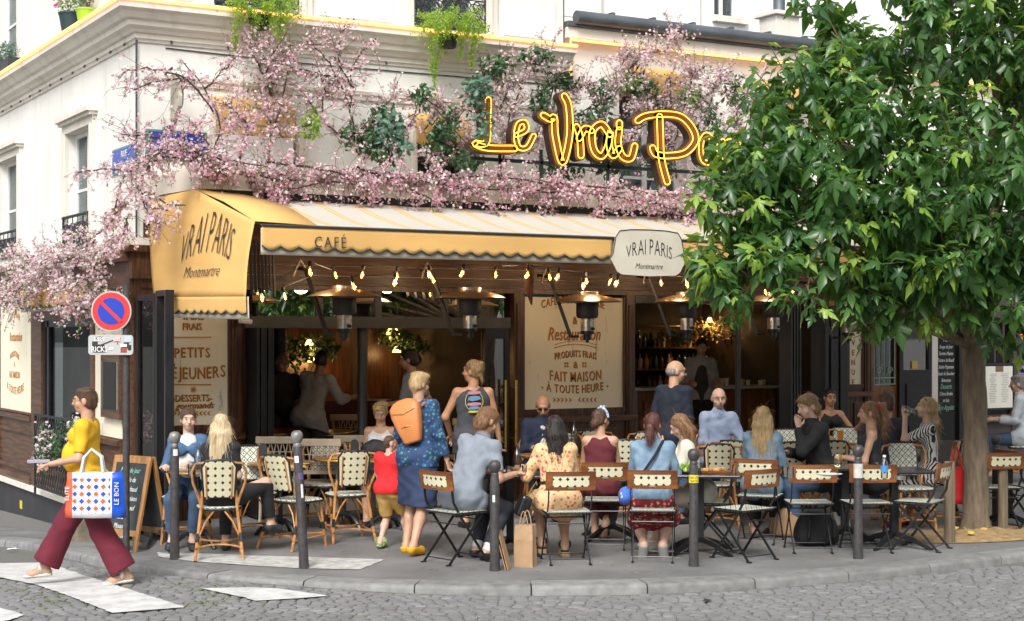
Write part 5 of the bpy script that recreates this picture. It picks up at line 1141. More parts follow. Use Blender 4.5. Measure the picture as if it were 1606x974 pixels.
T['k'] = cross_table('black table with plates between the redhead and the empty chair', atD(1098, 14.95), face_rz(5), 0.72, 0.62)
T['l'] = cross_table('black table with wine glass behind the black backpack', atD(1325, 15.75), face_rz(0), 0.62, 0.6)
T['m'] = cross_table('black table with a water bottle at the right end of the front row', atD(1402, 15.35), face_rz(-5), 0.66, 0.6)
T['n'] = cross_table('black table right of the street tree', atD(1582, 16.9), face_rz(0), 0.6, 0.6)
T['o'] = cross_table('black table between the floral blouse and the burgundy top', atD(960, 15.95), face_rz(0), 0.62, 0.6)
# ================================================================ heaters
dome_m = mat('heater_copper_steel', (0.50, 0.36, 0.24), 0.32, 0.85, var=0.25, scale=(3, 3, 12))
def heater(label, loc):
 t = thing('gas_heater', label, 'heater', loc, 0, 'mushroom gas heaters hung under the awning')
 mb = MB(); mb.lathe([(0.395, 0.0), (0.40, 0.006), (0.37, 0.022), (0.28, 0.055), (0.16, 0.085), (0.13, 0.09)], n=32, cap=False); mb.lathe([(0.13, 0.088), (0.28, 0.05), (0.39, 0.0)], n=32, cap=False); mb.build('reflector', dome_m, t, smooth=True)
 mb = MB(); mb.lathe([(0.135, 0.09), (0.135, 0.12), (0.12, 0.125)], n=20); mb.build('top_cap', steel, t, smooth=True)
 mb = MB(); mb.lathe([(0.125, -0.01), (0.13, -0.02), (0.13, -0.15), (0.115, -0.185), (0.08, -0.19)], n=20); mb.build('burner_housing', mat('burner_grey', (0.03, 0.03, 0.032), 0.5), t, smooth=True)
 mb = MB(); mb.lathe([(0.076, -0.19), (0.078, -0.2), (0.078, -0.335)], n=18); mb.build('steel_body', steel, t, smooth=True)
 mb = MB(); mb.lathe([(0.08, -0.335), (0.078, -0.37), (0.045, -0.375), (0.045, -0.44), (0.02, -0.445), (0.018, -0.47)], n=14); mb.build('valve', blackmetal, t, smooth=True)
 mb = MB(); mb.lathe([(0.02, 0), (0.02, 0.02)], (0, 0, 0), 10); k_ = mb.build('knob', blackmetal, t); k_.location = (0.02, -0.08, -0.31); k_.rotation_euler = (PI/2, 0, 0)
 mb = MB(); mb.box((-0.015, -0.0795, -0.28), (0.03, -0.078, -0.22)); mb.build('rating_label', white, t)
 mb = MB(); mb.bar((-0.05, 0.1, -0.40), (-0.14, 0.15, -0.40), 0.04, 0.03); mb.bar((-0.13, 0.15, -0.41), (-0.30, 0.35, 0.30), 0.045, 0.03); mb.bar((-0.30, 0.35, 0.30), (-0.30, 0.6, 0.33), 0.045, 0.03); mb.build('bracket', blackmetal, t)
 mb = MB(); mb.tube([(-0.30, 0.35, 0.33), (-0.38, 0.3, 0.40), (-0.45, 0.25, 0.30), (-0.50, 0.2, 0.22)], 0.012, 6); mb.build('gas_hose', mat('hose', (0.25, 0.2, 0.16), 0.5), t, smooth=True); return t
hp = [(540, 466, 'heater above the cream chairs, leftmost of the hanging row'), (737, 468, 'heater hanging in front of the glazed door and transom'), (921, 474, 'heater hanging in front of the large painted sign'), (1077, 474, 'heater hanging left of the bar column'), (1213, 474, 'heater hanging right of the bar column'), (1330, 481, 'heater hanging above the narrow AVENUE sign')]
h0 = None
for x, y, lab in hp:
 p = pY(x, y, -1.45); p.z += 0.0
 if h0 is None: h0 = heater(lab, p)
 else: o = copy_tree(h0); o['label'] = lab; o.location = p
# ================================================================ string of bulbs
bulb_glass = glass('amber_bulb', (1.0, 0.75, 0.4), 0.1)
def bulb(label, loc, rx=0):
 t = thing('string_bulb', label, 'light bulb', loc, 0, 'filament bulbs strung under the awning'); t.rotation_euler = (rx, rx*0.5, 0)
 mb = MB(); mb.lathe([(0.014, 0.0), (0.02, 0.01), (0.02, 0.05), (0.012, 0.06)], n=8); mb.build('socket', blackmetal, t)
 mb = MB(); mb.lathe([(0.014, 0.0), (0.020, -0.025), (0.026, -0.06), (0.021, -0.09), (0.006, -0.10)], n=12, cap=False); mb.build('glass_bulb', bulb_glass, t, smooth=True)
 mb = MB(); mb.lathe([(0.004, -0.02), (0.010, -0.035), (0.010, -0.07), (0.004, -0.085)], n=6); mb.build('filament', glow_m, t, smooth=True); return t
BP = [(486, 418), (525, 424), (553, 442), (569, 424), (619, 436), (623, 426), (673, 424), (678, 432), (726, 422), (778, 424), (828, 424), (861, 428), (875, 428), (919, 434), (914, 442), (958, 436), (968, 438), (1036, 437), (1078, 440), (1115, 442), (1199, 452), (1236, 448), (1243, 454), (1305, 448), (1380, 446), (1405, 440), (1439, 442), (1290, 470), (409, 460), (445, 458)]
b0 = None; BW = []
for i, (x, y) in enumerate(BP):
 Yb = -1.9 if i % 2 == 0 else -1.3
 p = pY(x, y, Yb); lab = 'glowing filament bulb near the %s heater' % ('first', 'second', 'third', 'fourth', 'fifth', 'last')[min(range(6), key=lambda j: abs(hp[j][0]-x))]
 lab = 'glowing amber filament bulb on the black string under the awning'
 if b0 is None: b0 = bulb(lab, p);
 else: o = copy_tree(b0); o.location = p; o.rotation_euler = (random.uniform(-.15, .15), random.uniform(-.3, .3), 0)
 BW.append(p)
for yv, sel in ((-1.9, [p for p in BW if abs(p.y+1.9) < .01]), (-1.3, [p for p in BW if abs(p.y+1.3) < .01])):
 sel.sort(key=lambda p: p.x); pts = []
 for a, b in zip(sel, sel[1:]):
  for q in range(6): t = q/6; m = a.lerp(b, t); pts.append(m+Vector((0, 0, 0.055-0.012*math.sin(PI*t)*min(1, (b-a).length))))
 mb = MB(); mb.tube(pts, 0.0035, 4); o = mb.build('light_string_cable', blackmetal); tag(o, 'black cable of the %s bulb string under the awning' % ('front' if yv < -1.5 else 'rear'), 'cable')
for x in (500, 650, 800, 930, 1060, 1200, 1350): lamp_light(pY(x, 436, -1.6), 8.0, (1, 0.70, 0.40), 0.1).parent = None
# ================================================================ bollards, posts, signs
bol_m = mat('bollard_paint', (0.055, 0.05, 0.052), 0.45, var=0.4, scale=20, bump=0.2, bscale=60); ball_m = mat('bollard_ball_worn', (0.22, 0.21, 0.20), 0.45, 0.3, var=0.5, scale=14)
def bollard(label, loc, ball=bol_m, h=1.03, lean=0):
 t = thing('bollard', label, 'bollard', loc, 0, 'iron bollards along the kerb'); t.rotation_euler = (0, lean, -math.radians(30))
 mb = MB(); mb.lathe([(0.046, -0.02), (0.046, 0.02), (0.043, 0.1), (0.040, h-0.16), (0.034, h-0.13)], n=16); mb.build('shaft', bol_m, t, smooth=True)
 mb = MB(); mb.lathe([(0.034, h-0.13), (0.036, h-0.11), (0.03, h-0.10), (0.04, h-0.085), (0.052, h-0.06), (0.055, h-0.035), (0.048, h-0.01), (0.03, h+0.008), (0.005, h+0.012)], n=16); mb.build('ball_head', ball, t, smooth=True); return t
b1_ = bollard('leftmost bollard with a worn grey ball head, beside the rattan chairs', G(274, 877), ball_m, 1.17); b2_ = bollard('leaning bollard with a worn ball and small stickers, second from the left', G(477, 891), ball_m, 1.2, -0.055)
b3_ = bollard('bollard between the man in the grey polo and the brown paper bag', G(776, 895), bol_m, 0.95); b4_ = bollard('bollard with a yellow sticker in front of the redhead table', G(1088, 888)); b5_ = bollard('bollard with a white sticker in front of the right tables', G(1346, 876)); b6_ = bollard('bollard right of the street tree beside a wooden post', G(1562, 820), bol_m, 0.95)
def sticker(t, z0, z1, m, ang=0, wid=1.2, r=0.044):
 mb = MB(); mb.sheet([[Vector((r*math.sin(ang+wid*(i/6-.5)), -r*math.cos(ang+wid*(i/6-.5)), z)) for i in range(7)] for z in (z0, z1)]); mb.build('sticker', m, t, smooth=True)
yel = mat('yellow_sticker', (0.72, 0.62, 0.02), 0.6); sticker(b4_, 0.74, 0.81, yel, 0, 3.0, 0.0435); sticker(b5_, 0.74, 0.87, mat('paper_sticker', (0.55, 0.52, 0.48), 0.7, var=0.2, scale=20), 0, 3.0, 0.0435)
sticker(b2_, 0.93, 0.99, white, -0.2, 0.9); sticker(b2_, 0.78, 0.84, mat('violet_sticker', (0.12, 0.08, 0.22), 0.5), 0.5, 1.0); sticker(b2_, 0.62, 0.74, white, 0.6, 0.5); sticker(b1_, 0.96, 1.02, white, 0.4, 1.0, 0.043); sticker(b3_, 0.60, 0.66, white, -0.2, 0.5, 0.0445)
text('MAXI LOVE', (0, -0.0465, 0.78), (1, 0, 0), (0, 0, 1), 0.03, ink, b4_, W=False, xs=0.6, ext=0.0005); text('GRATUIT', (0, -0.0465, 0.75), (1, 0, 0), (0, 0, 1), 0.025, ink, b4_, W=False, xs=0.7, ext=0.0005)
postw = wood('weathered_post', (0.22, 0.17, 0.11), (0.12, 0.09, 0.055), scale=(20, 20, 2), rough=0.8)
for x, y, h, r, lab in ((1489, 851, 0.80, 0.055, 'low weathered wooden post left of the street tree'), (1573, 836, 0.72, 0.05, 'weathered wooden post right of the street tree')):
 mb = MB(); mb.lathe([(r, -0.02), (r*1.02, h*.5), (r*.98, h-.01), (r*.9, h)], n=14); o = mb.build('wooden_post', postw, smooth=True); o.location = G(x, y); tag(o, lab, 'post', 'wooden tree guard posts')
sp = G(198, 868); Dp = (sp-CAM).dot(FWD); zt = CH+(HOR-447)*Dp/F
np_ = thing('no_parking_sign', 'round blue and red no parking sign on a dark pole with a stickered tow plate', 'road sign', sp, face_rz(180))
mb = MB(); mb.tube([(0, 0, 0), (0, 0, zt-sp.z)], 0.034, 12); mb.build('pole', bol_m, np_, smooth=True)
def zs_(y): return CH+(HOR-y)*(Dp-0.06)/F-sp.z
R1 = 31.5*Dp/F; cxs = (198-177)*Dp/F   # to picture left = local +x when facing camera
redm, bluem = mat('sign_red', (0.62, 0.03, 0.03), 0.35), mat('sign_blue', (0.01, 0.04, 0.40), 0.3); rimm = mat('sign_grey_rim', (0.45, 0.45, 0.43), 0.4, 0.3)
def disc(r, z0, th, y, m, nm, r_in=0):
 mb = MB(); n = 40; pts = [Vector((cxs+r*math.cos(2*PI*i/n), y, z0+r*math.sin(2*PI*i/n))) for i in range(n)]; mb.poly(pts, th, (0, 1, 0)); return mb.build(nm, m, np_)
zc_ = zs_(488); disc(R1, zc_, 0.02, 0.045, rimm, 'sign_rim'); disc(R1*.93, zc_, 0.003, 0.066, redm, 'red_ring'); disc(R1*.66, zc_, 0.003, 0.0705, bluem, 'blue_field')
mb = MB(); mb.bar(Vector((cxs+R1*.55, 0.077, zc_+R1*.5)), Vector((cxs-R1*.5, 0.077, zc_-R1*.53)), R1*.17, 0.003, up=(0, 1, 0)); mb.build('red_bar', redm, np_)
pw, ph = 35*Dp/F, 15.5*Dp/F; zp = zs_(541); mb = MB(); rr = 0.03; pts = []
for (sx, sz, a0) in ((1, 1, 0), (-1, 1, 90), (-1, -1, 180), (1, -1, 270)):
 for q in range(5): a = math.radians(a0+q*22.5); pts.append(Vector((cxs+0.005+sx*(pw-rr)+rr*math.cos(a), 0.05, zp+sz*(ph-rr)+rr*math.sin(a))))
mb.poly(pts, 0.015, (0, 1, 0)); mb.build('tow_plate', mat('plate_grey', (0.42, 0.43, 0.42), 0.4), np_)
mb = MB(); yv = 0.068
def bx(x0, z0, x1, z1, m, nm='sticker', y=0.0665):
 mb = MB(); mb.box((cxs-x0*pw, y, zp+z0*ph), (cxs-x1*pw, y+0.001, zp+z1*ph)); return mb.build(nm, m, np_)
bx(-0.85, -0.35, -0.3, 0.05, ink, 'pictogram'); bx(-0.85, 0.05, -0.6, 0.35, ink, 'pictogram'); bx(0.45, -0.35, 0.9, 0.0, ink, 'pictogram'); bx(0.55, 0.0, 0.8, 0.25, ink, 'pictogram')
mb = MB(); mb.bar((cxs+0.45*pw, 0.067, zp), (cxs-0.25*pw, 0.067, zp+0.6*ph), 0.012, 0.002, up=(0, 1, 0)); mb.bar((cxs-0.25*pw, 0.067, zp+0.6*ph), (cxs-0.3*pw, 0.067, zp), 0.006, 0.002, up=(0, 1, 0)); mb.build('crane_arm', ink, np_)
for xx in (-0.75, -0.4, 0.55, 0.82):
 mb = MB(); mb.poly([Vector((cxs-xx*pw+0.018*math.cos(i*PI/5), 0.067, zp-0.38*ph+0.018*math.sin(i*PI/5))) for i in range(10)], 0.002, (0, 1, 0)); mb.build('pictogram_wheel', ink, np_)
bx(-0.8, -0.75, -0.25, -0.25, mat('sticker_black', (0.03, 0.03, 0.03), 0.5), y=0.0685); bx(0.1, 0.3, 0.42, 0.75, redm, y=0.0685); bx(0.42, -0.2, 0.7, 0.1, white, y=0.0685); bx(0.42, -0.75, 0.7, -0.3, mat('sticker_red_dark', (0.3, 0.05, 0.03), 0.5), y=0.0685); bx(-0.75, 0.4, -0.3, 0.8, white, y=0.0685); bx(-0.1, -0.5, 0.1, -0.25, white, y=0.0685); bx(0.6, 0.3, 0.92, 0.85, mat('sticker_pale', (0.4, 0.5, 0.6), 0.5), y=0.0685)
for s, xx, zz, sz, m in (('RICKS', -0.52, -0.68, 0.075, white), ('KTC', -0.52, 0.48, 0.05, ink), ('HORS', 0.26, 0.55, 0.03, white), ('SANTE', 0.26, 0.38, 0.03, white)):
 text(s, (cxs-xx*pw, 0.0705, zp+zz*ph), (-1, 0, 0), (0, 0, 1), sz, m, np_, W=False, ext=0.0004, xs=0.8, weight=0.001)
cb_m = wood('board_frame_wood', (0.42, 0.22, 0.08), (0.26, 0.12, 0.04), scale=(20, 20, 2), rough=0.4); slate = mat('slate', (0.035, 0.04, 0.042), 0.7, var=0.4, scale=6)
cbp = G(212, 862); cb = thing('chalkboard', 'wooden framed chalkboard standing beside the black folding frame', 'chalkboard', cbp, face_rz(180)-math.radians(38))
Dc = (cbp-CAM).dot(FWD); Hc = (862-712)*Dc/F; lean = 0.16; Rl = Matrix.Rotation(lean, 4, 'X')
for q, sgn_ in enumerate((1, -1)):
 Rm = Matrix.Translation((0, sgn_*0.22, 0)) @ Matrix.Rotation(lean*sgn_*1.3, 4, 'X'); W_ = 0.29
 for x in (-W_, W_-0.05): mb = MB(Rm); mb.box((x, -0.012, 0), (x+0.05, 0.012, Hc)); mb.build('frame_stile', cb_m, cb)
 mb = MB(Rm); mb.box((-W_+.0501, -0.011, Hc-0.07), (W_-.0501, 0.011, Hc)); mb.build('frame_rail', cb_m, cb); mb = MB(Rm); mb.box((-W_+.0501, -0.011, 0.17), (W_-.0501, 0.011, 0.23)); mb.build('frame_rail', cb_m, cb)
 mb = MB(Rm); mb.box((-W_+.051, -0.006, 0.23), (W_-.051, 0.006, Hc-0.07)); mb.build('slate', slate, cb)
 if sgn_ == 1:
  for i, s in enumerate(('Menu du jour', 'Salade de', 'chèvre chaud', 'Quiche maison', 'Filet de boeuf', 'Tarte fine', 'Mousse au', 'chocolat')):
   V, Fs = text_data(s, 0.075, xs=0.75, shear=0.3, ext=0.001); mb = MB(Rm); mb.add([Vector((-v.x, 0.0075+v.z, Hc-0.17-i*0.095+v.y)) for v in V], Fs); mb.build('chalk_writing', chalk if i else chalk_g, cb)
fr = thing('folding_glass_frame', 'tall black folding frame with glass standing out from the corner', 'folding door', G(234, 856))
def gframe(p, q, z1, w_=0.07, t_=0.06, gl=True):
 d = (q-p); d.z = 0; L_ = d.length; ang = math.atan2(d.y, d.x); z0 = min(p.z, q.z)+0.02
 M_ = Matrix.Translation((p.x, p.y, 0)) @ Matrix.Rotation(ang, 4, 'Z')
 for a in (0, L_-w_): mb = MB(M_); mb.box((a, -t_/2, z0), (a+w_, t_/2, z1)); mb.build('frame_post', black, fr, W=True, bevel=.004)
 for a in (z0, z1-w_): mb = MB(M_); mb.box((w_+.0005, -t_/2+.002, a), (L_-w_-.0005, t_/2-.002, a+w_)); mb.build('frame_rail', black, fr, W=True)
 if z0 < 1: mb = MB(M_); mb.box((w_+.0005, -t_/2+.002, z0+0.45), (L_-w_-.0005, t_/2-.002, z0+0.5)); mb.build('frame_rail', black, fr, W=True)
 if gl: mb = MB(M_); mb.box((w_, -.004, z0+w_), (L_-w_, .004, z1-w_)); mb.build('glass_pane', pane_clear, fr, W=True)
A1, A2 = G(217, 848), G(247, 853); zt_ = CH+(HOR-460)*(A2-CAM).dot(FWD)/F
gframe(A1, A2, zt_); B1, B2 = G(249, 853), G(264, 851); gframe(B1+Vector((.01, 0, 0)), B2+Vector((0.03, 0.05, 0)), zt_+0.02, 0.06, 0.09, False)
C1 = B2+Vector((0.05, 0.1, 0)); mb = MB(); mb.box((C1.x-.02, C1.y, 0), (C1.x+.02, -0.1, 0.05)); mb.build('floor_track', black, fr, W=True)
def cctv(x, y, Y, label):
 t = thing('security_camera', label, 'camera', pY(x, y, Y)); mb = MB(); mb.tube([(-0.08, -.02, .02), (0.06, 0, 0)], [0.035, 0.03], 10); mb.build('camera_body', white, t, smooth=True); mb = MB(); mb.tube([(0.03, 0, 0.02), (0.03, 0.06, 0.08)], 0.01, 6); mb.build('mount', white, t)
cctv(386, 505, -0.2, 'small white security camera at the left end of the transom beam'); cctv(1308, 469, -0.3, 'small white security camera beside the last heater')
# ================================================================ neon sign
neon_y = emis('neon_yellow', (1.0, 0.50, 0.05), 1.6); letter_m = mat('letter_brown', (0.16, 0.06, 0.02), 0.45); letter_s = mat('letter_side', (0.035, 0.02, 0.015), 0.5)
YN = -1.30
ns = thing('neon_sign', 'big yellow neon script sign reading Le Vrai Paris standing in the blossom', 'neon sign', pY(960, 250, YN))
def catmull(P, k=7):
 P = [Vector((p[0], p[1], 0)) for p in P]; out = []
 for i in range(len(P)-1):
  a, b, c, d = P[max(0, i-1)], P[i], P[i+1], P[min(len(P)-1, i+2)]
  for q in range(k):
   t = q/k; out.append(0.5*((2*b)+(c-a)*t+(2*a-5*b+4*c-d)*t*t+(-a+3*b-3*c+d)*t**3))
 out.append(P[-1]); return out
LET = {
 'L': [[(761, 158), (760, 185), (758, 224), (740, 226), (760, 233), (802, 234)]],
 'e': [[(805, 213), (820, 205), (818, 193), (808, 196), (804, 215), (809, 232), (822, 232), (832, 214)]],
 'V': [[(847, 182), (858, 188), (864, 186), (866, 215), (877, 256), (888, 215), (887, 170), (880, 152)]],
 'r': [[(899, 200), (904, 215), (906, 245)], [(903, 218), (912, 203), (922, 206)]],
 'a': [[(951, 212), (938, 196), (924, 208), (926, 235), (938, 246), (948, 230), (952, 208), (950, 228), (956, 245), (966, 234)]],
 'i': [[(966, 205), (964, 226), (971, 246), (984, 249), (990, 230)], [(966, 194), (966, 200)]],
 'P': [[(995, 190), (1008, 183), (1035, 180), (1062, 184), (1080, 202), (1085, 222), (1070, 240), (1046, 245), (1024, 243), (1018, 233)], [(1029, 184), (1030, 210), (1032, 250), (1041, 286)]],
 'p_a': [[(1114, 222), (1102, 212), (1094, 226), (1096, 250), (1106, 256), (1114, 240), (1116, 220), (1116, 245), (1120, 258)]],
 'r2': [[(1128, 222), (1130, 240), (1131, 262)], [(1130, 232), (1138, 222), (1147, 226)]],
 'i2': [[(1152, 220), (1150, 240), (1155, 258)]], 's': [[(1182, 228), (1170, 232), (1168, 242), (1180, 246), (1184, 256), (1168, 264)]]}
def P3(p, dy=0.0): r = pY(p.x, p.y, YN); return Vector((r.x, YN+dy, r.z))
for nm, strokes in LET.items():
 wd = 8.2 if nm not in ('e', 's', 'r2', 'i2', 'p_a') else 6.2
 for st in strokes:
  C_ = catmull(st)
  if len(C_) < 3: continue
  nrm = []
  for i, p in enumerate(C_):
   d = C_[min(i+1, len(C_)-1)]-C_[max(i-1, 0)]; d.normalize(); nrm.append(Vector((-d.y, d.x, 0)))
  d0 = (C_[0]-C_[1]).normalized(); d1 = (C_[-1]-C_[-2]).normalized()
  L_ = [p+n*wd for p, n in zip(C_, nrm)]; R_2 = [p-n*wd for p, n in zip(C_, nrm)]
  capA = [C_[0]+(nrm[0]*-math.cos(a)+d0*math.sin(a))*wd for a in (0.5, 1.05, 1.57, 2.1, 2.6)]; capB = [C_[-1]+(nrm[-1]*math.cos(a)+d1*math.sin(a))*wd for a in (0.5, 1.05, 1.57, 2.1, 2.6)]
  mb = MB(); n = len(L_)
  for fy, flip in ((-0.05, 0), (0.07, 1)):
   b = len(mb.v); mb.add([P3(p, fy) for p in L_]+[P3(p, fy) for p in R_2], [(i, i+1, n+i+1, n+i) for i in range(n-1)])
   mb.add([P3(p, fy) for p in [R_2[0]]+capA+[L_[0]]], [tuple(range(7))]); mb.add([P3(p, fy) for p in [L_[-1]]+capB+[R_2[-1]]], [tuple(range(7))])
  ring = L_+capB+R_2[::-1]+capA; m_ = len(ring); mb.mi = 1
  mb.add([P3(p, -0.052) for p in ring]+[P3(p, 0.072) for p in ring], [(i, (i+1) % m_, m_+(i+1) % m_, m_+i) for i in range(m_)])
  mb.build('letter', [letter_m, letter_s], ns, W=True)
  k_ = 0.55; ring = [p+n_*wd*k_ for p, n_ in zip(C_, nrm)]+[C_[-1]+(nrm[-1]*math.cos(a)+d1*math.sin(a))*wd*k_ for a in (0.8, 1.57, 2.3)]+[p-n_*wd*k_ for p, n_ in zip(C_, nrm)][::-1]+[C_[0]+(nrm[0]*-math.cos(a)+d0*math.sin(a))*wd*k_ for a in (0.8, 1.57, 2.3)]
  mb = MB(); mb.tube([P3(p, -0.075) for p in ring], 0.0075, 5, close=True); mb.build('neon_tube', neon_y, ns, W=True, smooth=True)
a, b = pY(745, 240, YN), pY(1195, 262, YN); zr = 4.05
mb = MB(); mb.bar((a.x, YN+0.09, zr), (b.x, YN+0.09, zr), 0.03, 0.04); mb.build('support_rail', iron, ns, W=True)
for x in (790, 855, 960, 1040, 1130): p = pY(x, 240, YN); mb = MB(); mb.bar((p.x, YN+0.09, 3.775), (p.x, YN+0.09, zr+0.15), 0.03, 0.03); mb.build('support_post', iron, ns, W=True)
# ================================================================ small things
def on_table(key, dx, dy):
 t = T[key]; M_ = Matrix.Translation(t.location) @ t.rotation_euler.to_matrix().to_4x4(); return M_ @ Vector((dx, dy, 0.0))
glassm = glass('drinking_glass', (0.9, 0.93, 0.93), 0.15); porcelain = mat('porcelain', (0.7, 0.7, 0.68), 0.2)
def solid(name, prof, loc, m, label, cat, n=14, group=None, cap=True):
 mb = MB(); mb.lathe(prof, n=n, cap=cap); o = mb.build(name, m, smooth=True); o.location = loc; tag(o, label, cat, group); return o
BOT = [(0.036, 0), (0.038, 0.01), (0.038, 0.17), (0.03, 0.205), (0.013, 0.235), (0.013, 0.29), (0.016, 0.295)]
TUM = [(0.028, 0), (0.034, 0.10), (0.031, 0.10), (0.026, 0.008)]
def at_top(x, y): p = pZ(x, y, 0.752); return p
solid('glass_bottle', BOT, at_top(811, 745), glassm, 'clear glass bottle on the black table before the long haired woman', 'bottle'); solid('glass_bottle', BOT, at_top(311, 747), glassm, 'clear glass carafe on the small table of the two women at the left', 'bottle'); solid('glass_bottle', BOT, at_top(900, 700), glassm, 'dark glass bottle on the suited man table', 'bottle')
tg = []
for x, y, l in ((798, 748, 'tumbler beside the clear bottle on the black table'), (824, 747, 'second tumbler right of the clear bottle'), (300, 746, 'tumbler left of the carafe at the left table'), (1095, 742, 'glass between the plates on the redhead table'), (1232, 748, 'tumbler by the blonde in pale denim'), (1240, 750, 'second tumbler by the blonde in pale denim'), (1375, 742, 'tumbler left of the water bottle'), (893, 702, 'tumbler beside the bottle on the suited man table')):
 solid('tumbler', TUM, at_top(x, y), glassm, l, 'glass', group='tumblers on the tables', cap=False)
def plate(x, y, l): return solid('plate', [(0.06, 0), (0.12, 0.014), (0.125, 0.018), (0.07, 0.006), (0.0, 0.006)], at_top(x, y), porcelain, l, 'plate', n=22, cap=False)
plate(1080, 741, 'white plate of green salad left of the yellow stickered bollard'); plate(1300, 746, 'small white plate on the table by the wine glass')
def blob_pile(name, loc, r, h, n, ms, label, cat, sz=0.03):
 mb = MB();
 for _ in range(n):
  a = random.random()*6.28; q = r*math.sqrt(random.random()); c = Vector((q*math.cos(a), q*math.sin(a), h*(1-(q/r)**2)*random.uniform(.4, 1)+0.01)); mb.mi = random.randrange(len(ms)); s = sz*random.uniform(.6, 1.2)
  R3 = Euler((random.random()*3, random.random()*3, random.random()*3)).to_matrix(); P_ = [R3 @ Vector(v)*s for v in ((1, 0, 0), (-1, 0, .1), (0, .8, .2), (0, -.8, 0), (0, 0, .4), (0, 0, -.3))]
  mb.add([c+p for p in P_], [(0, 2, 4), (2, 1, 4), (1, 3, 4), (3, 0, 4), (2, 0, 5), (1, 2, 5), (3, 1, 5), (0, 3, 5)])
 o = mb.build(name, ms); o.location = loc; tag(o, label, cat, kind='stuff'); return o
blob_pile('salad', at_top(1080, 741)+Vector((0, 0, .012)), 0.10, 0.06, 70, [mat('salad_leaf', (0.12, 0.30, 0.02), 0.5), mat('salad_pale', (0.35, 0.45, 0.10), 0.5)], 'green salad heaped on the white plate', 'salad')
bk_ = thing('bread_basket', 'dark board of bread and tart pieces right of the salad plate', 'food', at_top(1120, 741)); mb = MB(); mb.box((-.14, -.09, 0), (.14, .09, .015)); mb.build('board', chairwood, bk_)
for q in range(5): mb = MB(); mb.box((-.03, -.02, 0), (.035, .02, .03)); o = mb.build('bread_piece', mat('bread', (0.50, 0.28, 0.10), 0.8, var=0.3, scale=30), bk_, bevel=.008); o.location = (-.1+q*.05, random.uniform(-.04, .04), .016); o.rotation_euler = (0, 0, random.random()*3)
wg = thing('wine_glass', 'stemmed glass of clear drink with an orange slice on the black table', 'glass', at_top(1314, 752)); mb = MB(); mb.lathe([(0.035, 0), (0.035, 0.004), (0.005, 0.012), (0.005, 0.10), (0.03, 0.12), (0.047, 0.155), (0.045, 0.20), (0.036, 0.23)], n=18, cap=False); mb.build('bowl', glassm, wg, smooth=True)
mb = MB(); mb.lathe([(0.004, 0.106), (0.028, 0.123), (0.043, 0.155), (0.042, 0.185)], n=14); mb.build('drink', glass('tonic', (0.85, 0.85, 0.6), 0.1), wg, smooth=True); mb = MB(); mb.poly([Vector((0.03*math.cos(i*.6), -0.03, 0.19+0.03*math.sin(i*.6))) for i in range(10)], 0.008, (0, -1, 0)); mb.build('orange_slice', mat('orange_fruit', (0.85, 0.40, 0.02), 0.4), wg)
wb = thing('water_bottle', 'small plastic water bottle with a blue label on the right front table', 'bottle', at_top(1387, 750)); mb = MB(); mb.lathe([(0.03, 0), (0.032, 0.01), (0.032, 0.14), (0.014, 0.175), (0.013, 0.19)], n=14); mb.build('bottle_body', glass('clear_plastic', (0.85, 0.92, 0.95), 0.2), wb, smooth=True); mb = MB(); mb.lathe([(0.0335, 0.06), (0.0335, 0.115)], n=14, cap=False); mb.build('bottle_label', mat('blue_label', (0.05, 0.25, 0.6), 0.4), wb, smooth=True); mb = MB(); mb.lathe([(0.015, 0.19), (0.015, 0.21)], n=10); mb.build('cap', porcelain, wb)
t_ = thing('ashtray', 'round steel ashtray at the right of the water bottle', 'ashtray', at_top(1412, 752)); mb = MB(); mb.lathe([(0.05, 0), (0.05, 0.03), (0.044, 0.03), (0.044, 0.008), (0, 0.008)], n=16, cap=False); mb.build('bowl', steel, t_, smooth=True)
for x, y, c, l in ((1300-4, 660, (0.8, 0.35, 0.02), 'stemmed glass of orange juice held near the woman with glasses'), (1318, 668, (0.5, 0.2, 0.03), 'glass of amber beer beside the orange juice')):
 p = pD(x, y, 19.0); p.z = 0.752+0.02*0; solid('drink_glass', [(0.03, 0), (0.04, 0.15), (0.037, 0.15), (0.03, 0.0)], Vector((p.x, p.y, 0.752)), mat('juice_%d' % x, c, 0.1), l, 'glass')
orange_m = mat('orange_place_mat', (0.60, 0.30, 0.04), 0.7); menus = []
for x, y, lab in ((452, 732, 'orange paper mat on the round table behind the second bollard'), (545, 719, 'orange paper mat on the round table left of the boy')):
 p = at_top(x, y); mb = MB(); mb.box((-.17, -.12, 0), (.17, .12, .004)); o = mb.build('place_mat', orange_m); o.location = p; o.rotation_euler = (0, 0, random.uniform(-.6, .2)); tag(o, lab, 'place mat')
for x, y, lab in ((436, 728, 'white printed sheet on the orange mat at the left'), (472, 728, 'second white sheet overlapping the orange mat')):
 p = at_top(x, y)+Vector((0, 0, .005)); mb = MB(); mb.box((-.07, -.05, 0), (.07, .05, .002)); o = mb.build('paper_sheet', porcelain); o.location = p; o.rotation_euler = (0, 0, .5); tag(o, lab, 'paper')
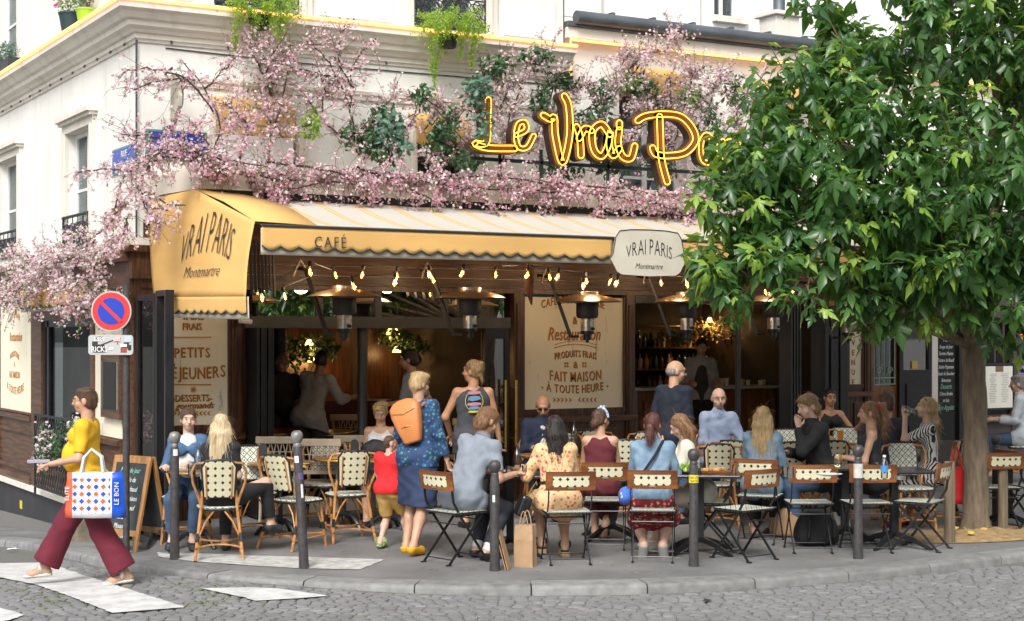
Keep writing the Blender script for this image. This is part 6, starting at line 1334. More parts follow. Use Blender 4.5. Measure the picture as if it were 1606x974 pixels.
for x, y, D, lab in ((412, 728, 16.3, 'black menu holder with an orange edge on the left round table'), (556, 712, 17.0, 'black menu holder on the second round table'), (500, 680, 19.6, 'black menu holder on the table inside')):
 p = atD(x, D, 0.752 if D < 19 else 0.852); t = thing('menu_holder', lab, 'menu holder', p, face_rz(160)); mb = MB(); mb.poly([Vector((0.045*math.cos(a), 0, 0.13+0.05*math.sin(a))) for a in (0, .5, 1, 1.57, 2.1, 2.6, 3.14)]+[Vector((-.045, 0, 0)), Vector((.045, 0, 0))], 0.01, (0, 1, 0)); mb.build('board', slate, t); mb = MB(); mb.box((-.06, -.01, 0), (-.045, .02, .14)); mb.build('wood_stand', cb_m, t); mb = MB(); mb.box((.046, -.01, 0), (.06, .02, .14)); mb.build('wood_stand', cb_m, t)
kraft = mat('kraft_paper', (0.42, 0.27, 0.15), 0.8, var=0.15, scale=6, bump=0.4, bscale=14)
kb_ = thing('paper_bag', 'brown kraft paper carrier bag standing beside the third bollard', 'bag', G(824, 888), face_rz(200)); mb = MB(); h = 0.37; V = []
for i, (sc, z) in enumerate(((1, 0), (1.02, .12), (.98, .24), (.95, h))):
 for (x, y) in ((-.085, -.055), (0, -.062), (.085, -.055), (.092, 0), (.085, .055), (0, .062), (-.085, .055), (-.078, 0)): V.append(Vector((x*sc+random.uniform(-.004, .004), y*sc*(1-.25*(i == 3))+random.uniform(-.006, .006), z)))
mb.add(V, [(i*8+j, i*8+(j+1) % 8, i*8+8+(j+1) % 8, i*8+8+j) for i in range(3) for j in range(8)]+[tuple(range(7, -1, -1))]); mb.build('bag_body', kraft, kb_, solid=0.003)
for y in (-.045, .045): mb = MB(); mb.tube(arcpts((-.04, y, h), (0, y*1.2, h+.24), (.04, y, h), 8), 0.005, 5); mb.build('handle', kraft, kb_)
lb = thing('leaning_boards', 'pair of thin brown boards leaning on the third bollard', 'boards', G(795, 893), face_rz(8));
for q in range(2): mb = MB(Matrix.Rotation(-.25, 4, 'Y')); mb.box((q*.02, -.1, 0), (q*.02+.006, .1, .34)); mb.build('board', kraft, lb)
def soft_bag(name, loc, rz, size, m, label, cat, sag=0.15, smooth=True):
 t = thing(name, label, cat, loc, rz); sx, sy, sz = size; V = []; n = 14; rows = 7
 for i in range(rows):
  u = i/(rows-1); prof = (1, 1.1, 1.1, 1.02, .92, .78, .5)[i]
  for j in range(n): a = 2*PI*j/n; V.append(Vector((sx/2*prof*math.copysign(abs(math.cos(a))**.6, math.cos(a))*(1+random.uniform(-.05, .05)), sy/2*prof*math.copysign(abs(math.sin(a))**.6, math.sin(a))*(1+random.uniform(-.08, .08)), sz*u)))
 mb = MB(); mb.add(V, [(i*n+j, i*n+(j+1) % n, (i+1)*n+(j+1) % n, (i+1)*n+j) for i in range(rows-1) for j in range(n)]+[tuple(range(n-1, -1, -1)), tuple((rows-1)*n+j for j in range(n))]); o = mb.build('bag_body', m, t, smooth=True); md = o.modifiers.new('s', 'SUBSURF'); md.levels = md.render_levels = 1
 return t
bpk = mat('black_nylon', (0.016, 0.017, 0.02), 0.65, bump=0.6, scale=4, bscale=12, var=0.3)
bb = soft_bag('backpack', G(1280, 855), face_rz(170), (0.42, 0.22, 0.36), bpk, 'black backpack standing on the ground under an empty folding chair', 'backpack')
for sx in (-.1, .1): mb = MB(); mb.tube([(sx, .05, .34), (sx*1.2, .15, .26), (sx*1.3, .15, .1), (sx*1.5, .1, .04)], 0.014, 6); mb.build('strap', bpk, bb)
tan = mat('tan_leather', (0.36, 0.22, 0.11), 0.6, var=0.2, scale=6, bump=0.4, bscale=14)
tb = soft_bag('tote_bag', G(1238, 842), face_rz(170), (0.34, 0.14, 0.30), tan, 'tan handbag lying on the ground beside the black backpack', 'handbag'); mb = MB(); mb.tube(arcpts((-.1, -.05, .25), (-.3, -.12, .1), (-.12, -.12, .0), 8), 0.01, 6); mb.build('strap', tan, tb)
rb = thing('red_tote_bag', 'bright red tote bag hanging from the chair by the wooden post', 'bag', pD(1500, 700, 16.75), face_rz(185)); redc = mat('red_canvas', (0.60, 0.012, 0.022), 0.7, var=0.15, scale=5, bump=0.3, bscale=10); mb = MB()
hh = (790-732)*16.75/F; z1 = -(732-700)*16.75/F; rows = []
for i in range(7): u = i/6; wdt = 0.07+0.035*u; rows.append([Vector((wdt*math.cos(2*PI*j/12), 0.03*math.sin(2*PI*j/12)*(0.5+u)+.004*math.sin(j*3+i), z1-hh*u)) for j in range(13)])
mb.sheet(rows); mb.add(rows[-1][:12], [tuple(range(12))]); mb.build('bag_body', redc, rb, smooth=True, solid=0.003)
for y in (-.02, .02): mb = MB(); mb.tube([(-.05, y, z1), (-.03, y, z1*.4), (0, y, 0.0), (.03, y, z1*.4), (.05, y, z1)], 0.009, 5); mb.build('handle', redc, rb)
def litter(x, y, s, m, label, cat='litter'):
 p = G(x, y, -0.075); p.z = road_z(p.x, p.y)+.006; mb = MB(); n = 9
 P_ = [Vector((s*(i % 3-1)+random.uniform(-.3, .3)*s, s*.6*(i//3-1)+random.uniform(-.2, .2)*s, random.uniform(.0, .5)*s)) for i in range(9)]
 mb.add(P_, [(0, 1, 4, 3), (1, 2, 5, 4), (3, 4, 7, 6), (4, 5, 8, 7)]); o = mb.build('litter', m, solid=.002); o.location = p; tag(o, label, cat); return o
pw_ = mat('white_paper', (0.72, 0.72, 0.70), 0.7); litter(1522, 888, .05, pw_, 'crumpled white tissue in the gutter near the street tree'); litter(20, 866, .06, pw_, 'white paper scrap by the drain at the far left'); litter(900, 922, .018, pw_, 'tiny white scrap against the kerb near the middle'); litter(566, 923, .014, pw_, 'tiny white scrap near the end of the stripe')
litter(1107, 946, .04, mat('dark_scrap', (0.03, 0.03, 0.03), 0.5), 'black and pale scrap lying on the cobbles'); litter(944, 922, .014, mat('orange_scrap', (0.5, 0.25, 0.06), 0.6), 'small orange cigarette end by the kerb'); litter(1180, 963, .016, mat('orange_scrap', (0.5, 0.25, 0.06), 0.6), 'orange scrap on the cobbles near the bottom edge')
lf = mat('dry_leaf', (0.55, 0.42, 0.06), 0.7)
for x, y in ((1545, 840), (1518, 838), (1525, 846), (1500, 838)):
 p = G(x, y); mb = MB(); mb.add([Vector((0, 0, 0)), Vector((.05, .01, .02)), Vector((.08, .05, .01)), Vector((.03, .08, .03)), Vector((-.02, .04, .01))], [(0, 1, 2, 3, 4)]); o = mb.build('fallen_leaf', lf, solid=.001); o.location = p+Vector((0, 0, .05)); tag(o, 'yellow fallen leaf on the sandy earth around the tree', 'leaf', 'fallen leaves round the tree')
# ================================================================ vegetation
def rot_rand(n, tilt=None):
 """n random rotation matrices"""
 q = rng.normal(size=(n, 4)); q /= np.linalg.norm(q, axis=1)[:, None]; w_, x, y, z = q.T
 return np.stack([np.stack([1-2*(y*y+z*z), 2*(x*y-z*w_), 2*(x*z+y*w_)], 1), np.stack([2*(x*y+z*w_), 1-2*(x*x+z*z), 2*(y*z-x*w_)], 1), np.stack([2*(x*z-y*w_), 2*(y*z+x*w_), 1-2*(x*x+y*y)], 1)], 1)
def frames(dirs, up=None):
 """matrices whose Y axis is dirs and Z axis is near up"""
 y = dirs/np.linalg.norm(dirs, axis=1)[:, None]; u = np.tile(np.array([0, 0, 1.0]), (len(y), 1)) if up is None else up
 x = np.cross(y, u); l = np.linalg.norm(x, axis=1); x[l < 1e-4] = (1, 0, 0); x /= np.maximum(l, 1e-4)[:, None]; z = np.cross(x, y)
 return np.stack([x, y, z], 2)
def scatter(tv, tf, P, R, S):
 """template scattered: returns verts, faces"""
 V = np.einsum('nij,vj->nvi', R, tv)*S[:, None, None]+P[:, None, :]; n, k = len(P), len(tv)
 Fc = (tf[None]+(np.arange(n)*k)[:, None, None]).reshape(-1, tf.shape[1]); return V.reshape(-1, 3), Fc
pv = [(0, 0, -0.1)]; pf = []
for i in range(5):
 a = 2*PI*i/5; b = len(pv)
 for da, r, z in ((-.5, .7, .12), (0, 1.0, .22), (.5, .7, .12)): pv.append((r*math.cos(a+da), r*math.sin(a+da), z))
 pf.append((0, b, b+1, b+2))
PETV, PETF = np.array(pv), np.array(pf)
SLV = np.array([(0, 0, 0), (.28, .4, .06), (0, 1, -.1), (-.28, .4, .06)]); SLF = np.array([(0, 1, 2, 3)])
petal = [leafmat('petal_'+n, a, b, 0.6, 0.3, t) for n, a, b, t in (('deep', (0.46, 0.17, 0.25), (0.62, 0.30, 0.38), (0.7, 0.35, 0.45)), ('pink', (0.68, 0.40, 0.47), (0.78, 0.53, 0.59), (0.8, 0.55, 0.65)), ('pale', (0.76, 0.60, 0.62), (0.85, 0.75, 0.74), (0.85, 0.65, 0.7)))]
twig_m = mat('dark_twig', (0.06, 0.035, 0.028), 0.8, var=0.3, scale=20); twig_p = mat('pale_twig', (0.35, 0.29, 0.22), 0.8)
small_leaf = leafmat('small_green_leaf', (0.07, 0.14, 0.03), (0.20, 0.30, 0.07), 0.5, 0.3)
def plane_pt(pl, x, y, off):
 k, v = pl; return pY(x, y, v+off) if k == 'Y' else pX(x, y, v+off)
def spray(label, curves, pl, n_tw, tw_len, nb, pal=(.3, .4, .3), droop=0.15, depth=0.25, leaf=0.12, name='blossom_branch', cat='blossom branch', grp='artificial blossom branches on the café front', size=(.013, .022), pale=False):
 nb = int(nb*(1.25 if pl[0] == 'Y' and pl[1] <= -1.5 else 1.9)); leaf = leaf*1.5
 mains = []; tw = []
 for c in curves:
  o0 = random.uniform(-.05, .05); pts = [plane_pt(pl, x, y, o0+random.uniform(-depth, depth)*0.4) for x, y in c]
  P = [];
  for i in range(len(pts)-1):
   a, b, c_, d = pts[max(0, i-1)], pts[i], pts[i+1], pts[min(len(pts)-1, i+2)]
   for q in range(5): t = q/5; P.append(0.5*((2*b)+(c_-a)*t+(2*a-5*b+4*c_-d)*t*t+(-a+3*b-3*c_+d)*t**3)+Vector((random.gauss(0, .008), random.gauss(0, .01), random.gauss(0, .008))))
  P.append(pts[-1]); mains.append(P)
 t = thing(name, label, cat, mains[0][0], 0, grp)
 mb = MB()
 for P in mains: mb.tube(P, [0.010*(1-0.6*i/len(P))+0.002 for i in range(len(P))], 5)
 segs = []
 for _ in range(n_tw):
  P = random.choice(mains); i = random.randrange(len(P)-1); a = P[i].lerp(P[i+1], random.random()); d = (P[min(i+2, len(P)-1)]-P[max(0, i-1)]).normalized()
  r = Vector((random.gauss(0, 1), random.gauss(0, .7), random.gauss(0, 1))).normalized(); v = (d*0.5+r).normalized(); L_ = tw_len*random.uniform(.4, 1.2); pts = [a]
  for q in range(4): v = (v+Vector((random.gauss(0, .2), random.gauss(0, .2), random.gauss(0, .2)-droop))).normalized(); pts.append(pts[-1]+v*L_/4)
  mb.tube(pts, [.0035, .003, .0025, .002, .0015], 3, cap=False); segs += list(zip(pts, pts[1:]))
 for P in mains: segs += list(zip(P, P[1:]))*1
 o = mb.build('twigs', twig_p if pale else twig_m, t, W=True); o['kind'] = 'stuff'
 A = np.array([s[0][:] for s in segs]); B = np.array([s[1][:] for s in segs])
 ci = rng.integers(0, len(segs), max(1, nb//3)); ct = rng.random(len(ci)); cl = A[ci]*(1-ct)[:, None]+B[ci]*ct[:, None]      # flowers come in clusters
 k = rng.integers(0, len(cl), nb); P = cl[k]+rng.normal(size=(nb, 3))*0.022; S = rng.uniform(size[0], size[1], nb)
 V, Fc = scatter(PETV, PETF, P, rot_rand(nb), S); mi = rng.choice(3, size=nb, p=pal).repeat(5)
 o = np_mesh('blossoms', V, Fc, petal, t, mi, W=True); o['kind'] = 'stuff'
 nl = int(nb*leaf)
 if nl:
  k = rng.integers(0, len(segs), nl); f = rng.random(nl); P = A[k]*(1-f)[:, None]+B[k]*f[:, None]; d = rng.normal(size=(nl, 3)); V, Fc = scatter(SLV, SLF, P, frames(d), rng.uniform(.025, .05, nl))
  o = np_mesh('leaves', V, Fc, small_leaf, t, W=True); o['kind'] = 'stuff'
 return t
EDGE = ('Y', -1.55); low = (.22, .42, .36); mid = (.08, .34, .58); hi_ = (.06, .28, .66)
spray('pink blossom garland over the left corner of the canopy above the yellow cheek', [[(222, 262), (270, 246), (330, 262), (400, 280)], [(235, 235), (290, 238), (350, 250), (420, 262)], [(280, 225), (320, 245), (360, 275)]], EDGE, 130, .38, 1500, low, .12)
spray('pink blossom garland on the canopy above the word CAFÉ', [[(380, 268), (440, 282), (500, 284), (560, 290)], [(390, 285), (450, 296), (520, 282)], [(420, 255), (500, 265), (570, 280)]], EDGE, 130, .35, 1500, low, .2)
spray('pink blossom garland between the word CAFÉ and the neon L', [[(540, 280), (600, 270), (660, 284), (720, 292)], [(560, 262), (620, 280), (700, 276)]], EDGE, 120, .33, 1400, low, .2)
spray('pink blossom garland directly under the neon letters Le', [[(690, 280), (760, 276), (830, 284), (890, 296)], [(700, 294), (780, 296), (850, 300)]], EDGE, 130, .35, 1700, low, .22)
spray('pink blossom garland under the neon word Vrai above the plaque', [[(860, 284), (930, 292), (1000, 300), (1060, 312)], [(850, 300), (940, 306), (1030, 318)]], EDGE, 140, .33, 1800, low, .22)
spray('pink blossom garland ending in the street tree leaves', [[(1030, 302), (1100, 310), (1160, 330), (1230, 345)], [(1020, 318), (1080, 335), (1130, 350)]], EDGE, 120, .35, 1400, low, .2)
for a in ((430, 290, 440, 330, 'hanging over the yellow end of the awning'), (560, 290, 590, 312, 'hanging right of the word CAFÉ'), (745, 300, 800, 355, 'dangling furthest down the striped awning'), (640, 296, 690, 320, 'hanging left of the neon L'), (860, 305, 845, 345, 'hanging left of the plaque'), (945, 310, 930, 352, 'hanging just above the plaque'), (1060, 325, 1100, 370, 'hanging right of the plaque')):
 spray('drooping pink blossom twig '+a[4], [[(a[0], a[1]), ((a[0]+a[2])/2+4, (a[1]+a[3])/2), (a[2], a[3])]], ('Y', -1.62), 14, .22, 150, low, .35)
spray('pink blossom cascading down the building corner beside the yellow cheek', [[(250, 240), (205, 262), (185, 300), (178, 340)], [(240, 255), (215, 290), (230, 320), (262, 330)], [(205, 270), (170, 265), (120, 270)], [(215, 285), (230, 330), (250, 350)]], ('X', -0.45), 90, .26, 760, mid, .15)
spray('pink blossom tips lying on the yellow cheek cloth', [[(225, 300), (255, 318), (290, 322)], [(230, 325), (250, 350), (245, 365)]], ('X', -0.25), 16, .15, 110, mid, .2)
spray('blossom branch linking the corner with the thick side street blossom', [[(190, 320), (170, 355), (130, 380), (90, 400)], [(200, 340), (190, 370), (160, 395)]], ('X', -0.5), 60, .3, 600, mid, .15)
spray('thick pale blossom over the side street door', [[(175, 395), (140, 400), (100, 410), (60, 420)], [(170, 430), (130, 440), (90, 450)], [(150, 380), (110, 395), (70, 400)], [(160, 450), (140, 470), (120, 480)]], ('X', -0.5), 150, .42, 2100, hi_, .12, leaf=.22)
spray('thick pale blossom at the left edge of the photo', [[(70, 405), (30, 400), (-20, 405)], [(80, 430), (40, 440), (-10, 450)], [(60, 455), (30, 470), (-10, 480)], [(90, 420), (50, 420), (0, 425)]], ('X', -0.5), 150, .42, 2000, hi_, .15, leaf=.22)
WALL = ('Y', -0.6)
spray('wispy blossom branch around the blade sign at the corner', [[(330, 250), (345, 200), (320, 140), (285, 95)], [(335, 180), (300, 130), (240, 108), (195, 112)], [(320, 140), (350, 110), (375, 85)], [(310, 125), (260, 125), (210, 140)]], WALL, 80, .34, 560, mid, .0)
spray('blossom branch below the string course left of the air unit', [[(365, 270), (330, 230), (300, 190)], [(370, 260), (390, 200), (350, 160)], [(280, 225), (240, 215), (190, 210)]], ('Y', -0.9), 90, .36, 700, low, .05)
spray('tall blossom branch climbing to the left bushy plant', [[(420, 270), (425, 190), (415, 120), (450, 50)], [(425, 150), (400, 90), (390, 60)], [(430, 200), (450, 120), (455, 70)]], WALL, 110, .36, 850, mid, .0, leaf=.2)
spray('blossom branch with pale bare twigs above the air unit', [[(470, 230), (420, 180), (360, 150)], [(460, 190), (420, 140), (380, 130)], [(470, 210), (400, 195), (350, 200)]], WALL, 80, .38, 620, mid, .0, pale=True, leaf=.2)
spray('blossom branch rising left of the big gap, highest in the middle', [[(560, 240), (545, 160), (510, 90), (480, 65)], [(550, 170), (555, 100), (590, 60)], [(555, 140), (530, 90), (540, 40)], [(520, 120), (470, 110), (440, 100)]], WALL, 110, .36, 820, mid, .0, leaf=.2)
spray('blossom fan around the green leaves left of the neon L', [[(600, 260), (580, 200), (620, 150)], [(590, 240), (520, 200), (480, 150)], [(610, 240), (650, 180), (640, 140)]], WALL, 100, .36, 760, mid, .0, leaf=.2)
spray('blossom clump behind the top of the neon L', [[(680, 250), (710, 190), (740, 150)], [(700, 240), (700, 180), (680, 160)], [(740, 240), (760, 170), (790, 110)]], WALL, 130, .36, 1500, hi_, .0, leaf=.3)
spray('blossom clump behind the neon letters e and V', [[(790, 250), (800, 180), (830, 110), (860, 90)], [(830, 240), (860, 170), (870, 110)], [(770, 200), (800, 130), (780, 110)], [(850, 200), (900, 150), (920, 130)]], WALL, 170, .38, 2100, hi_, .0, leaf=.3)
spray('blossom clump behind the neon word Vrai end', [[(930, 260), (945, 200), (960, 130), (990, 80)], [(980, 250), (1000, 180), (1010, 110)], [(960, 140), (1000, 95), (1040, 75), (1060, 60)]], WALL, 150, .38, 1900, hi_, .0, leaf=.25)
spray('blossom clump filling the neon letter P', [[(1060, 280), (1060, 210), (1080, 140), (1090, 110)], [(1040, 250), (1050, 180), (1050, 120)], [(1070, 180), (1110, 150), (1130, 120)]], WALL, 140, .38, 1700, hi_, .0, leaf=.25)
spray('blossom clump between the letter P and the street tree', [[(1100, 300), (1120, 240), (1160, 170), (1200, 115)], [(1140, 280), (1160, 220), (1150, 160)], [(1150, 200), (1180, 150), (1210, 150)]], WALL, 130, .38, 1100, hi_, .0, leaf=.25)
for i, (x, y, lab) in enumerate(((425, 70, 'highest blossom twig below the left bushy plant'), (500, 110, 'blossom twig over the cornice left of the middle'), (985, 75, 'blossom twig reaching the lit strip of the wing'), (1075, 90, 'blossom twig right of the wing awning'))):
 spray(lab, [[(x, y+80), (x+8, y+30), (x-4, y-5)], [(x, y+50), (x+30, y+10)]], ('Y', -0.5), 30, .26, 240, hi_, -.05)
def lobed(half, fold=0.28, droop=0.42):
 pts = half+[(-x, y) for x, y in half[::-1] if x > 1e-6]; V = [(0, 0.38, 0.03)]+[(x, y, -fold*abs(x)-droop*y*y) for x, y in pts]; n = len(pts)
 return np.array(V), np.array([(0, 1+i, 1+(i+1) % n) for i in range(n)])
TLV, TLF = lobed([(0, 0), (.07, .03), (.25, -.10), (.14, .14), (.40, .36), (.31, .52), (.15, .40), (.17, .62), (.08, .80), (0, 1.0)])
OLV, OLF = lobed([(0, 0), (.10, .10), (.22, .14), (.14, .28), (.30, .40), (.16, .52), (.24, .70), (.10, .78), (0, 1.0)], .15, .2)
tree_leaf = leafmat('tree_leaf', (0.022, 0.070, 0.024), (0.085, 0.19, 0.045), 0.33, 0.3, (0.18, 0.38, 0.05)); young_leaf = leafmat('young_leaf', (0.16, 0.30, 0.04), (0.28, 0.42, 0.07), 0.4, 0.35, (0.35, 0.5, 0.06))
oak_leaf = leafmat('oak_leaf', (0.015, 0.045, 0.015), (0.06, 0.14, 0.05), 0.4, 0.15); blue_leaf = leafmat('grey_green_leaf', (0.06, 0.13, 0.09), (0.14, 0.24, 0.17), 0.5, 0.2)
def leaf_clump(label, blobs, n, m, size=(.05, .09), tv=OLV, tf=OLF, name='leafy_vine', cat='plant', pl=WALL, group=None, depth=.15, hang=0.5):
 P = [];
 for x, y, rx, ry, w_ in blobs:
  k = int(n*w_); c = np.array(plane_pt(pl, x, y, 0)[:]); sc = (CAM-Vector(c)).length/F
  u = rng.normal(size=(k, 3)); u /= np.linalg.norm(u, axis=1)[:, None]; r = rng.random(k)**.45
  P.append(c+u*r[:, None]*np.array([rx*sc, depth, ry*sc]))
 P = np.vstack(P); t = thing(name, label, cat, Vector(P[0]), 0, group); k = len(P)
 d = rng.normal(size=(k, 3)); d[:, 2] -= hang; V, Fc = scatter(tv, tf, P, frames(d, rng.normal(size=(k, 3))*0.6+np.array([0, -1, .6])), rng.uniform(size[0], size[1], k))
 o = np_mesh('foliage', V, Fc, m, t, W=True); o['kind'] = 'stuff'
 mb = MB(); ps = [Vector(p) for p in P[::max(1, k//14)]]; mb.tube(ps[:14], .006, 4); o = mb.build('vine_stem', twig_m, t, W=True); return t
leaf_clump('dark green oak leaves right of the tall blossom branch', [(565, 215, 40, 26, .4), (600, 190, 32, 30, .35), (600, 240, 30, 16, .25)], 420, oak_leaf, (.06, .11)); leaf_clump('grey green leaves hanging in the middle of the blossom', [(610, 200, 26, 34, .6), (630, 225, 18, 20, .4)], 170, blue_leaf, (.07, .12), pl=('Y', -.75)); leaf_clump('bright green leaf bunch above the air unit', [(488, 190, 16, 28, 1)], 110, young_leaf, (.05, .09), pl=('Y', -.75))
leaf_clump('dark oak leaves around the neon L', [(745, 150, 25, 40, .3), (780, 105, 32, 18, .35), (690, 225, 28, 28, .35)], 420, oak_leaf, (.06, .11)); leaf_clump('grey green leaves trailing over the neon L', [(752, 140, 20, 26, .7), (760, 190, 10, 40, .3)], 170, blue_leaf, (.07, .12), pl=('Y', -1.45))
leaf_clump('dark oak leaves above the neon V', [(840, 90, 30, 18, .3), (880, 125, 30, 16, .35), (850, 160, 22, 34, .35)], 420, oak_leaf, (.06, .10)); leaf_clump('green leaves above the neon word Vrai', [(925, 185, 40, 20, .5), (945, 150, 20, 30, .5)], 260, oak_leaf, (.05, .09)); leaf_clump('dark leaves under the wing window awning', [(1005, 135, 34, 18, .5), (1030, 250, 30, 34, .5)], 330, oak_leaf, (.05, .09)); leaf_clump('dark leaves right of the neon P', [(1110, 190, 26, 40, .6), (1150, 140, 20, 30, .4)], 300, oak_leaf, (.05, .09)); leaf_clump('bright green leaves trailing between the neon words', [(985, 130, 30, 14, .4), (930, 235, 20, 26, .3), (1085, 150, 24, 20, .3)], 260, small_leaf, (.06, .10)); leaf_clump('dark green leaves left of the neon sign low down', [(700, 200, 30, 36, .5), (660, 150, 18, 20, .2), (735, 250, 26, 16, .3)], 300, oak_leaf, (.06, .11), pl=('Y', -.8)); leaf_clump('dark leaf mass low behind the neon letters ai', [(960, 260, 45, 20, .5), (880, 265, 50, 18, .5)], 320, oak_leaf, (.05, .09), pl=('Y', -1.0))
fern_m = leafmat('fern_green', (0.13, 0.26, 0.03), (0.36, 0.50, 0.07), 0.6, 0.35)
def fern(label, x, y, rx, ry, n, hang_l):
 c = pY(x, y, -0.45); t = thing('hanging_fern', label, 'plant', c); P = []; mb = MB(); sc = (c-CAM).length/F
 for i in range(n):
  a = random.random()*6.28; r = random.random()**.5; p = Vector((math.cos(a)*r*rx*sc, random.uniform(-.16, .16), math.sin(a)*r*ry*sc)); v = Vector((p.x*1.5, random.gauss(0, .3)-.2, 0.5+random.gauss(0, .3))).normalized(); L_ = random.uniform(.12, .3); pts = [p]
  for q in range(5): v = (v+Vector((0, 0, -.35))).normalized(); pts.append(pts[-1]+v*L_/5)
  for q in range(30): s_ = random.random()*4.99; j = int(s_); P.append((pts[j].lerp(pts[j+1], s_-j)+Vector((random.gauss(0, .014), random.gauss(0, .014), random.gauss(0, .014))))[:])
 for x_, l in hang_l:
  p0 = pY(x_, y+ry*.6, -0.48)-c; pts = [p0]
  for q in range(8): pts.append(pts[-1]+Vector((random.gauss(0, .012), 0, -l*sc/8)))
  mb.tube(pts, .003, 4)
  for q in range(int(l*6)): s_ = random.random()*7.99; j = int(s_); wd = .035*(1-s_/10); P.append((pts[j].lerp(pts[j+1], s_-j)+Vector((random.gauss(0, wd), random.gauss(0, .02), random.gauss(0, .01))))[:])
 P = np.array(P); k = len(P); V, Fc = scatter(SLV, SLF, P, frames(rng.normal(size=(k, 3))), rng.uniform(.02, .04, k)); o = np_mesh('fronds', V, Fc, fern_m, t); o['kind'] = 'stuff'; mb.build('hanging_stems', small_leaf, t) if mb.f else None
 mb = MB(); mb.lathe([(0.10, -0.15), (0.13, 0.0)], (0, .1, -.06), 12); mb.build('pot', mat('dark_pot', (0.03, 0.03, 0.03), 0.6), t)
fern('bushy bright green plant on the ledge nearest the corner', 412, 14, 46, 26, 150, [(375, 50), (400, 30), (440, 35)]); fern('bright green fern hanging over the lit ledge below the railing', 708, 45, 44, 22, 150, [(676, 100), (690, 60), (745, 50), (720, 35)])
def bush(name, label, cat, c, rx, rz_, n, m, flowers=0, fm=None, sz=(.03, .06), pot=None, par=None):
 t = thing(name, label, cat, c); u = rng.normal(size=(n, 3)); u /= np.linalg.norm(u, axis=1)[:, None]; P = u*(rng.random(n)**.4)[:, None]*np.array(rx)+np.array([0, 0, rz_]); V, Fc = scatter(SLV, SLF, P, frames(rng.normal(size=(n, 3))), rng.uniform(sz[0], sz[1], n)); o = np_mesh('leaves', V, Fc, m, t); o['kind'] = 'stuff'
 if flowers:
  u = rng.normal(size=(flowers, 3)); u /= np.linalg.norm(u, axis=1)[:, None]; P = u*np.array(rx)*1.08+np.array([0, 0, rz_+.03]); V, Fc = scatter(PETV, PETF, P, rot_rand(flowers), rng.uniform(.018, .03, flowers)); o = np_mesh('flowers', V, Fc, fm, t); o['kind'] = 'stuff'
 if pot:
  r0, r1, h, pm = pot; mb = MB(); mb.lathe([(r0, 0), (r1, h), (r1*1.06, h), (r1*1.06, h+.02), (r1*.9, h+.02)], n=16); mb.build('pot', pm, t, smooth=True)
 return t
mag = leafmat('magenta_petal', (0.4, 0.02, 0.22), (0.6, 0.08, 0.4), .5, .2)
c = pX(112, 60, -0.15); c.z = 5.67; bush('potted_flowers', 'dark pot of magenta flowers on the side ledge', 'potted plant', c, (.18, .32, .2), .42, 420, small_leaf, 34, mag, pot=(.11, .15, .24, mat('green_black_pot', (0.02, 0.045, 0.05), 0.5)))
c = pX(134, 55, -0.15); c.z = 5.67; bush('potted_plant', 'lime green pot with a reddish plant next to the magenta flowers', 'potted plant', c, (.10, .14, .16), .36, 160, leafmat('reddish_leaf', (0.12, 0.03, 0.02), (0.16, 0.2, 0.05), .5, .2), pot=(.08, .11, .18, mat('lime_pot', (0.32, 0.5, 0.03), 0.4)))
c = pX(10, 115, -0.12); c.z = 5.67; t = bush('window_trough', 'dark trough of grey green plants on the side ledge at the far left', 'planter', c, (.14, .6, .2), .3, 700, blue_leaf); mb = MB(); mb.box((-.1, -.55, 0), (.1, .55, .2)); mb.build('trough', iron, t)
pg = ('X', -0.42)
leaf_clump('green ivy and leaves hanging on the lattice guard rail', [(72, 700, 12, 40, .4), (95, 695, 14, 34, .35), (115, 680, 8, 30, .25)], 420, oak_leaf, (.04, .08), pl=('X', -0.40), depth=.3); t = thing('pink_flowers', 'pink flower bunches fixed to the lattice guard rail', 'flowers', pX(75, 690, -.45)); P = []
for x, y, r, k in ((72, 685, 12, 60), (66, 705, 8, 40), (65, 722, 8, 30), (122, 668, 10, 50), (118, 690, 8, 40)):
 c = np.array(pX(x, y, -.45)[:])
 P.append(c+rng.normal(size=(k, 3))*np.array([.05, r*.009, r*.006]))
P = np.vstack(P); V, Fc = scatter(PETV, PETF, P, rot_rand(len(P)), rng.uniform(.015, .026, len(P))); o = np_mesh('blossoms', V, Fc, petal[2], t, W=True); o['kind'] = 'stuff'
leaf_clump('dark leaves hanging from the ceiling left inside the café', [(455, 550, 30, 25, .4), (500, 545, 28, 22, .4), (470, 600, 8, 30, .2)], 420, oak_leaf, (.06, .11), pl=('Y', 2.5), depth=.5); leaf_clump('dark leaves hanging right of the iron column', [(618, 530, 24, 18, .6), (650, 545, 10, 26, .4)], 260, oak_leaf, (.06, .11), pl=('Y', 2.5), depth=.4)
leaf_clump('pale dried greenery along the top of the bar shelves', [(1060, 530, 40, 14, .4), (1130, 515, 60, 22, .6)], 420, leafmat('dried_leaf', (0.06, 0.07, 0.03), (0.30, 0.26, 0.12), .7, .1), (.05, .1), pl=('Y', 3.3), depth=.3)
bark = mat('grey_bark', (0.21, 0.16, 0.11), 0.9, c2=(0.10, 0.075, 0.05), scale=(22, 22, 5), bump=1.0, bscale=(45, 45, 9))
st = thing('street_tree', 'street tree with a dense crown of dark lobed leaves over the right half', 'tree', TREE)
Dt = (TREE-CAM).dot(FWD)
def T3(x, y, D): return pD(x, y, D)
top = T3(1526, 490, Dt); mb = MB(); tr = []
for i in range(15): t = i/14; p = TREE.lerp(top, t); p += Vector((0.012*math.sin(t*7), 0.012*math.cos(t*5), 0)); tr.append(p)
mb.tube(tr, [0.185]+[0.132-0.0015*i+0.009*math.sin(i*1.9) for i in range(14)], 16); mb.build('trunk', bark, st, W=True, smooth=True)
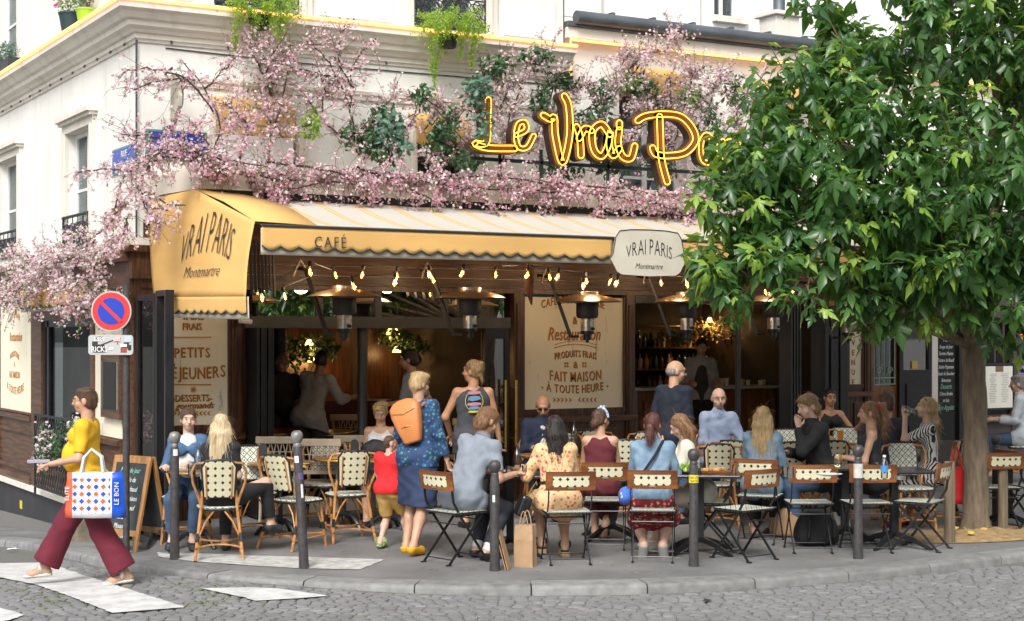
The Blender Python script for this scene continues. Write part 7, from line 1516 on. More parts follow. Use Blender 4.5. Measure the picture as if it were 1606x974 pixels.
BL = [(1530, 110, 1.35, 16.0), (1400, 135, .85, 15.8), (1330, 110, .4, 15.6), (1300, 30, .25, 15.6), (1300, 200, .65, 15.4), (1232, 285, .68, 15.2), (1200, 355, .5, 15.0), (1150, 270, .2, 14.9), (1290, 60, .28, 15.6), (1160, 390, .2, 14.7), (1118, 420, .16, 14.6), (1180, 430, .2, 14.7), (1400, 455, .25, 14.9), (1180, 285, .15, 14.9), (1350, 290, 1.05, 15.1), (1455, 320, 1.0, 14.9), (1570, 320, 1.0, 15.1), (1490, 425, .55, 15.1), (1330, 395, .5, 14.9), (1260, 405, .42, 14.8), (1600, 160, 1.2, 16.2), (1650, 330, 1.1, 15.8), (1460, 10, .7, 16.1), (1580, -10, 1.2, 16.3), (1480, -140, 1.2, 16.6), (1660, -100, 1.3, 16.8), (1590, 440, .5, 15.3), (1530, 455, .5, 15.2), (1440, 465, .4, 15.0), (1420, 410, .5, 15.0), (1740, 200, 1.2, 16.6)]
mb = MB()
for i, (x, y, r, D) in enumerate(BL):
 c = T3(x, y, D); m = top.lerp(c, .45)+Vector((0, 0, -.12 if y > 250 else .1)); mb.tube(arcpts(top-Vector((0, 0, .12*(i % 4))), m, c, 7), [.085*(1-q/8.5)*(1 if r > .5 else .55) for q in range(8)], 6)
mb.build('limbs', bark, st, W=True, smooth=True)
LP = []; LD = []; LS = []; LY = []; sh = MB()
for x, y, r, D in BL:
 c = np.array(T3(x, y, D)[:]); nsh = int((22*r*r+14*r+4)*(.5 if y < 130 else .78))
 for q in range(nsh):
  u = rng.normal(size=3); u[2] = u[2]*0.8+0.15; u /= np.linalg.norm(u); base = c+u*r*(0.45+0.45*rng.random()); ax = u+np.array([0, 0, .45]); ax /= np.linalg.norm(ax); L_ = rng.uniform(.25, .55); k = int(rng.integers(12, 19)); yg = rng.random() < .13
  sh.tube([Vector(base-ax*.1), Vector(base+ax*L_*.5), Vector(base+ax*L_)], [.009, .006, .003], 4, cap=False)
  for j in range(k):
   f = (j+.5)/k; a = j*2.4; o_ = np.cross(ax, [0, 0, 1]); o_ /= max(1e-3, np.linalg.norm(o_)); o2 = np.cross(ax, o_); rad = o_*math.cos(a)+o2*math.sin(a); d = rad*1.0+ax*(f*.5)+np.array([0, 0, -.45-.35*(1-f)]); LP.append(base+ax*L_*f+rad*.05); LD.append(d); LS.append(rng.uniform(.13, .32)*(1-.4*f)); LY.append(1 if (yg and f > .45) or f > .93 else 0)
LP, LD, LS, LY = np.array(LP), np.array(LD), np.array(LS), np.array(LY)
o = sh.build('shoots', mat('green_shoot', (0.12, 0.12, 0.05), .7), st, W=True); o['kind'] = 'stuff'
Rm = frames(LD, np.tile([0, 0, 1.0], (len(LD), 1))+rng.normal(size=(len(LD), 3))*.35)
dep = (LP-np.array(CAM[:])) @ np.array(FWD[:]); hor = (LP-np.array(CAM[:])) @ np.array(RGT[:])/dep*F+803; ver = HOR-F*(LP[:, 2]-CH)/dep
infr = (hor > 0) & (hor < 1606) & (ver > 0) & (ver < 974) & (LY == 0); score = np.where(infr, LS/dep, -1); big = np.argsort(-score)[:280]; isb = np.zeros(len(LP), bool); isb[big] = True
for sel, m in (((LY == 0) & ~isb, tree_leaf), (LY == 1, young_leaf)):
 V, Fc = scatter(TLV, TLF, LP[sel], Rm[sel], LS[sel]); o = np_mesh('crown', V, Fc, m, st, W=True, smooth=True); o['kind'] = 'stuff'
 if m is tree_leaf: crown_mesh = o.data
lm = np_mesh('leaf', TLV, TLF, tree_leaf, None, smooth=True); lme = lm.data; bpy.data.objects.remove(lm)
for i in big:
 o = bpy.data.objects.new('leaf', lme); COL.objects.link(o); o.parent = st; M_ = Matrix([[*Rm[i][r], 0] for r in range(3)]+[[0, 0, 0, 1]]); o.matrix_basis = Matrix.Translation(Vector(LP[i])-TREE) @ M_ @ Matrix.Scale(float(LS[i]), 4)
print('leaves', len(LP))
oh = thing('opposite_house', 'pale house across the street, seen only as a reflection in the café glass', 'building', (0, -34, 0)); holes = []
for i in range(12):
 for j in range(4): holes.append((-22+i*3.4, -20.6+i*3.4, 4.0+j*3.1, 5.9+j*3.1))
mb = MB(); us = sorted({-24, 22, *[h[0] for h in holes], *[h[1] for h in holes]})
wl = wall('Y', -24, 22, 0, 14, holes, T=-0.35, parent=None, base=-30.0, m=plaster); wl.parent = oh; wl.location = (0, 34, 0)
mb = MB(); mb.box((-24, -30.6, 0), (22, -30.4, 14)); mb.build('dark_windows', darkroom, oh, W=True)
for x, y, s in ((-3, -25, 1.25), (13, -22, 1.2), (-14, -25, 1.3)):
 t = thing('opposite_tree', 'leafy street tree across the road, %s, seen only in reflections' % ('middle' if x == -3 else 'right' if x == 13 else 'left'), 'tree', (x, y, 0), 1.0, None); o = bpy.data.objects.new('crown', crown_mesh); COL.objects.link(o); o.parent = t; o.scale = (s, s, s); o.location = (0, 0, -0.9); o['kind'] = 'stuff'
 mb = MB(); mb.tube([(0, 0, 0), (0, 0, 3.2)], .16, 8); mb.build('trunk', bark, t)
# ================================================================ people: bodies grown as one blended surface
V3 = lambda *a: np.array(a, float)
def surfnets(Fd, lo, h):
 S = Fd < 0; a = S.astype(np.int8)
 c = [(i, j, k) for i in (0, 1) for j in (0, 1) for k in (0, 1)]; n = np.array(Fd.shape)-1
 sl = lambda A, o: A[o[0]:o[0]+n[0], o[1]:o[1]+n[1], o[2]:o[2]+n[2]]
 cnt = sum(sl(a, o) for o in c); act = (cnt > 0) & (cnt < 8); idx = -np.ones(act.shape, int); ii = np.argwhere(act); idx[act] = np.arange(len(ii))
 if not len(ii): return np.zeros((0, 3)), np.zeros((0, 4), int)
 vals = {o: Fd[ii[:, 0]+o[0], ii[:, 1]+o[1], ii[:, 2]+o[2]] for o in c}; acc = np.zeros((len(ii), 3)); w_ = np.zeros(len(ii))
 for o in c:
  for ax in range(3):
   if o[ax]: continue
   o2 = list(o); o2[ax] = 1; f0, f1 = vals[o], vals[tuple(o2)]; m = (f0 < 0) != (f1 < 0); t = np.where(m, f0/np.where(m, f0-f1, 1), 0); p = np.tile(np.array(o, float), (len(ii), 1)); p[:, ax] += t; acc[m] += p[m]; w_[m] += 1
 V = lo+(ii+acc/w_[:, None])*h; Q = []
 for ax in range(3):
  b, c2 = (ax+1) % 3, (ax+2) % 3; e0 = [slice(None)]*3; e1 = [slice(None)]*3; e0[ax] = slice(0, -1); e1[ax] = slice(1, None); s0, s1 = S[tuple(e0)], S[tuple(e1)]
  E = np.argwhere(s0 != s1); E = E[(E[:, b] > 0) & (E[:, c2] > 0) & (E[:, b] < n[b]) & (E[:, c2] < n[c2])]
  if not len(E): continue
  g = lambda db, dc: idx[tuple((E-np.eye(3, dtype=int)[b]*db-np.eye(3, dtype=int)[c2]*dc).T)]
  q = np.stack([g(1, 1), g(0, 1), g(0, 0), g(1, 0)], 1); flip = ~s0[tuple(E.T)]; q[flip] = q[flip][:, ::-1]; Q.append(q)
 Q = np.vstack(Q); return V, Q[(Q >= 0).all(1)]
def field(prims, lo, hi, h, k=0.03):
 n = np.ceil((hi-lo)/h).astype(int)+1; Fd = np.full(n, 0.08)
 for pr in prims:
  kind, infl = pr[0], pr[-1]
  if kind != 'e': _, a, b, ra, rb, fl, _ = pr; mn = np.minimum(a-ra, b-rb); mx = np.maximum(a+ra, b+rb)
  else: _, a, rad, Rm_, _ = pr; r = max(rad); mn, mx = a-r, a+r
  pad = infl+k+0.03; i0 = np.clip(((mn-pad-lo)/h).astype(int), 0, n-1); i1 = np.clip(((mx+pad-lo)/h).astype(int)+2, 1, n)
  if (i1 <= i0).any(): continue
  g = np.stack(np.meshgrid(*[lo[q]+h*np.arange(i0[q], i1[q]) for q in range(3)], indexing='ij'), -1)-a
  if kind != 'e':
   ba = b-a; g0 = g; nb_ = ba/max(1e-9, np.linalg.norm(ba)); Lb = np.linalg.norm(ba)
   if fl is not None: nv, ff = fl; g = g+(g @ nv)[..., None]*nv*(1/ff-1); ba = ba+nv*(ba @ nv)*(1/ff-1)
   t = np.clip((g @ ba)/max(1e-9, ba @ ba), 0, 1); d = np.linalg.norm(g-t[..., None]*ba, axis=-1)-(ra+t*(rb-ra))-infl
   if kind == 'k': d = np.maximum(d, g0 @ nb_-Lb)
  else:
   g = g @ Rm_; rr = np.array(rad)+infl; k0 = np.linalg.norm(g/rr, axis=-1); k1 = np.linalg.norm(g/rr**2, axis=-1); d = k0*(k0-1)/np.maximum(k1, 1e-6)
  s = tuple(slice(i0[q], i1[q]) for q in range(3)); A = Fd[s]; hh = np.maximum(k-np.abs(A-d), 0)/k; Fd[s] = np.minimum(A, d)-hh*hh*k*.25
 return Fd
def grow(prims, h, k=0.03, cuts=(), box=None, wrinkle=0.0, seed=0):
 pts = np.array([q for p in prims for q in ((p[1], p[2]) if p[0] != 'e' else (p[1],))]); rm = max(max(p[3], p[4])+p[6] if p[0] != 'e' else max(p[2])+p[4] for p in prims)
 lo, hi = (pts.min(0)-rm-.03, pts.max(0)+rm+.03) if box is None else box; Fd = field(prims, lo, hi, h, k)
 if len(cuts) or wrinkle:
  G_ = np.stack(np.meshgrid(*[lo[q]+h*np.arange(Fd.shape[q]) for q in range(3)], indexing='ij'), -1)
  if wrinkle: s = seed; w_ = np.sin(G_[..., 0]*31+s+2.2*np.sin(G_[..., 2]*17+s))*np.sin(G_[..., 2]*26+1.7*np.sin(G_[..., 0]*14+G_[..., 1]*19+s)); Fd = Fd+w_*wrinkle
  for f in cuts: Fd = np.maximum(Fd, f(G_))
 return surfnets(Fd, lo, h)
def nrm(v): return v/max(1e-9, np.linalg.norm(v))
def ik(a, t, l1, l2, pole):
 d = t-a; L = np.linalg.norm(d); L2 = min(L, (l1+l2)*.998); u = d/max(L, 1e-6); x = (l1*l1-l2*l2+L2*L2)/(2*L2); y = math.sqrt(max(0, l1*l1-x*x)); p = pole-u*(pole @ u); return a+u*x+nrm(p)*y, a+u*L2
def C(a, b, ra, rb, fl=None): return ['c', np.array(a, float), np.array(b, float), ra, rb, fl, 0.0]
def E(c, r, R=None): return ['e', np.array(c, float), tuple(r), np.eye(3) if R is None else R, 0.0]
def inf(ps, d): return [p[:-1]+[d] for p in ps]
SK = {}
def skinm(c):
 return mat('skin_%d' % int(c[0]*1000), c, 0.5, var=0.12, scale=9)
def cloth(nm, c, rough=.85, **kw): return mat('cloth_'+nm, c, rough, var=kw.pop('var', .15), scale=kw.pop('scale', 9), bump=1.0, bscale=(11, 11, 6), **kw)
def hairm(nm, c1, c2): return mat('hair_'+nm, c1, .45, c2=c2, scale=(70, 70, 5), lo=.3, hi=.7, bump=1.0, bscale=(130, 130, 6))
def print_cloth(nm, base, cols, sc, thr=.38):
 m, nt, b = new_mat('print_'+nm); mp = mapping(nt, (sc,)*3); v = N(nt, 'TexVoronoi'); v.inputs['Scale'].default_value = 1; v.inputs['Randomness'].default_value = 1; nt.links.new(mp.outputs[0], v.inputs['Vector']); s = N(nt, 'SeparateColor'); nt.links.new(v.outputs['Color'], s.inputs[0]); r = N(nt, 'ValToRGB'); r.color_ramp.interpolation = 'CONSTANT'; e = r.color_ramp.elements; e[0].color = cols[0]+(1,); e[1].color = cols[-1]+(1,); e[1].position = .75
 for i, c in enumerate(cols[1:-1]): q = e.new((i+1)*.75/(len(cols)-1)); q.color = c+(1,)
 nt.links.new(s.outputs[0], r.inputs[0]); no = N(nt, 'TexNoise'); no.inputs['Scale'].default_value = 2.2; nt.links.new(mp.outputs[0], no.inputs['Vector']); d = mathn(nt, 'ADD', v.outputs['Distance'], mathn(nt, 'MULTIPLY', mathn(nt, 'SUBTRACT', no.outputs[0], .5), .5)); nt.links.new(mixc(nt, mathn(nt, 'LESS_THAN', d, thr), base, r.outputs[0]), b.inputs['Base Color']); b.inputs['Roughness'].default_value = .8; return m
def stripes_cloth():
 m, nt, b = new_mat('striped_dress'); tc = N(nt, 'TexCoord'); s = N(nt, 'SeparateXYZ'); nt.links.new(tc.outputs['Object'], s.inputs[0]); no = N(nt, 'TexNoise'); no.inputs['Scale'].default_value = 7; f = mathn(nt, 'FRACT', mathn(nt, 'ADD', mathn(nt, 'MULTIPLY', mathn(nt, 'ADD', s.outputs[0], mathn(nt, 'MULTIPLY', s.outputs[1], .8)), 34), mathn(nt, 'MULTIPLY', no.outputs[0], 1.5))); nt.links.new(mixc(nt, mathn(nt, 'GREATER_THAN', f, .5), (.60, .60, .58), (.018, .02, .03)), b.inputs['Base Color']); b.inputs['Roughness'].default_value = .8; return m
eye_w, eye_d = mat('eye_white', (.6, .58, .55), .3), mat('eye_dark', (.02, .015, .01), .2); lens_m = mat('dark_lens', (.01, .01, .012), .12)
def person(label, loc, phi, pose='sit', H=1.7, fem=False, skin=(.55, .33, .23), lean=8, side=0, twist=0, hands=None, feet=None, head=(0, 0), top=None, bottom=None, shoes=None, hair=None, q=.011, hipz=None, extras=(), wide=1.0, belly=0, sock=None, elbow=None, knee=None):
 s = H/1.75; sw = (.140 if fem else .162)*s*wide; hw = .088*s; ln, sd_, tw = map(math.radians, (lean, side, twist))
 hz = hipz if hipz else ((.555*s/.97 if pose == 'sit' else .93*s)); hip = V3(0, 0, hz); up = nrm(V3(math.sin(sd_), math.sin(ln), math.cos(ln))); rt = nrm(V3(math.cos(tw)*math.cos(sd_), -math.sin(tw), -math.sin(sd_))); rt = nrm(rt-up*(rt @ up)); fw = np.cross(up, rt); fl = (fw, .74)
 waist = hip+up*.20*s; chest = hip+up*.40*s; neck = hip+up*.545*s; g = (1 if not fem else .9)*wide
 T = []
 for e in (-1, 0, 1): T += [C(hip+V3(hw*e*.9, 0, 0)*1, waist+rt*e*.055*s*g, .106*s*g, .088*s*g, fl), C(waist+rt*e*.05*s*g, chest+rt*e*.07*s*g, .088*s*g, .096*s*g, fl)]
 T += [C(chest+rt*-.07*s*g, chest+rt*.07*s*g+up*.02, .092*s*g, .092*s*g, fl), C(hip-fw*.02+rt*-.06*s, hip-fw*.02+rt*.06*s, .10*s*g, .10*s*g)]
 if fem: T += [E(chest+fw*.085*s+rt*e*.068*s-up*.0*s, (.058*s, .055*s, .058*s)) for e in (-1, 1)]
 if belly: T += [E(waist+fw*.06, (.13*g, .11+belly, .15))]
 shl = [neck-up*.065*s+rt*e*sw for e in (-1, 1)]; T += [C(neck-up*.06*s+rt*e*.05, p, .052*s, .049*s) for e, p in zip((-1, 1), shl)]
 hy, hp = map(math.radians, head); hc = neck+up*.10*s+fw*.015+V3(0, 0, .055*s); hf = nrm(rt*math.sin(hy)*math.cos(hp)+fw*math.cos(hy)*math.cos(hp)+V3(0, 0, 1)*math.sin(hp)); hr = nrm(np.cross(hf, V3(0, 0, 1)*.8+up*.2)); hu = np.cross(hr, hf); RH = np.stack([hr, hf, hu], 1); hs = s*(.96 if fem else 1); hl = lambda x, y, z: hc+RH @ (V3(x, y, z)*hs)
 NK = [C(neck-up*.05*s, hl(0, -.02, -.04), .056*s, .052*s)]
 HD = [E(hl(0, -.012, .022), (.075*hs, .095*hs, .092*hs), RH), E(hl(0, .022, -.035), (.058*hs, .068*hs, .078*hs), RH), E(hl(0, .052, -.082), (.032*hs, .030*hs, .026*hs), RH), C(hl(0, .088, .012), hl(0, .109, -.024), .009*hs, .015*hs), E(hl(0, .081, -.056), (.026*hs, .012*hs, .010*hs), RH), C(hl(-.032, .080, .036), hl(.032, .080, .036), .012*hs, .012*hs)]+[E(hl(e*.077, -.012, -.008), (.010*hs, .020*hs, .032*hs), RH) for e in (-1, 1)]+[E(hl(e*.042, .055, -.03), (.024*hs, .026*hs, .026*hs), RH) for e in (-1, 1)]
 hd = hands or {'sit': ((-.16, .36, .80), (.16, .36, .80)), 'stand': ((-.27, .06, .80*s), (.27, .06, .80*s))}[pose]; arms = []; HNDS = []; hbox = []
 for e, sh, t in zip((-1, 1), shl, hd):
  t = np.array(t, float); pole = V3(e*.32, -.7, -.9) if not elbow else np.array(elbow[0 if e < 0 else 1], float); el, wr = ik(sh, t, .285*s, .25*s, pole); A1 = C(sh, el, .05*s*(1 if not fem else .88), .039*s*(1 if not fem else .88)); A2 = C(el, wr, .038*s*(1 if not fem else .9), .026*s); arms.append((A1, A2, sh, el, wr))
  d = nrm(wr-el); dn = nrm(np.cross(d, V3(0, 0, 1) if abs(d[2]) < .8 else V3(0, 1, 0))); pn = nrm(np.cross(dn, d)); pn = pn if pn[2] > 0 else -pn; pn = pn if abs(d[2]) < .8 else V3(e, 0, 0)*-1; ac = nrm(np.cross(pn, d)); k = .045*s; kn = wr+d*.085*s
  HN = [C(wr, kn+ac*.0, .024*s, .026*s, (pn, .55)), C(wr+d*.03*s-ac*.015*s, kn-ac*.025*s, .018*s, .014*s, (pn, .7)), C(wr+d*.03*s+ac*.015*s, kn+ac*.025*s, .018*s, .014*s, (pn, .7))]
  for j, l in enumerate((.062, .072, .068, .052)):
   b0 = kn+ac*(j-1.5)*.0185*s; cu = .35+.12*j; b1 = b0+(d*math.cos(cu)-pn*math.sin(cu))*l*.5*s; b2 = b1+(d*math.cos(cu*2.3)-pn*math.sin(cu*2.3))*l*.5*s; HN += [C(b0, b1, .0092*s, .0085*s), C(b1, b2, .0085*s, .007*s)]
  th0 = wr+d*.025*s-ac*.022*s*e*1; HN += [C(th0, th0+(d*.7-ac*e*.7)*.04*s-pn*.01, .012*s, .0105*s), C(th0+(d*.7-ac*e*.7)*.04*s-pn*.01, th0+(d*.95-ac*e*.55)*.065*s-pn*.02, .0105*s, .0085*s)]
  HNDS.append(HN); hbox.append((wr+d*.09*s, wr+d*.02*s, d, wr))
 ft = feet or {'sit': ((-.11, .40, .075), (.11, .43, .075)), 'stand': ((-.09, -.03, .08), (.09, .05, .08))}[pose]; legs = []; FT = []; fdirs = []
 for i_, (e, t) in enumerate(zip((-1, 1), ft)):
  fd = nrm(np.array(t[3:6], float)) if len(t) > 3 else nrm(V3(e*.15, 1, -.12)); t = np.array(t[:3], float); h0 = hip+V3(e*hw, 0, -.03 if pose == 'sit' else -.04); pole = V3(e*.10, 1.0, .7) if pose == 'sit' else V3(e*.1, 1, .1)
  if knee: pole = np.array(knee[i_], float)
  kn, an = ik(h0, t, .43*s, .425*s, pole); gm = 1.08 if fem else 1.0; L1 = C(h0, kn, .088*s*gm, .058*s); L2 = C(kn, kn+(an-kn)*.38, .054*s, .055*s); L3 = C(kn+(an-kn)*.38, an, .055*s, .034*s); legs.append((L1, L2, L3, h0, kn, an)); hl2 = an-fd*.035*s-V3(0, 0, .04*s); FT.append([C(hl2, an+fd*.12*s-V3(0, 0, .045*s)+fd*.0, .036*s, .034*s), C(an, an+fd*.09*s-V3(0, 0, .045*s), .034*s, .032*s), C(an+fd*.10*s-V3(0, 0, .048*s), an+fd*.16*s-V3(0, 0, .052*s), .034*s, .022*s, (V3(0, 0, 1), .7))]); fdirs.append(fd)
 LG = [x for l in legs for x in l[:3]]; AR = [x for a in arms for x in a[:2]]; FF = [x for f in FT for x in f]; HH = [x for f in HNDS for x in f]
 t = thing('person', label, 'person', loc, face_rz(phi)); sm = skinm(skin); Vs = []; Qs = []; off = 0; fine = q < .0125
 V, Q = grow(T+NK+AR+LG+FF+HD+([] if fine else HH), q, .03); c = V[Q].mean(1)
 inhead = lambda P: np.linalg.norm(P-hc, axis=1) < .165*s
 keep = ~inhead(c)
 if fine: hdist = [((c-hb[3]) @ hb[2] > -.01) & (np.linalg.norm(c-hb[0], axis=1) < .13) for hb in hbox]; keep &= ~hdist[0] & ~hdist[1]
 parts_ = [(V, Q[keep])]
 V, Q = grow(HD+NK+[T[-2], T[-1]], .0065 if fine else .009, .018, box=(hc-.19*s, hc+.19*s)); c = V[Q].mean(1); parts_.append((V, Q[inhead(c)]))
 if fine:
  for hb, HN, a in zip(hbox, HNDS, arms):
   V, Q = grow(HN+[a[1]], .0055, .008, box=(hb[0]-.14, hb[0]+.14)); c = V[Q].mean(1); parts_.append((V, Q[((c-hb[3]) @ hb[2] > -.015)]))
 for V, Q in parts_: Vs.append(V); Qs.append(Q+off); off += len(V)
 V = np.vstack(Vs); Q = np.vstack(Qs); used = np.unique(Q); mp = -np.ones(len(V), int); mp[used] = np.arange(len(used)); np_mesh('body', V[used], mp[Q], sm, t, smooth=True)
 def wear(name, prims, m, cuts=(), k=.03, wr=.004, h=None):
  V, Q = grow(prims, h or max(q, .0105), k, cuts, wrinkle=wr, seed=len(label))
  if len(Q): return np_mesh(name, V, Q, m, t, smooth=True)
 hemc_ = lambda p, n, r=.12: (lambda G_: np.where(np.linalg.norm(G_-p, axis=-1) < r, (G_-p) @ n, -1.0))
 pl = lambda p, n: (lambda G_: (G_-p) @ n)      # keeps the side opposite to n
 if top:
  m, kind, slv, hem, loose = (list(top)+[0])[:5]; loose *= .7; ps = inf(T, .009+loose)+inf([C(hip+rt*-.07*s, hip+rt*.07*s, .108*s, .108*s, (fw, .85)), C(hip-fw*.03+rt*-.06*s, hip-fw*.03+rt*.06*s, .108*s, .108*s)], .017+loose); cuts = [pl(hip-up*hem, -up), ]
  if kind == 'tank': ps = inf([x for x in T[:-2]], .012+loose)+ps[-2:]; cuts.append(lambda G_: .085-np.linalg.norm((G_-(neck-up*.0+fw*.03)), axis=-1)); cuts += [(lambda sh_: (lambda G_: .062-np.linalg.norm(G_-sh_, axis=-1)))(a[2]) for a in arms]; ps += inf([C(neck-up*.08+rt*e*.06, chest+rt*e*.06, .04, .05) for e in (-1, 1)], .02)
  elif kind == 'collar': cuts.append(lambda G_: .050-np.linalg.norm((G_-(neck+up*.015))*np.array([1, 1, .8]), axis=-1)); ps += inf([C(neck-up*.03, neck+up*.012, .062, .058)], .010)
  else: cuts.append(lambda G_: (.072 if fem else .06)-np.linalg.norm((G_-(neck-up*.0+fw*.015)), axis=-1))
  for a in arms:
   if slv > 0:
    sh_, el, wr_ = a[2], a[3], a[4]; up_ = min(1, slv*2); e_ = sh_+(el-sh_)*up_; ps.append(['k' if slv < .5 else 'c', sh_, e_, a[0][3], a[0][3]*(1-up_)+a[0][4]*up_, None, .010+loose*.8])
    if slv > .5: f = (slv-.5)*2; ps.append(['k', el, el+(wr_-el)*f, a[1][3], a[1][3]*(1-f)+a[1][4]*f+loose*.5, None, .009+loose*.7])
  if kind == 'collar': cb = neck+up*.004; mb = MB(); mb.tube([Vector(cb+rt*.062*s*math.cos(a)+fw*.066*s*math.sin(a)-up*(.018*math.sin(a))) for a in np.arange(0, 6.2, .4)], .013, 6, close=True); mb.build('collar', m, t, smooth=True)
  if hem > .03: ps += inf([C(hip-V3(hw*e, -.0, 0), (legs[0 if e > 0 else 1][3]+(legs[0 if e > 0 else 1][4]-legs[0 if e > 0 else 1][3])*min(.9, hem/.43*1.5 if pose == 'sit' else hem/.43)), .105*s, .095*s) for e in (-1, 1)], .02+loose)
  wear('top', ps, m, cuts[1:] if (pose == 'sit' and hem > .03) else cuts, wr=.006)
 if bottom:
  m, kind, ln_ = bottom[:3]; lo_ = bottom[3] if len(bottom) > 3 else 0; ps = inf([T[0], T[2], T[4], T[-1]] if False else [C(hip+rt*-.07*s, hip+rt*.07*s, .108*s, .108*s, (fw, .85)), C(hip-fw*.03+rt*-.06*s, hip-fw*.03+rt*.06*s, .108*s, .108*s)], .012)
  if kind in ('trousers', 'shorts'):
   for l in legs:
    f = ln_; h0, kn, an = l[3], l[4], l[5]; f1 = min(1, f*2); ps.append(['c' if f > .5 else 'k', h0, h0+(kn-h0)*f1, .09*s, (.09*(1-f1)+.06*f1)*s, None, .013+lo_])
    if f > .5: f2 = (f-.5)*2; ps.append(['k', kn, kn+(an-kn)*f2, .06*s, (.045+.02*(lo_ > .01))*s+lo_*.8, None, .013+lo_])
   wear('trousers' if kind == 'trousers' else 'shorts', ps, m, [pl(hip+up*.13, up)], k=.03, wr=.003)
  else:
   ends = [l[3]+(l[4]-l[3])*min(1, ln_*2) for l in legs]
   if ln_ > .5: ends = [e_+(l[5]-l[4])*(ln_-.5)*2 for e_, l in zip(ends, legs)]
   ps += [['c', l[3], e_, .10*s, (.105+lo_)*s, None, .018] for l, e_ in zip(legs, ends)]; mid = sum(ends)/2; ps.append(['c', hip-fw*.02, mid, .12*s, (.11+lo_)*s, (fw, .8), .015]); dd = nrm(mid-hip); wear('skirt', ps, m, [pl(hip+up*.12, up), pl(mid+dd*.0, dd)], k=.06, wr=.008)
 if shoes:
  m, kind = shoes
  for f, l, fd in zip(FT, legs, fdirs):
   if kind == 'sandal': V, Q = grow(inf([C(f[0][1]-V3(0, 0, .022), f[2][2]-V3(0, 0, .012), .03, .03, (V3(0, 0, 1), .5))], .008)+inf([C(f[1][1]+fd*.02-V3(.02, 0, .0), f[1][1]+fd*.02+V3(.02, 0, 0), .034, .034, (fd, .5))], .009), .008, .01); np_mesh('shoe', V, Q, m, t, smooth=True)
   else: wear('shoe', inf(f[:1]+f[2:]+([f[1]] if kind == 'boot' else [C(f[0][1]+V3(0, 0, .02), f[0][2]+V3(0, 0, .004), .034, .03)]), .009), m, [pl(l[5]-V3(0, 0, .012 if kind != 'boot' else -.03), V3(0, 0, 1))], k=.02, wr=0, h=.009)
 if sock:
  for l in legs: wear('sock', [['c', l[5], l[5]+(l[4]-l[5])*.28, .038*s, .044*s, None, .004]], sock, wr=0)
 if hair:
  hm, style = hair; hh = .0085 if fine else .011; cap = [E(hl(0, -.018, .034), (.083*hs, .102*hs, .094*hs), RH), E(hl(0, -.045, -.02), (.072*hs, .070*hs, .075*hs), RH)]
  facecut = lambda G_: -(np.linalg.norm(((G_-hl(0, .085, -.045)) @ RH)/np.array([.088, .095, .108])/hs, axis=-1)-1)*.08; cuts = [facecut]; nb = lambda z: pl(hl(0, 0, z), -hu)
  if style == 'balding': cap = [E(hl(0, -.03, -.005), (.083*hs, .085*hs, .062*hs), RH)]; cuts = [facecut, pl(hl(0, 0, .035), hu), nb(-.075)]
  elif style == 'buzz': cap = inf(cap, -.005); cuts += [nb(-.07)]
  elif style in ('short', 'pixie'): cap += [E(hl(.02, .03, .085), (.066*hs, .06*hs, .036*hs), RH), E(hl(-.03, -.03, .09), (.055*hs, .07*hs, .035*hs), RH)]; cuts += [nb(-.085)]
  elif style == 'mid': cap += [E(hl(0, -.06, -.04), (.08*hs, .06*hs, .075*hs), RH), E(hl(0, .02, .08), (.07*hs, .07*hs, .04*hs), RH)]; cuts += [nb(-.12)]
  elif style in ('long', 'verylong', 'lob'):
   L_ = {'lob': .17, 'long': .27, 'verylong': .43}[style]
   for j in range(-3, 4):
    a0 = hl(j*.024, -.075+.03*abs(j)/3, .0); a1 = hl(j*.027, -.098+.025*abs(j)/3, -.09); a2 = a1-V3(0, 0, 1)*L_*(1-.07*abs(j)+.05*math.sin(j*3))-fw*.03+rt*j*.006-up*0; cap += [C(a0, a1, .034*hs, .034*hs), C(a1, a2, .033*hs, .012*hs)]
   if style == 'lob': cap += [C(hl(e*.07, .0, .02), hl(e*.074, .01, -.16), .022, .018) for e in (-1, 1)]
   facecut2 = facecut
  elif style in ('pony', 'lowpony'):
   b0 = hl(0, -.105, .05 if style == 'pony' else -.02); L_ = .30 if style == 'pony' else .14; b1 = b0-hf*.05*hs+V3(0, 0, .02 if style == 'pony' else -.02); cap += [C(b0, b1, .026, .03), C(b1, b1-hf*.015-V3(0, 0, L_*.5), .036, .036), C(b1-hf*.015-V3(0, 0, L_*.5), b1-V3(0, 0, L_)+hf*.01, .036, .012)]; cuts += []
   cap[1] = E(hl(0, -.04, -.015), (.070*hs, .068*hs, .065*hs), RH)
  elif style == 'sidepony': b0 = hl(.0, -.09, -.03); cap += [C(b0, b0+rt*.0-V3(0, 0, .12)-fw*.02, .034, .036), C(b0-V3(0, 0, .12)-fw*.02, b0-V3(0, 0, .36)+fw*.0, .036, .014)]; cap[1] = E(hl(0, -.04, -.015), (.070*hs, .068*hs, .065*hs), RH)
  elif style == 'bun': cap += [E(hl(0, -.095, .085), (.036*hs, .036*hs, .034*hs), RH), C(hl(0, -.1, -.04), hl(.01, -.11, -.12), .02, .008)]; cap[1] = E(hl(0, -.04, -.015), (.070*hs, .068*hs, .065*hs), RH)
  elif style == 'lowbun': cap += [E(hl(0, -.11, -.05), (.05*hs, .04*hs, .045*hs), RH)]; cap[1] = E(hl(0, -.04, -.015), (.070*hs, .068*hs, .065*hs), RH)
  V, Q = grow(cap, hh, .02, cuts, wrinkle=.0035, seed=len(label)+3); np_mesh('hair', V, Q, hm, t, smooth=True)
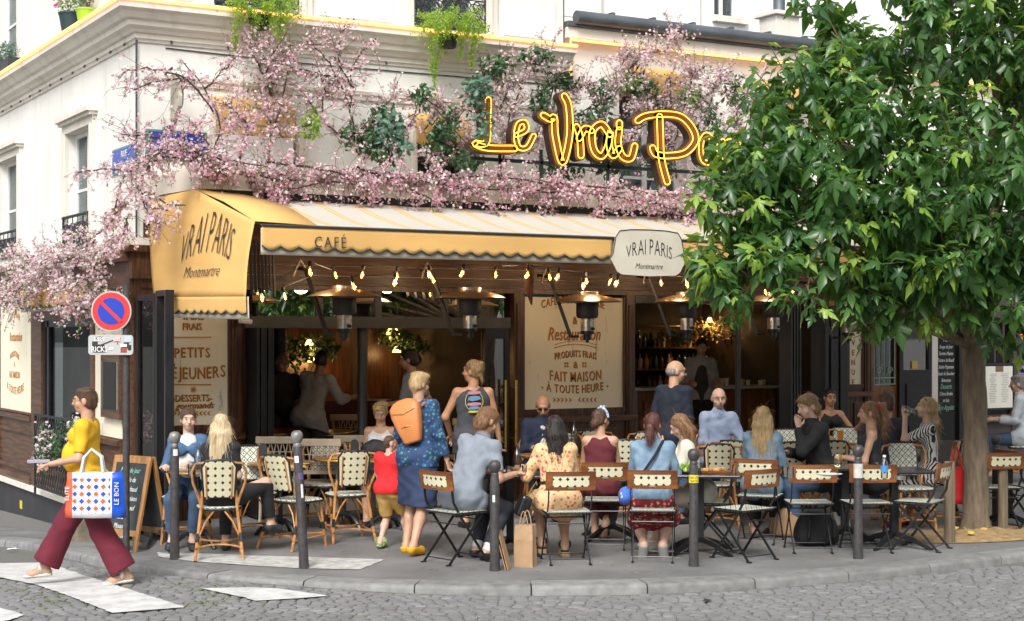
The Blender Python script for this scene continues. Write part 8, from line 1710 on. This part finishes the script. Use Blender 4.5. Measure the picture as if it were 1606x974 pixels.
  if fine or q < .0135:
   k = {'balding': 120, 'buzz': 200}.get(style, 650); L_ = {'balding': .015, 'buzz': .012, 'short': .035, 'pixie': .045, 'bun': .05, 'lowbun': .05, 'mid': .07}.get(style, .14); fn = np.cross(V[Q[:, 2]]-V[Q[:, 0]], V[Q[:, 3]]-V[Q[:, 1]]); fn /= np.maximum(1e-9, np.linalg.norm(fn, axis=1))[:, None]; i = rng.integers(0, len(Q), k); p = V[Q[i]].mean(1); nn = fn[i]; nn *= np.sign(((p-hc)*nn).sum(1))[:, None]; back = -hf*.5+V3(0, 0, -1); d = back-nn*(nn @ back)[:, None]+rng.normal(size=(k, 3))*.25; d /= np.linalg.norm(d, axis=1)[:, None]; sd2 = np.cross(d, nn)*.0016; l = (rng.uniform(.4, 1, k)*L_)[:, None]; a0 = p-nn*.001; a1 = p+d*l*.5+nn*rng.uniform(.001, .006, k)[:, None]; a2 = p+d*l+nn*rng.uniform(-.002, .010, k)[:, None]-V3(0, 0, .01)*(L_ > .06)
   VV = np.stack([a0-sd2, a0+sd2, a1-sd2, a1+sd2, a2-sd2*.3, a2+sd2*.3], 1).reshape(-1, 3); b_ = np.arange(k)[:, None]*6; FQ = np.vstack([b_+np.array([0, 1, 3, 2]), b_+np.array([2, 3, 5, 4])]); np_mesh('hair_strands', VV, FQ, hm, t)['kind'] = 'stuff'
 def el(name, c, r, m): V, Q = grow([E(c, r, RH)], max(.003, min(r)*.45), .005); return np_mesh(name, V, Q, m, t, smooth=True)
 def dot(mb, c, r): mb.M = Matrix.Translation(Vector(c)) @ Matrix([[*RH[i], 0] for i in range(3)]+[[0, 0, 0, 1]]).to_4x4(); n = 8; V = [Vector((r[0]*math.cos(a*PI/4)*math.sin(b*PI/4), r[1]*math.cos(b*PI/4), r[2]*math.sin(a*PI/4)*math.sin(b*PI/4))) for b in range(5) for a in range(8)]; mb.add(V, [(b*8+a, b*8+(a+1) % 8, b*8+8+(a+1) % 8, b*8+8+a) for b in range(4) for a in range(8)])
 for e in (-1, 1):
  mb = MB(); dot(mb, hl(e*.031, .080, .012), (.012, .006, .0055)); mb.build('eye', eye_w, t, smooth=True); mb = MB(); dot(mb, hl(e*.031, .0855, .012), (.0058, .004, .0052)); mb.build('iris', eye_d, t, smooth=True); mb = MB(); dot(mb, hl(e*.032, .087, .034), (.017, .005, .0032)); mb.build('eyebrow', hair[0] if hair else eye_d, t, smooth=True)
 mb = MB(); dot(mb, hl(0, .090, -.055), (.024, .007, .0075)); mb.build('mouth', mat('lips', (.36, .12, .10), .45), t, smooth=True)
 P = dict(t=t, hl=hl, hip=hip, chest=chest, neck=neck, up=up, rt=rt, fw=fw, arms=arms, legs=legs, s=s, hf=hf, hr=hr, hu=hu, wear=wear, RH=RH, waist=waist)
 for ex in extras: ex(P)
 return P
def tubep(name, pts, r, m, n=6, close=False):
 def f(P): mb = MB(); mb.tube([Vector(p) for p in (pts(P) if callable(pts) else pts)], r, n, close=close); mb.build(name, m, P['t'], smooth=True)
 return f
def glasses(m=eye_d, dark=False, z=.012):
 def f(P):
  hl = P['hl']
  for e in (-1, 1):
   mb = MB(); mb.tube([Vector(hl(e*.033+.022*math.cos(a*.7), .098, z+.017*math.sin(a*.7))) for a in range(9)], .0022, 4, close=True); mb.tube([Vector(hl(e*.056, .096, z+.006)), Vector(hl(e*.08, .0, z))], .0022, 4); mb.build('glasses_frame', m, P['t'])
   if dark: mb = MB(); mb.add([Vector(hl(e*.033+.022*math.cos(a*.7), .0985, z+.017*math.sin(a*.7))) for a in range(9)], [tuple(range(9))]); mb.build('lens', lens_m, P['t'])
 return f
def headglasses(m, z=.085, y=.045):
 def f(P):
  for e in (-1, 1): mb = MB(); mb.tube([Vector(P['hl'](e*.034+.026*math.cos(a*.7), y+.01*math.sin(a*.7), z+.02+.016*math.sin(a*.7))) for a in range(9)], .004, 4, close=True); mb.tube([Vector(P['hl'](e*.06, y, z+.02)), Vector(P['hl'](e*.085, -.04, .03))], .003, 4); mb.build('sunglasses', m, P['t'])
 return f
def headband(m, r=.012):
 return tubep('hair_band', lambda P: [P['hl'](.088*math.cos(a*PI/9), .015-.02*math.sin(a*PI/9), .03+.105*math.sin(a*PI/9)) for a in range(10)], r, m)
SKL, SKM, SKT, SKD = (.56, .36, .27), (.50, .29, .19), (.44, .23, .13), (.30, .16, .10)
blond = hairm('blond', (.58, .42, .22), (.32, .20, .08)); platin = hairm('platinum', (.72, .60, .40), (.42, .30, .15)); dblond = hairm('dark_blond', (.34, .21, .09), (.16, .09, .035)); brown = hairm('brown', (.12, .06, .03), (.045, .022, .012)); blackh = hairm('black', (.025, .016, .012), (.008, .006, .005)); auburn = hairm('auburn', (.16, .05, .035), (.06, .02, .015)); greyh = hairm('grey', (.30, .28, .26), (.12, .11, .10)); ltbrown = hairm('light_brown', (.30, .16, .07), (.13, .06, .03))
denim = mat('denim', (.12, .20, .29), .85, c2=(.23, .33, .43), scale=11, bump=.9, bscale=(14, 14, 8)); denim_d = mat('dark_denim', (.035, .08, .16), .85, c2=(.07, .14, .26), scale=9, bump=.3, bscale=90); jeans = mat('jeans', (.05, .09, .16), .85, var=.3, scale=9, bump=.3, bscale=90)
blk = cloth('black', (.016, .016, .018)); gry = cloth('grey_polo', (.21, .24, .28)); gold = cloth('yellow_tee', (.74, .42, .015)); maroon = cloth('maroon', (.13, .010, .025)); navy = cloth('navy', (.010, .015, .028)); whitec = cloth('white', (.66, .66, .65)); redt = cloth('red_tee', (.62, .015, .02)); sand = cloth('sand_shorts', (.55, .34, .10)); burg = cloth('burgundy', (.10, .012, .018)); shirtb = cloth('pale_blue', (.30, .37, .52)); waiter = cloth('grey_white_shirt', (.36, .36, .37)); waiter2 = cloth('grey_blue_shirt', (.24, .27, .30)); char = cloth('charcoal', (.045, .047, .055)); brownt = cloth('olive_trousers', (.09, .075, .05)); rust = cloth('rust_shorts', (.25, .07, .03))
shoe_b, shoe_w, shoe_y, shoe_g = mat('shoe_black', (.02, .02, .022), .5), mat('shoe_white', (.6, .58, .52), .6), mat('shoe_yellow', (.66, .34, .01), .7), mat('shoe_grey', (.22, .22, .20), .8)
def gp(x, D, z=0): return atD(x, D, z)
def walk_bag(P):
 hw_ = P['arms'][0][4]; c = V3(-.30, .12, 0); M_ = Matrix.Translation((-.30, -.13, .07)); z1, z0 = .90, .53; mb = MB(M_); rows = []
 for i in range(7):
  u = i/6; w2 = .25-.02*u; rows.append([Vector((0.055*math.sin(2*PI*j/20)*(1-.3*u)+.006*math.sin(j*2+i), (w2+.004*math.sin(i*2))*math.cos(2*PI*j/20), z0+(z1-z0)*u)) for j in range(21)])
 mb.sheet(rows); mb.add(rows[0][:20], [tuple(range(20))]); bag = mb.build('carrier_bag', bagm, P['t'], smooth=True, solid=.003)
 for x in (-.03, .03): mb = MB(M_); mb.tube([(x, -.07, z1), (x*.6, -.05, z1+.13), (0, 0.03, z1+.19), (x*.6, .09, z1+.12), (x, .11, z1)], [.012]*5, 6); mb.build('bag_handle', whitec, P['t'], smooth=True)
 text('LE BON', (-.352, -.335, .80), (0, 0, 1), (0, 1, 0), .055, whitec, P['t'], W=False, name='bag_lettering'); text('ELITE', (-.338, .075, .80), (0, 0, 1), (0, 1, 0), .05, whitec, P['t'], W=False, name='bag_lettering')
 w3 = P['arms'][1][4]; mb = MB(); mb.box((-.02, -.09, -.008), (.14, .09, .008), Matrix.Translation(Vector(P['arms'][0][4])+Vector((.0, .10, .02))) @ Matrix.Rotation(.3, 4, 'Z')); mb.build('wallet_and_leaflets', mat('leaflet', (.35, .33, .42), .5), P['t'])
def bag_material():
 m, nt, b = new_mat('bag_print'); tc = N(nt, 'TexCoord'); s = N(nt, 'SeparateXYZ'); nt.links.new(tc.outputs['Object'], s.inputs[0]); u = mathn(nt, 'MULTIPLY', s.outputs[1], 17); v = mathn(nt, 'MULTIPLY', s.outputs[2], 17)
 fu = mathn(nt, 'ABSOLUTE', mathn(nt, 'SUBTRACT', mathn(nt, 'FRACT', u), .5)); fv = mathn(nt, 'ABSOLUTE', mathn(nt, 'SUBTRACT', mathn(nt, 'FRACT', v), .5)); d = mathn(nt, 'LESS_THAN', mathn(nt, 'ADD', fu, fv), .40); par = mathn(nt, 'FRACT', mathn(nt, 'MULTIPLY', mathn(nt, 'ADD', mathn(nt, 'FLOOR', u), mathn(nt, 'FLOOR', v)), .5)); col = mixc(nt, mathn(nt, 'GREATER_THAN', par, .25), (.75, .10, .04), (.02, .06, .42)); inr = mathn(nt, 'MULTIPLY', mathn(nt, 'LESS_THAN', mathn(nt, 'ABSOLUTE', mathn(nt, 'SUBTRACT', s.outputs[2], .78)), .145), mathn(nt, 'LESS_THAN', mathn(nt, 'ABSOLUTE', mathn(nt, 'ADD', s.outputs[1], .098)), .165)); c = mixc(nt, mathn(nt, 'MULTIPLY', d, inr), (.70, .70, .72), col); c = mixc(nt, mathn(nt, 'LESS_THAN', s.outputs[1], -.275), c, (.01, .08, .50)); c = mixc(nt, mathn(nt, 'GREATER_THAN', s.outputs[1], .05), c, (.75, .12, .05)); nt.links.new(c, b.inputs['Base Color']); b.inputs['Roughness'].default_value = .35; return m
bagm = bag_material()
person('woman in a yellow tee and maroon trousers walking left with a patterned carrier bag', gp(140, 13.35, -.05), -90, 'stand', 1.66, True, SKM, lean=2, hands=((-.22, .26, 1.03), (.16, .30, 1.02)), feet=((-.06, -.32, .10), (.06, .42, .09)), head=(0, 0), top=(gold, 'tee', .42, .06, .012), bottom=(maroon, 'trousers', .95, .024), shoes=(shoe_w, 'sandal'), hair=(brown, 'short'), q=.0105, wide=1.12, belly=.04, extras=(glasses(brass), walk_bag), hipz=.88, knee=(V3(0, 1, .1), V3(0, 1, .2)))
person('woman in a dark denim jacket and white top facing the street at the left table', gp(296, 15.6), 172, 'sit', 1.68, True, SKL, lean=3, hands=((-.02, .34, .80), (.20, .28, .78)), feet=((-.06, .38, .075), (.14, .30, .075)), top=(denim_d, 'tee', .95, .02, .006), bottom=(jeans, 'trousers', .9), shoes=(shoe_b, 'shoe'), hair=(brown, 'lowbun'), head=(-8, 0), extras=(lambda P: P['wear']('white_top', inf([C(P['waist']+P['fw']*.03, P['chest']+P['fw']*.035+P['up']*.06, .085, .07, (P['fw'], .7))], .024), whitec),))
person('long haired platinum blonde in black seated with her back to the street', gp(346, 14.75), 6, 'sit', 1.66, True, SKL, lean=10, side=-3, hands=((-.12, .32, .80), (.10, .30, .60)), feet=((-.06, .36, .08), (.38, .38, .26, .3, .8, -.2)), knee=(V3(0, .3, 1), V3(.5, .4, 1)), top=(blk, 'tee', .40, .02, .004), bottom=(blk, 'trousers', .92), shoes=(mat('shoe_charcoal', (.05, .055, .06), .6), 'shoe'), hair=(platin, 'verylong'), head=(-15, 0))
person('man with glasses in a black polo standing inside at the left', gp(440, 19.6, .1), 160, 'stand', 1.74, False, SKM, hands=((-.25, .10, .84), (.25, .12, .84)), top=(blk, 'collar', .42, .10, .01), bottom=(rust, 'trousers', .9), shoes=(shoe_b, 'shoe'), hair=(greyh, 'balding'), head=(-15, -5), q=.014, extras=(glasses(),), belly=.03)
person('waiter in a pale shirt bending to the right inside the café', gp(483, 19.3, .1), 25, 'stand', 1.78, False, SKD, lean=16, side=6, hands=((-.12, .40, 1.0), (.50, .35, 1.20)), feet=((-.12, -.02, .08), (.18, .1, .08)), top=(waiter, 'tee', .72, .14, .02), bottom=(brownt, 'trousers', .95), shoes=(shoe_b, 'shoe'), hair=(blackh, 'buzz'), head=(-25, -5), q=.013)
def tray(P): mb = MB(); c = Vector(P['arms'][0][4])+Vector((0.05, .12, .05)); mb.lathe([(.0, 0), (.19, .0), (.2, .015), (.19, .012), (0, .006)], c, 24, cap=False); mb.build('tray', steel, P['t'], smooth=True)
person('dark haired waiter in a grey shirt carrying a round tray, facing left inside', gp(655, 18.9, .1), -80, 'stand', 1.78, False, SKM, hands=((-.12, .38, 1.12), (.2, .1, 1.0)), top=(waiter2, 'tee', .45, .10, .014), bottom=(blk, 'trousers', .95), shoes=(shoe_b, 'shoe'), hair=(blackh, 'short'), q=.013, extras=(tray,))
def tee_print(P):
 b = MB(); cols = [mat('print_yellow', (.5, .4, .08), .8), mat('print_pink', (.45, .18, .22), .8), mat('print_blue', (.10, .22, .35), .8)]; up, rt, fw = map(Vector, (P['up'], P['rt'], P['fw'])); c0 = Vector(P['chest'])-fw*.1235
 for i, (z, w_, h_, m) in enumerate(((.10, .075, .02, 1), (.04, .07, .03, 2), (-.02, .08, .02, 1), (-.06, .06, .02, 2), (-.10, .07, .012, 0))):
  mb = MB(); mb.poly([c0+rt*a*w_+up*(z-.02+b_*h_)-fw*(.004-.22*(abs(a)*w_)**1.6) for a, b_ in ((-1, -.6), (-.3, -1), (.4, -.7), (1, -.2), (.8, .7), (.1, 1), (-.8, .6))], .003, -fw); mb.build('shirt_print', cols[m], P['t'])
 mb = MB(); mb.tube([c0+rt*.095*math.cos(a*.5)+up*(-.01+.11*math.sin(a*.5))-fw*.001+fw*.012*abs(math.cos(a*.5)) for a in range(13)], .004, 4, close=True); mb.build('shirt_print', cols[0], P['t'])
person('man with a blond hair bun and dark sleeveless printed shirt seen from behind', gp(742, 16.9, .0), -8, 'stand', 1.78, False, SKT, lean=2, hands=((-.22, .20, .98), (.30, .12, .90)), elbow=(V3(-.9, -.5, -.3), V3(1, -.6, 0)), top=(char, 'tank', 0, .16, .012), bottom=(blk, 'trousers', .95), shoes=(shoe_b, 'shoe'), hair=(dblond, 'bun'), head=(-55, 2), extras=(tee_print, lambda P: [tubep('bracelet', [Vector(P['arms'][0][4])+Vector((.028*math.cos(a), .028*math.sin(a), .01)) for a in np.arange(0, 6.2, .8)], .006, mat('gold_band', (.7, .5, .05), .3), 5, True)(P)]))
def opack(P):
 om = mat('orange_leather', (.55, .20, .06), .5, var=.15, scale=6, bump=.3, bscale=20); c = P['chest']-P['fw']*.16-P['up']*.06-P['rt']*.03; R_ = np.array([P['rt'], P['fw'], P['up']]).T; mb = MB(Matrix.Translation(Vector(c)) @ Matrix([[*R_[i], 0] for i in range(3)]+[[0, 0, 0, 1]]) @ Matrix.Rotation(-.30, 4, 'Y'))
 V = [];
 for z, w_, d in ((-.21, .07, .03), (-.20, .085, .045), (-.08, .12, .065), (.06, .15, .07), (.14, .155, .055), (.19, .11, .035), (.21, .05, .015)): V.append([Vector((w_*math.copysign(abs(math.cos(a))**.5, math.cos(a)), d*math.copysign(abs(math.sin(a))**.5, math.sin(a)), z)) for a in [2*PI*j/16 for j in range(17)]])
 mb.sheet(V); mb.add(V[0][:16], [tuple(range(16))]); mb.add(V[-1][:16], [tuple(range(16))]); mb.build('backpack', om, P['t'], smooth=True, bevel=.006)
 mb = MB(mb.M); mb.tube([(-.13, -.07, .10), (0, -.08, .07), (.13, -.07, .10)], .004, 4); mb.tube([(-.09, -.055, -.06), (0, -.075, -.05), (.09, -.055, -.06)], .004, 4); mb.build('zip', brass, P['t'])
 for e in (-1, 1): p = P['neck']-P['up']*.045+P['rt']*e*.09; mb = MB(); mb.tube([Vector(p-P['fw']*.12), Vector(p+P['up']*.035), Vector(p+P['fw']*.11-P['up']*.05), Vector(p+P['fw']*.10-P['up']*.25)], .014, 6); mb.build('strap', om, P['t'])
fl_blue = print_cloth('blue_leaves', (.02, .05, .13), [(.06, .20, .28), (.06, .24, .15), (.03, .14, .28), (.02, .04, .10)], 30, .38)
person('short haired blonde woman in a blue patterned shirt with an orange leather backpack', gp(655, 15.0), 22, 'stand', 1.70, True, SKM, lean=3, hands=((-.22, .22, .96), (.28, .10, .80)), feet=((-.10, -.04, .065), (.10, -.30, .10)), top=(fl_blue, 'tee', .9, .10, .018), bottom=(cloth('navy_skirt', (.02, .035, .085)), 'skirt', .52, .01), shoes=(shoe_y, 'shoe'), hair=(blond, 'pixie'), head=(25, -5), q=.0105, wide=1.02, extras=(opack, glasses()))
person('little boy in a red tee and sand coloured shorts walking away', gp(610, 15.25), 22, 'stand', 1.08, False, SKL, lean=2, hands=((-.16, .10, .52), (.20, .22, .62)), feet=((-.07, -.04, .07), (.09, .20, .07)), top=(redt, 'tee', .42, .05, .012), bottom=(sand, 'shorts', .46, .012), shoes=(mat('navy_lime_sandal', (.03, .07, .10), .6, c2=(.35, .50, .10), scale=60), 'sandal'), hair=(brown, 'buzz'), head=(35, 0), q=.010, wide=1.08)
def lap_bag(c, m, r=(.15, .07, .12), nm='bag'):
 def f(P): V, Q = grow([E(V3(*c), r)], .012, .01, wrinkle=.006); np_mesh(nm, V, Q, m, P['t'], smooth=True)
 return f
person('tanned blonde woman in a white tank top with a black bag on her lap', gp(598, 17.4), 182, 'sit', 1.66, True, (.50, .24, .14), lean=6, hands=((-.08, .30, .74), (.12, .28, .74)), top=(whitec, 'tank', 0, .06, .006), bottom=(denim, 'shorts', .35), shoes=(shoe_b, 'shoe'), hair=(blond, 'pixie'), head=(0, -18), extras=(headglasses(mat('green_lens', (.02, .25, .08), .2)), lap_bag((.04, .24, .80), bpk)))
person('man in a grey polo shirt leaning right on a folding chair, seen from behind', gp(722, 14.4), 42, 'sit', 1.82, False, SKM, lean=24, side=6, hands=((.02, .50, .78), (.30, .42, .78)), feet=((-.06, .28, .08), (.14, .20, .08)), top=(gry, 'collar', .40, .05, .012), bottom=(mat('charcoal_jeans', (.022, .025, .035), .8, var=.3, scale=9), 'trousers', .92), shoes=(shoe_b, 'shoe'), sock=whitec, hair=(ltbrown, 'mid'), head=(12, -4), q=.0105, wide=1.05)
person('balding man in a dark suit and sunglasses reading at a round table', gp(850, 17.95), 176, 'sit', 1.74, False, SKT, lean=10, hands=((-.06, .33, .80), (.12, .33, .80)), top=(cloth('navy_suit', (.018, .028, .06)), 'collar', .95, .06, .014), bottom=(navy, 'trousers', .92), shoes=(shoe_b, 'shoe'), hair=(greyh, 'balding'), head=(5, -22), wide=1.08, extras=(glasses(dark=True), lambda P: P['wear']('shirt_front', inf([C(P['waist']+P['fw']*.04, P['chest']+P['fw']*.045+P['up']*.05, .05, .04, (P['fw'], .7))], .028), whitec, wr=0), lap_bag((.06, .40, .80), mat('red_phone', (.4, .03, .03), .4), (.05, .04, .008), 'phone')))
fl_peach = print_cloth('peach_leaves', (.70, .47, .25), [(.52, .16, .06), (.45, .08, .10), (.42, .28, .05), (.62, .30, .12)], 24, .33)
def wedge(P):
 for l in P['legs']: mb = MB(); a = l[5]; mb.box((a[0]-.04, a[1]-.07, 0), (a[0]+.04, a[1]+.16, .055)); mb.build('wedge_sole', mat('raffia', (.42, .30, .17), .9, var=.3, scale=40), P['t'], bevel=.01)
def quilt(P): mb = MB(); M_ = Matrix.Translation((-.33, -.03, .50)) @ Matrix.Rotation(.35, 4, 'Y'); mb.box((-.05, -.12, -.1), (.05, .12, .09), M_); mb.build('shoulder_bag', leather, P['t'], bevel=.02); mb = MB(); mb.tube([(-.30, -.08, .6), (-.22, -.1, .72), (-.2, .0, .68)], .005, 5); mb.build('bag_chain', brass, P['t'])
person('woman with long straight dark hair in a peach floral blouse, seen from behind', gp(876, 14.5), -8, 'sit', 1.66, True, SKM, lean=10, side=-2, hands=((-.30, .36, .80), (.12, .38, .80)), feet=((-.10, .36, .12), (.08, .12, .12)), top=(fl_peach, 'tee', .93, .12, .022), bottom=(fl_peach, 'skirt', .34, .02), shoes=(shoe_b, 'sandal'), hair=(blackh, 'verylong'), head=(-12, 0), q=.0105, extras=(wedge, quilt, tubep('belt', lambda P: [P['waist']-P['up']*.03+P['rt']*.158*math.cos(a)+P['fw']*.128*math.sin(a) for a in np.arange(0, 6.2, .4)], .013, leather, 5, True)))
person('dark haired woman in a burgundy top with a knotted white hair band, from behind', gp(940, 15.75), 14, 'sit', 1.66, True, SKM, lean=6, hands=((-.14, .38, .80), (.10, .38, .80)), feet=((-.10, .30, .08), (.02, .12, .08)), top=(burg, 'tank', 0, .12, .010), bottom=(burg, 'trousers', .78, .012), shoes=(shoe_b, 'sandal'), hair=(brown, 'lowbun'), head=(28, 0), extras=(headband(mat('band_white', (.60, .66, .72), .8, c2=(.2, .3, .5), scale=60), .013), lambda P: [tubep('knot', [P['hl'](e*.03, .02, .155), P['hl'](0, .01, .135)], .010, mat('band_white', (1, 1, 1)))(P) for e in (-1, 1)]))
fl_red = print_cloth('red_roses', (.22, .012, .02), [(.60, .22, .20), (.55, .40, .28), (.30, .02, .03), (.25, .30, .12)], 27, .36)
person('redhead with a low ponytail in a blue denim jacket and red floral skirt, from behind', gp(1023, 14.65), 6, 'sit', 1.68, True, SKL, lean=10, hands=((-.12, .36, .80), (.18, .38, .80)), feet=((-.08, -.06, .12, -.1, .35, -1), (.10, -.04, .12, .1, .35, -1)), top=(denim, 'collar', .95, .03, .012), bottom=(fl_red, 'skirt', .40, .015), shoes=(shoe_g, 'shoe'), hair=(auburn, 'lowpony'), head=(8, 0), q=.0105, wide=1.08, extras=(tubep('bag_strap', lambda P: [P['neck']+P['rt']*.10-P['fw']*.05, P['chest']+P['rt']*.03-P['fw']*.13, P['waist']-P['rt']*.10-P['fw']*.125, P['hip']-P['rt']*.15-P['fw']*.09], .014, navy), lap_bag((-.24, -.04, .56), print_cloth('bright_scarf', (.05, .15, .5), [(.6, .03, .1), (.5, .5, .6), (.05, .1, .4)], 30), (.07, .1, .09), 'scarf')))
lace = cloth('cream_lace', (.62, .58, .50));
person('girl with light brown hair and white lace blouse facing left at the plates', gp(1098, 15.2), -86, 'sit', 1.66, True, SKL, lean=17, hands=((-.12, .44, .80), (.10, .38, .98)), feet=((-.10, .36, .08), (.10, .42, .08)), top=(lace, 'tee', .72, .05, .022), bottom=(cloth('cream_trousers', (.60, .54, .44)), 'trousers', .85, .01), shoes=(shoe_w, 'shoe'), hair=(ltbrown, 'lob'), head=(0, -14), extras=(headglasses(eye_d, .07, .02),))
person('bald man in a navy sweater standing with his back to the street', gp(1050, 17.2), 48, 'stand', 1.78, False, SKM, hands=((-.22, .20, .98), (.24, .10, .86)), top=(navy, 'tee', .95, .08, .014), bottom=(jeans, 'trousers', .95), shoes=(shoe_b, 'shoe'), hair=(greyh, 'balding'), head=(28, 0), wide=1.06, extras=(glasses(),))
def beard(P): V, Q = grow([E(P['hl'](0, .052, -.068), (.046, .040, .034), P['RH'])], .008, .02, [lambda G_: -(G_-P['hl'](0, .085, -.052)) @ P['hf']-.018, (lambda G_: (G_-P['hl'](0, 0, -.045)) @ P['hu'])]); np_mesh('beard', V, Q, greyh, P['t'], smooth=True)
person('bearded man with glasses in a pale blue shirt facing the street', gp(1126, 18.35), 178, 'sit', 1.80, False, SKL, lean=4, hands=((-.28, .34, .82), (.12, .32, .80)), top=(shirtb, 'collar', .80, .06, .014), bottom=(jeans, 'trousers', .9), shoes=(shoe_b, 'shoe'), hair=(ltbrown, 'balding'), head=(0, -3), hipz=.60, wide=.9, extras=(glasses(), beard, lap_bag((.14, .42, .83), eye_d, (.04, .07, .008), 'phone')))
person('bartender in a white shirt and dark apron behind the bar', gp(1097, 23.6, .2), 172, 'stand', 1.80, False, SKM, hands=((-.2, .30, 1.15), (.2, .30, 1.15)), top=(waiter, 'collar', .75, .05, .012), bottom=(blk, 'trousers', .95), hair=(blackh, 'short'), q=.016, extras=(lambda P: P['wear']('apron', inf([C(P['hip']+P['fw']*.02, P['chest']+P['fw']*.03-P['up']*.03, .12, .08, (P['fw'], .8))], .026), char),))
person('straight haired blonde in a pale denim jacket with sunglasses on her head, from behind', gp(1195, 15.95), 16, 'sit', 1.68, True, SKL, lean=7, hands=((-.12, .38, .80), (.14, .38, .80)), feet=((-.08, .05, .09), (.08, .34, .08)), top=(denim, 'collar', .95, .04, .012), bottom=(blk, 'trousers', .88), shoes=(tan, 'sandal'), hair=(blond, 'long'), head=(-4, 0), extras=(headglasses(tan, .08, .0),))
person('long haired young man in a black jacket with his hand to his chin, facing left', gp(1292, 16.35), -106, 'sit', 1.84, False, SKL, lean=14, hands=((-.04, .30, 1.10), (.12, .36, .84)), elbow=(V3(-.2, .4, -1), V3(.5, -.4, -1)), feet=((-.12, .36, .08), (.14, .42, .08)), top=(blk, 'collar', .97, .05, .02), bottom=(jeans, 'trousers', .92, .006), shoes=(shoe_b, 'shoe'), hair=(dblond, 'mid'), head=(-4, -4), wide=1.06, q=.0105)
person('woman with glasses in a black sleeveless top at the back right', gp(1300, 19.75), 172, 'sit', 1.68, True, SKT, lean=3, hands=((-.30, .30, .95), (.14, .33, .80)), top=(blk, 'tank', 0, .05, .006), bottom=(jeans, 'trousers', .9), hair=(blackh, 'lowbun'), head=(0, 0), q=.013, hipz=.60, extras=(glasses(),))
person('girl with a high ponytail, red scrunchie and black strappy top facing left', gp(1375, 16.3), -78, 'sit', 1.72, True, SKM, lean=6, hands=((-.12, .36, .80), (.14, .30, .78)), feet=((-.10, .30, .08), (.10, .38, .08)), top=(blk, 'tank', 0, .04, .006), bottom=(blk, 'trousers', .84), shoes=(shoe_g, 'shoe'), sock=whitec, hair=(ltbrown, 'pony'), head=(-6, 4), q=.0105, extras=(tubep('scrunchie', lambda P: [P['hl'](.03*math.cos(a), -.118+.01*math.sin(a), .062+.03*math.sin(a)) for a in np.arange(0, 6.2, .6)], .014, redc, 6, True),))
person('man in a dark purple tee seen from behind between two tables', gp(1390, 17.2), 12, 'sit', 1.80, False, SKL, lean=8, hands=((-.3, .30, .80), (.25, .34, .80)), top=(cloth('dark_purple', (.035, .03, .05)), 'tee', .40, .04, .012), bottom=(jeans, 'trousers', .9), hair=(brown, 'short'), head=(-20, 0), wide=1.05, q=.012)
def drink(P): mb = MB(); c = Vector(P['hl'](-.01, .17, -.05)); mb.M = Matrix.Translation(c) @ Matrix.Rotation(-1.2, 4, 'X'); mb.lathe([(.03, -.06), (.037, .06), (.034, .06), (.028, -.05)], n=14, cap=False); mb.build('tumbler', glassm, P['t'], smooth=True)
person('woman in a striped shirt dress drinking from a glass, long fair hair to one side', gp(1458, 17.0), -82, 'sit', 1.74, True, SKL, lean=2, hands=((-.02, .26, 1.16), (.08, .30, .70)), elbow=(V3(-.3, .5, -1), V3(.5, -.5, -1)), feet=((-.10, .34, .08), (.06, .28, .08)), top=(stripes_cloth(), 'tee', .42, .12, .012), bottom=(MATS['striped_dress'], 'skirt', .40, .01), shoes=(mat('burgundy_sneaker', (.14, .01, .02), .7), 'shoe'), hair=(blond, 'sidepony'), head=(0, 8), extras=(drink, headglasses(eye_d, .075, .02)))
person('grey haired man in a pale shirt seated at the window, cut by the right edge', gp(1606, 21.9, .08), -70, 'sit', 1.78, False, SKL, lean=6, top=(cloth('pale_shirt', (.5, .55, .6)), 'collar', .9, .05, .014), bottom=(jeans, 'trousers', .9), hair=(greyh, 'short'), q=.014)
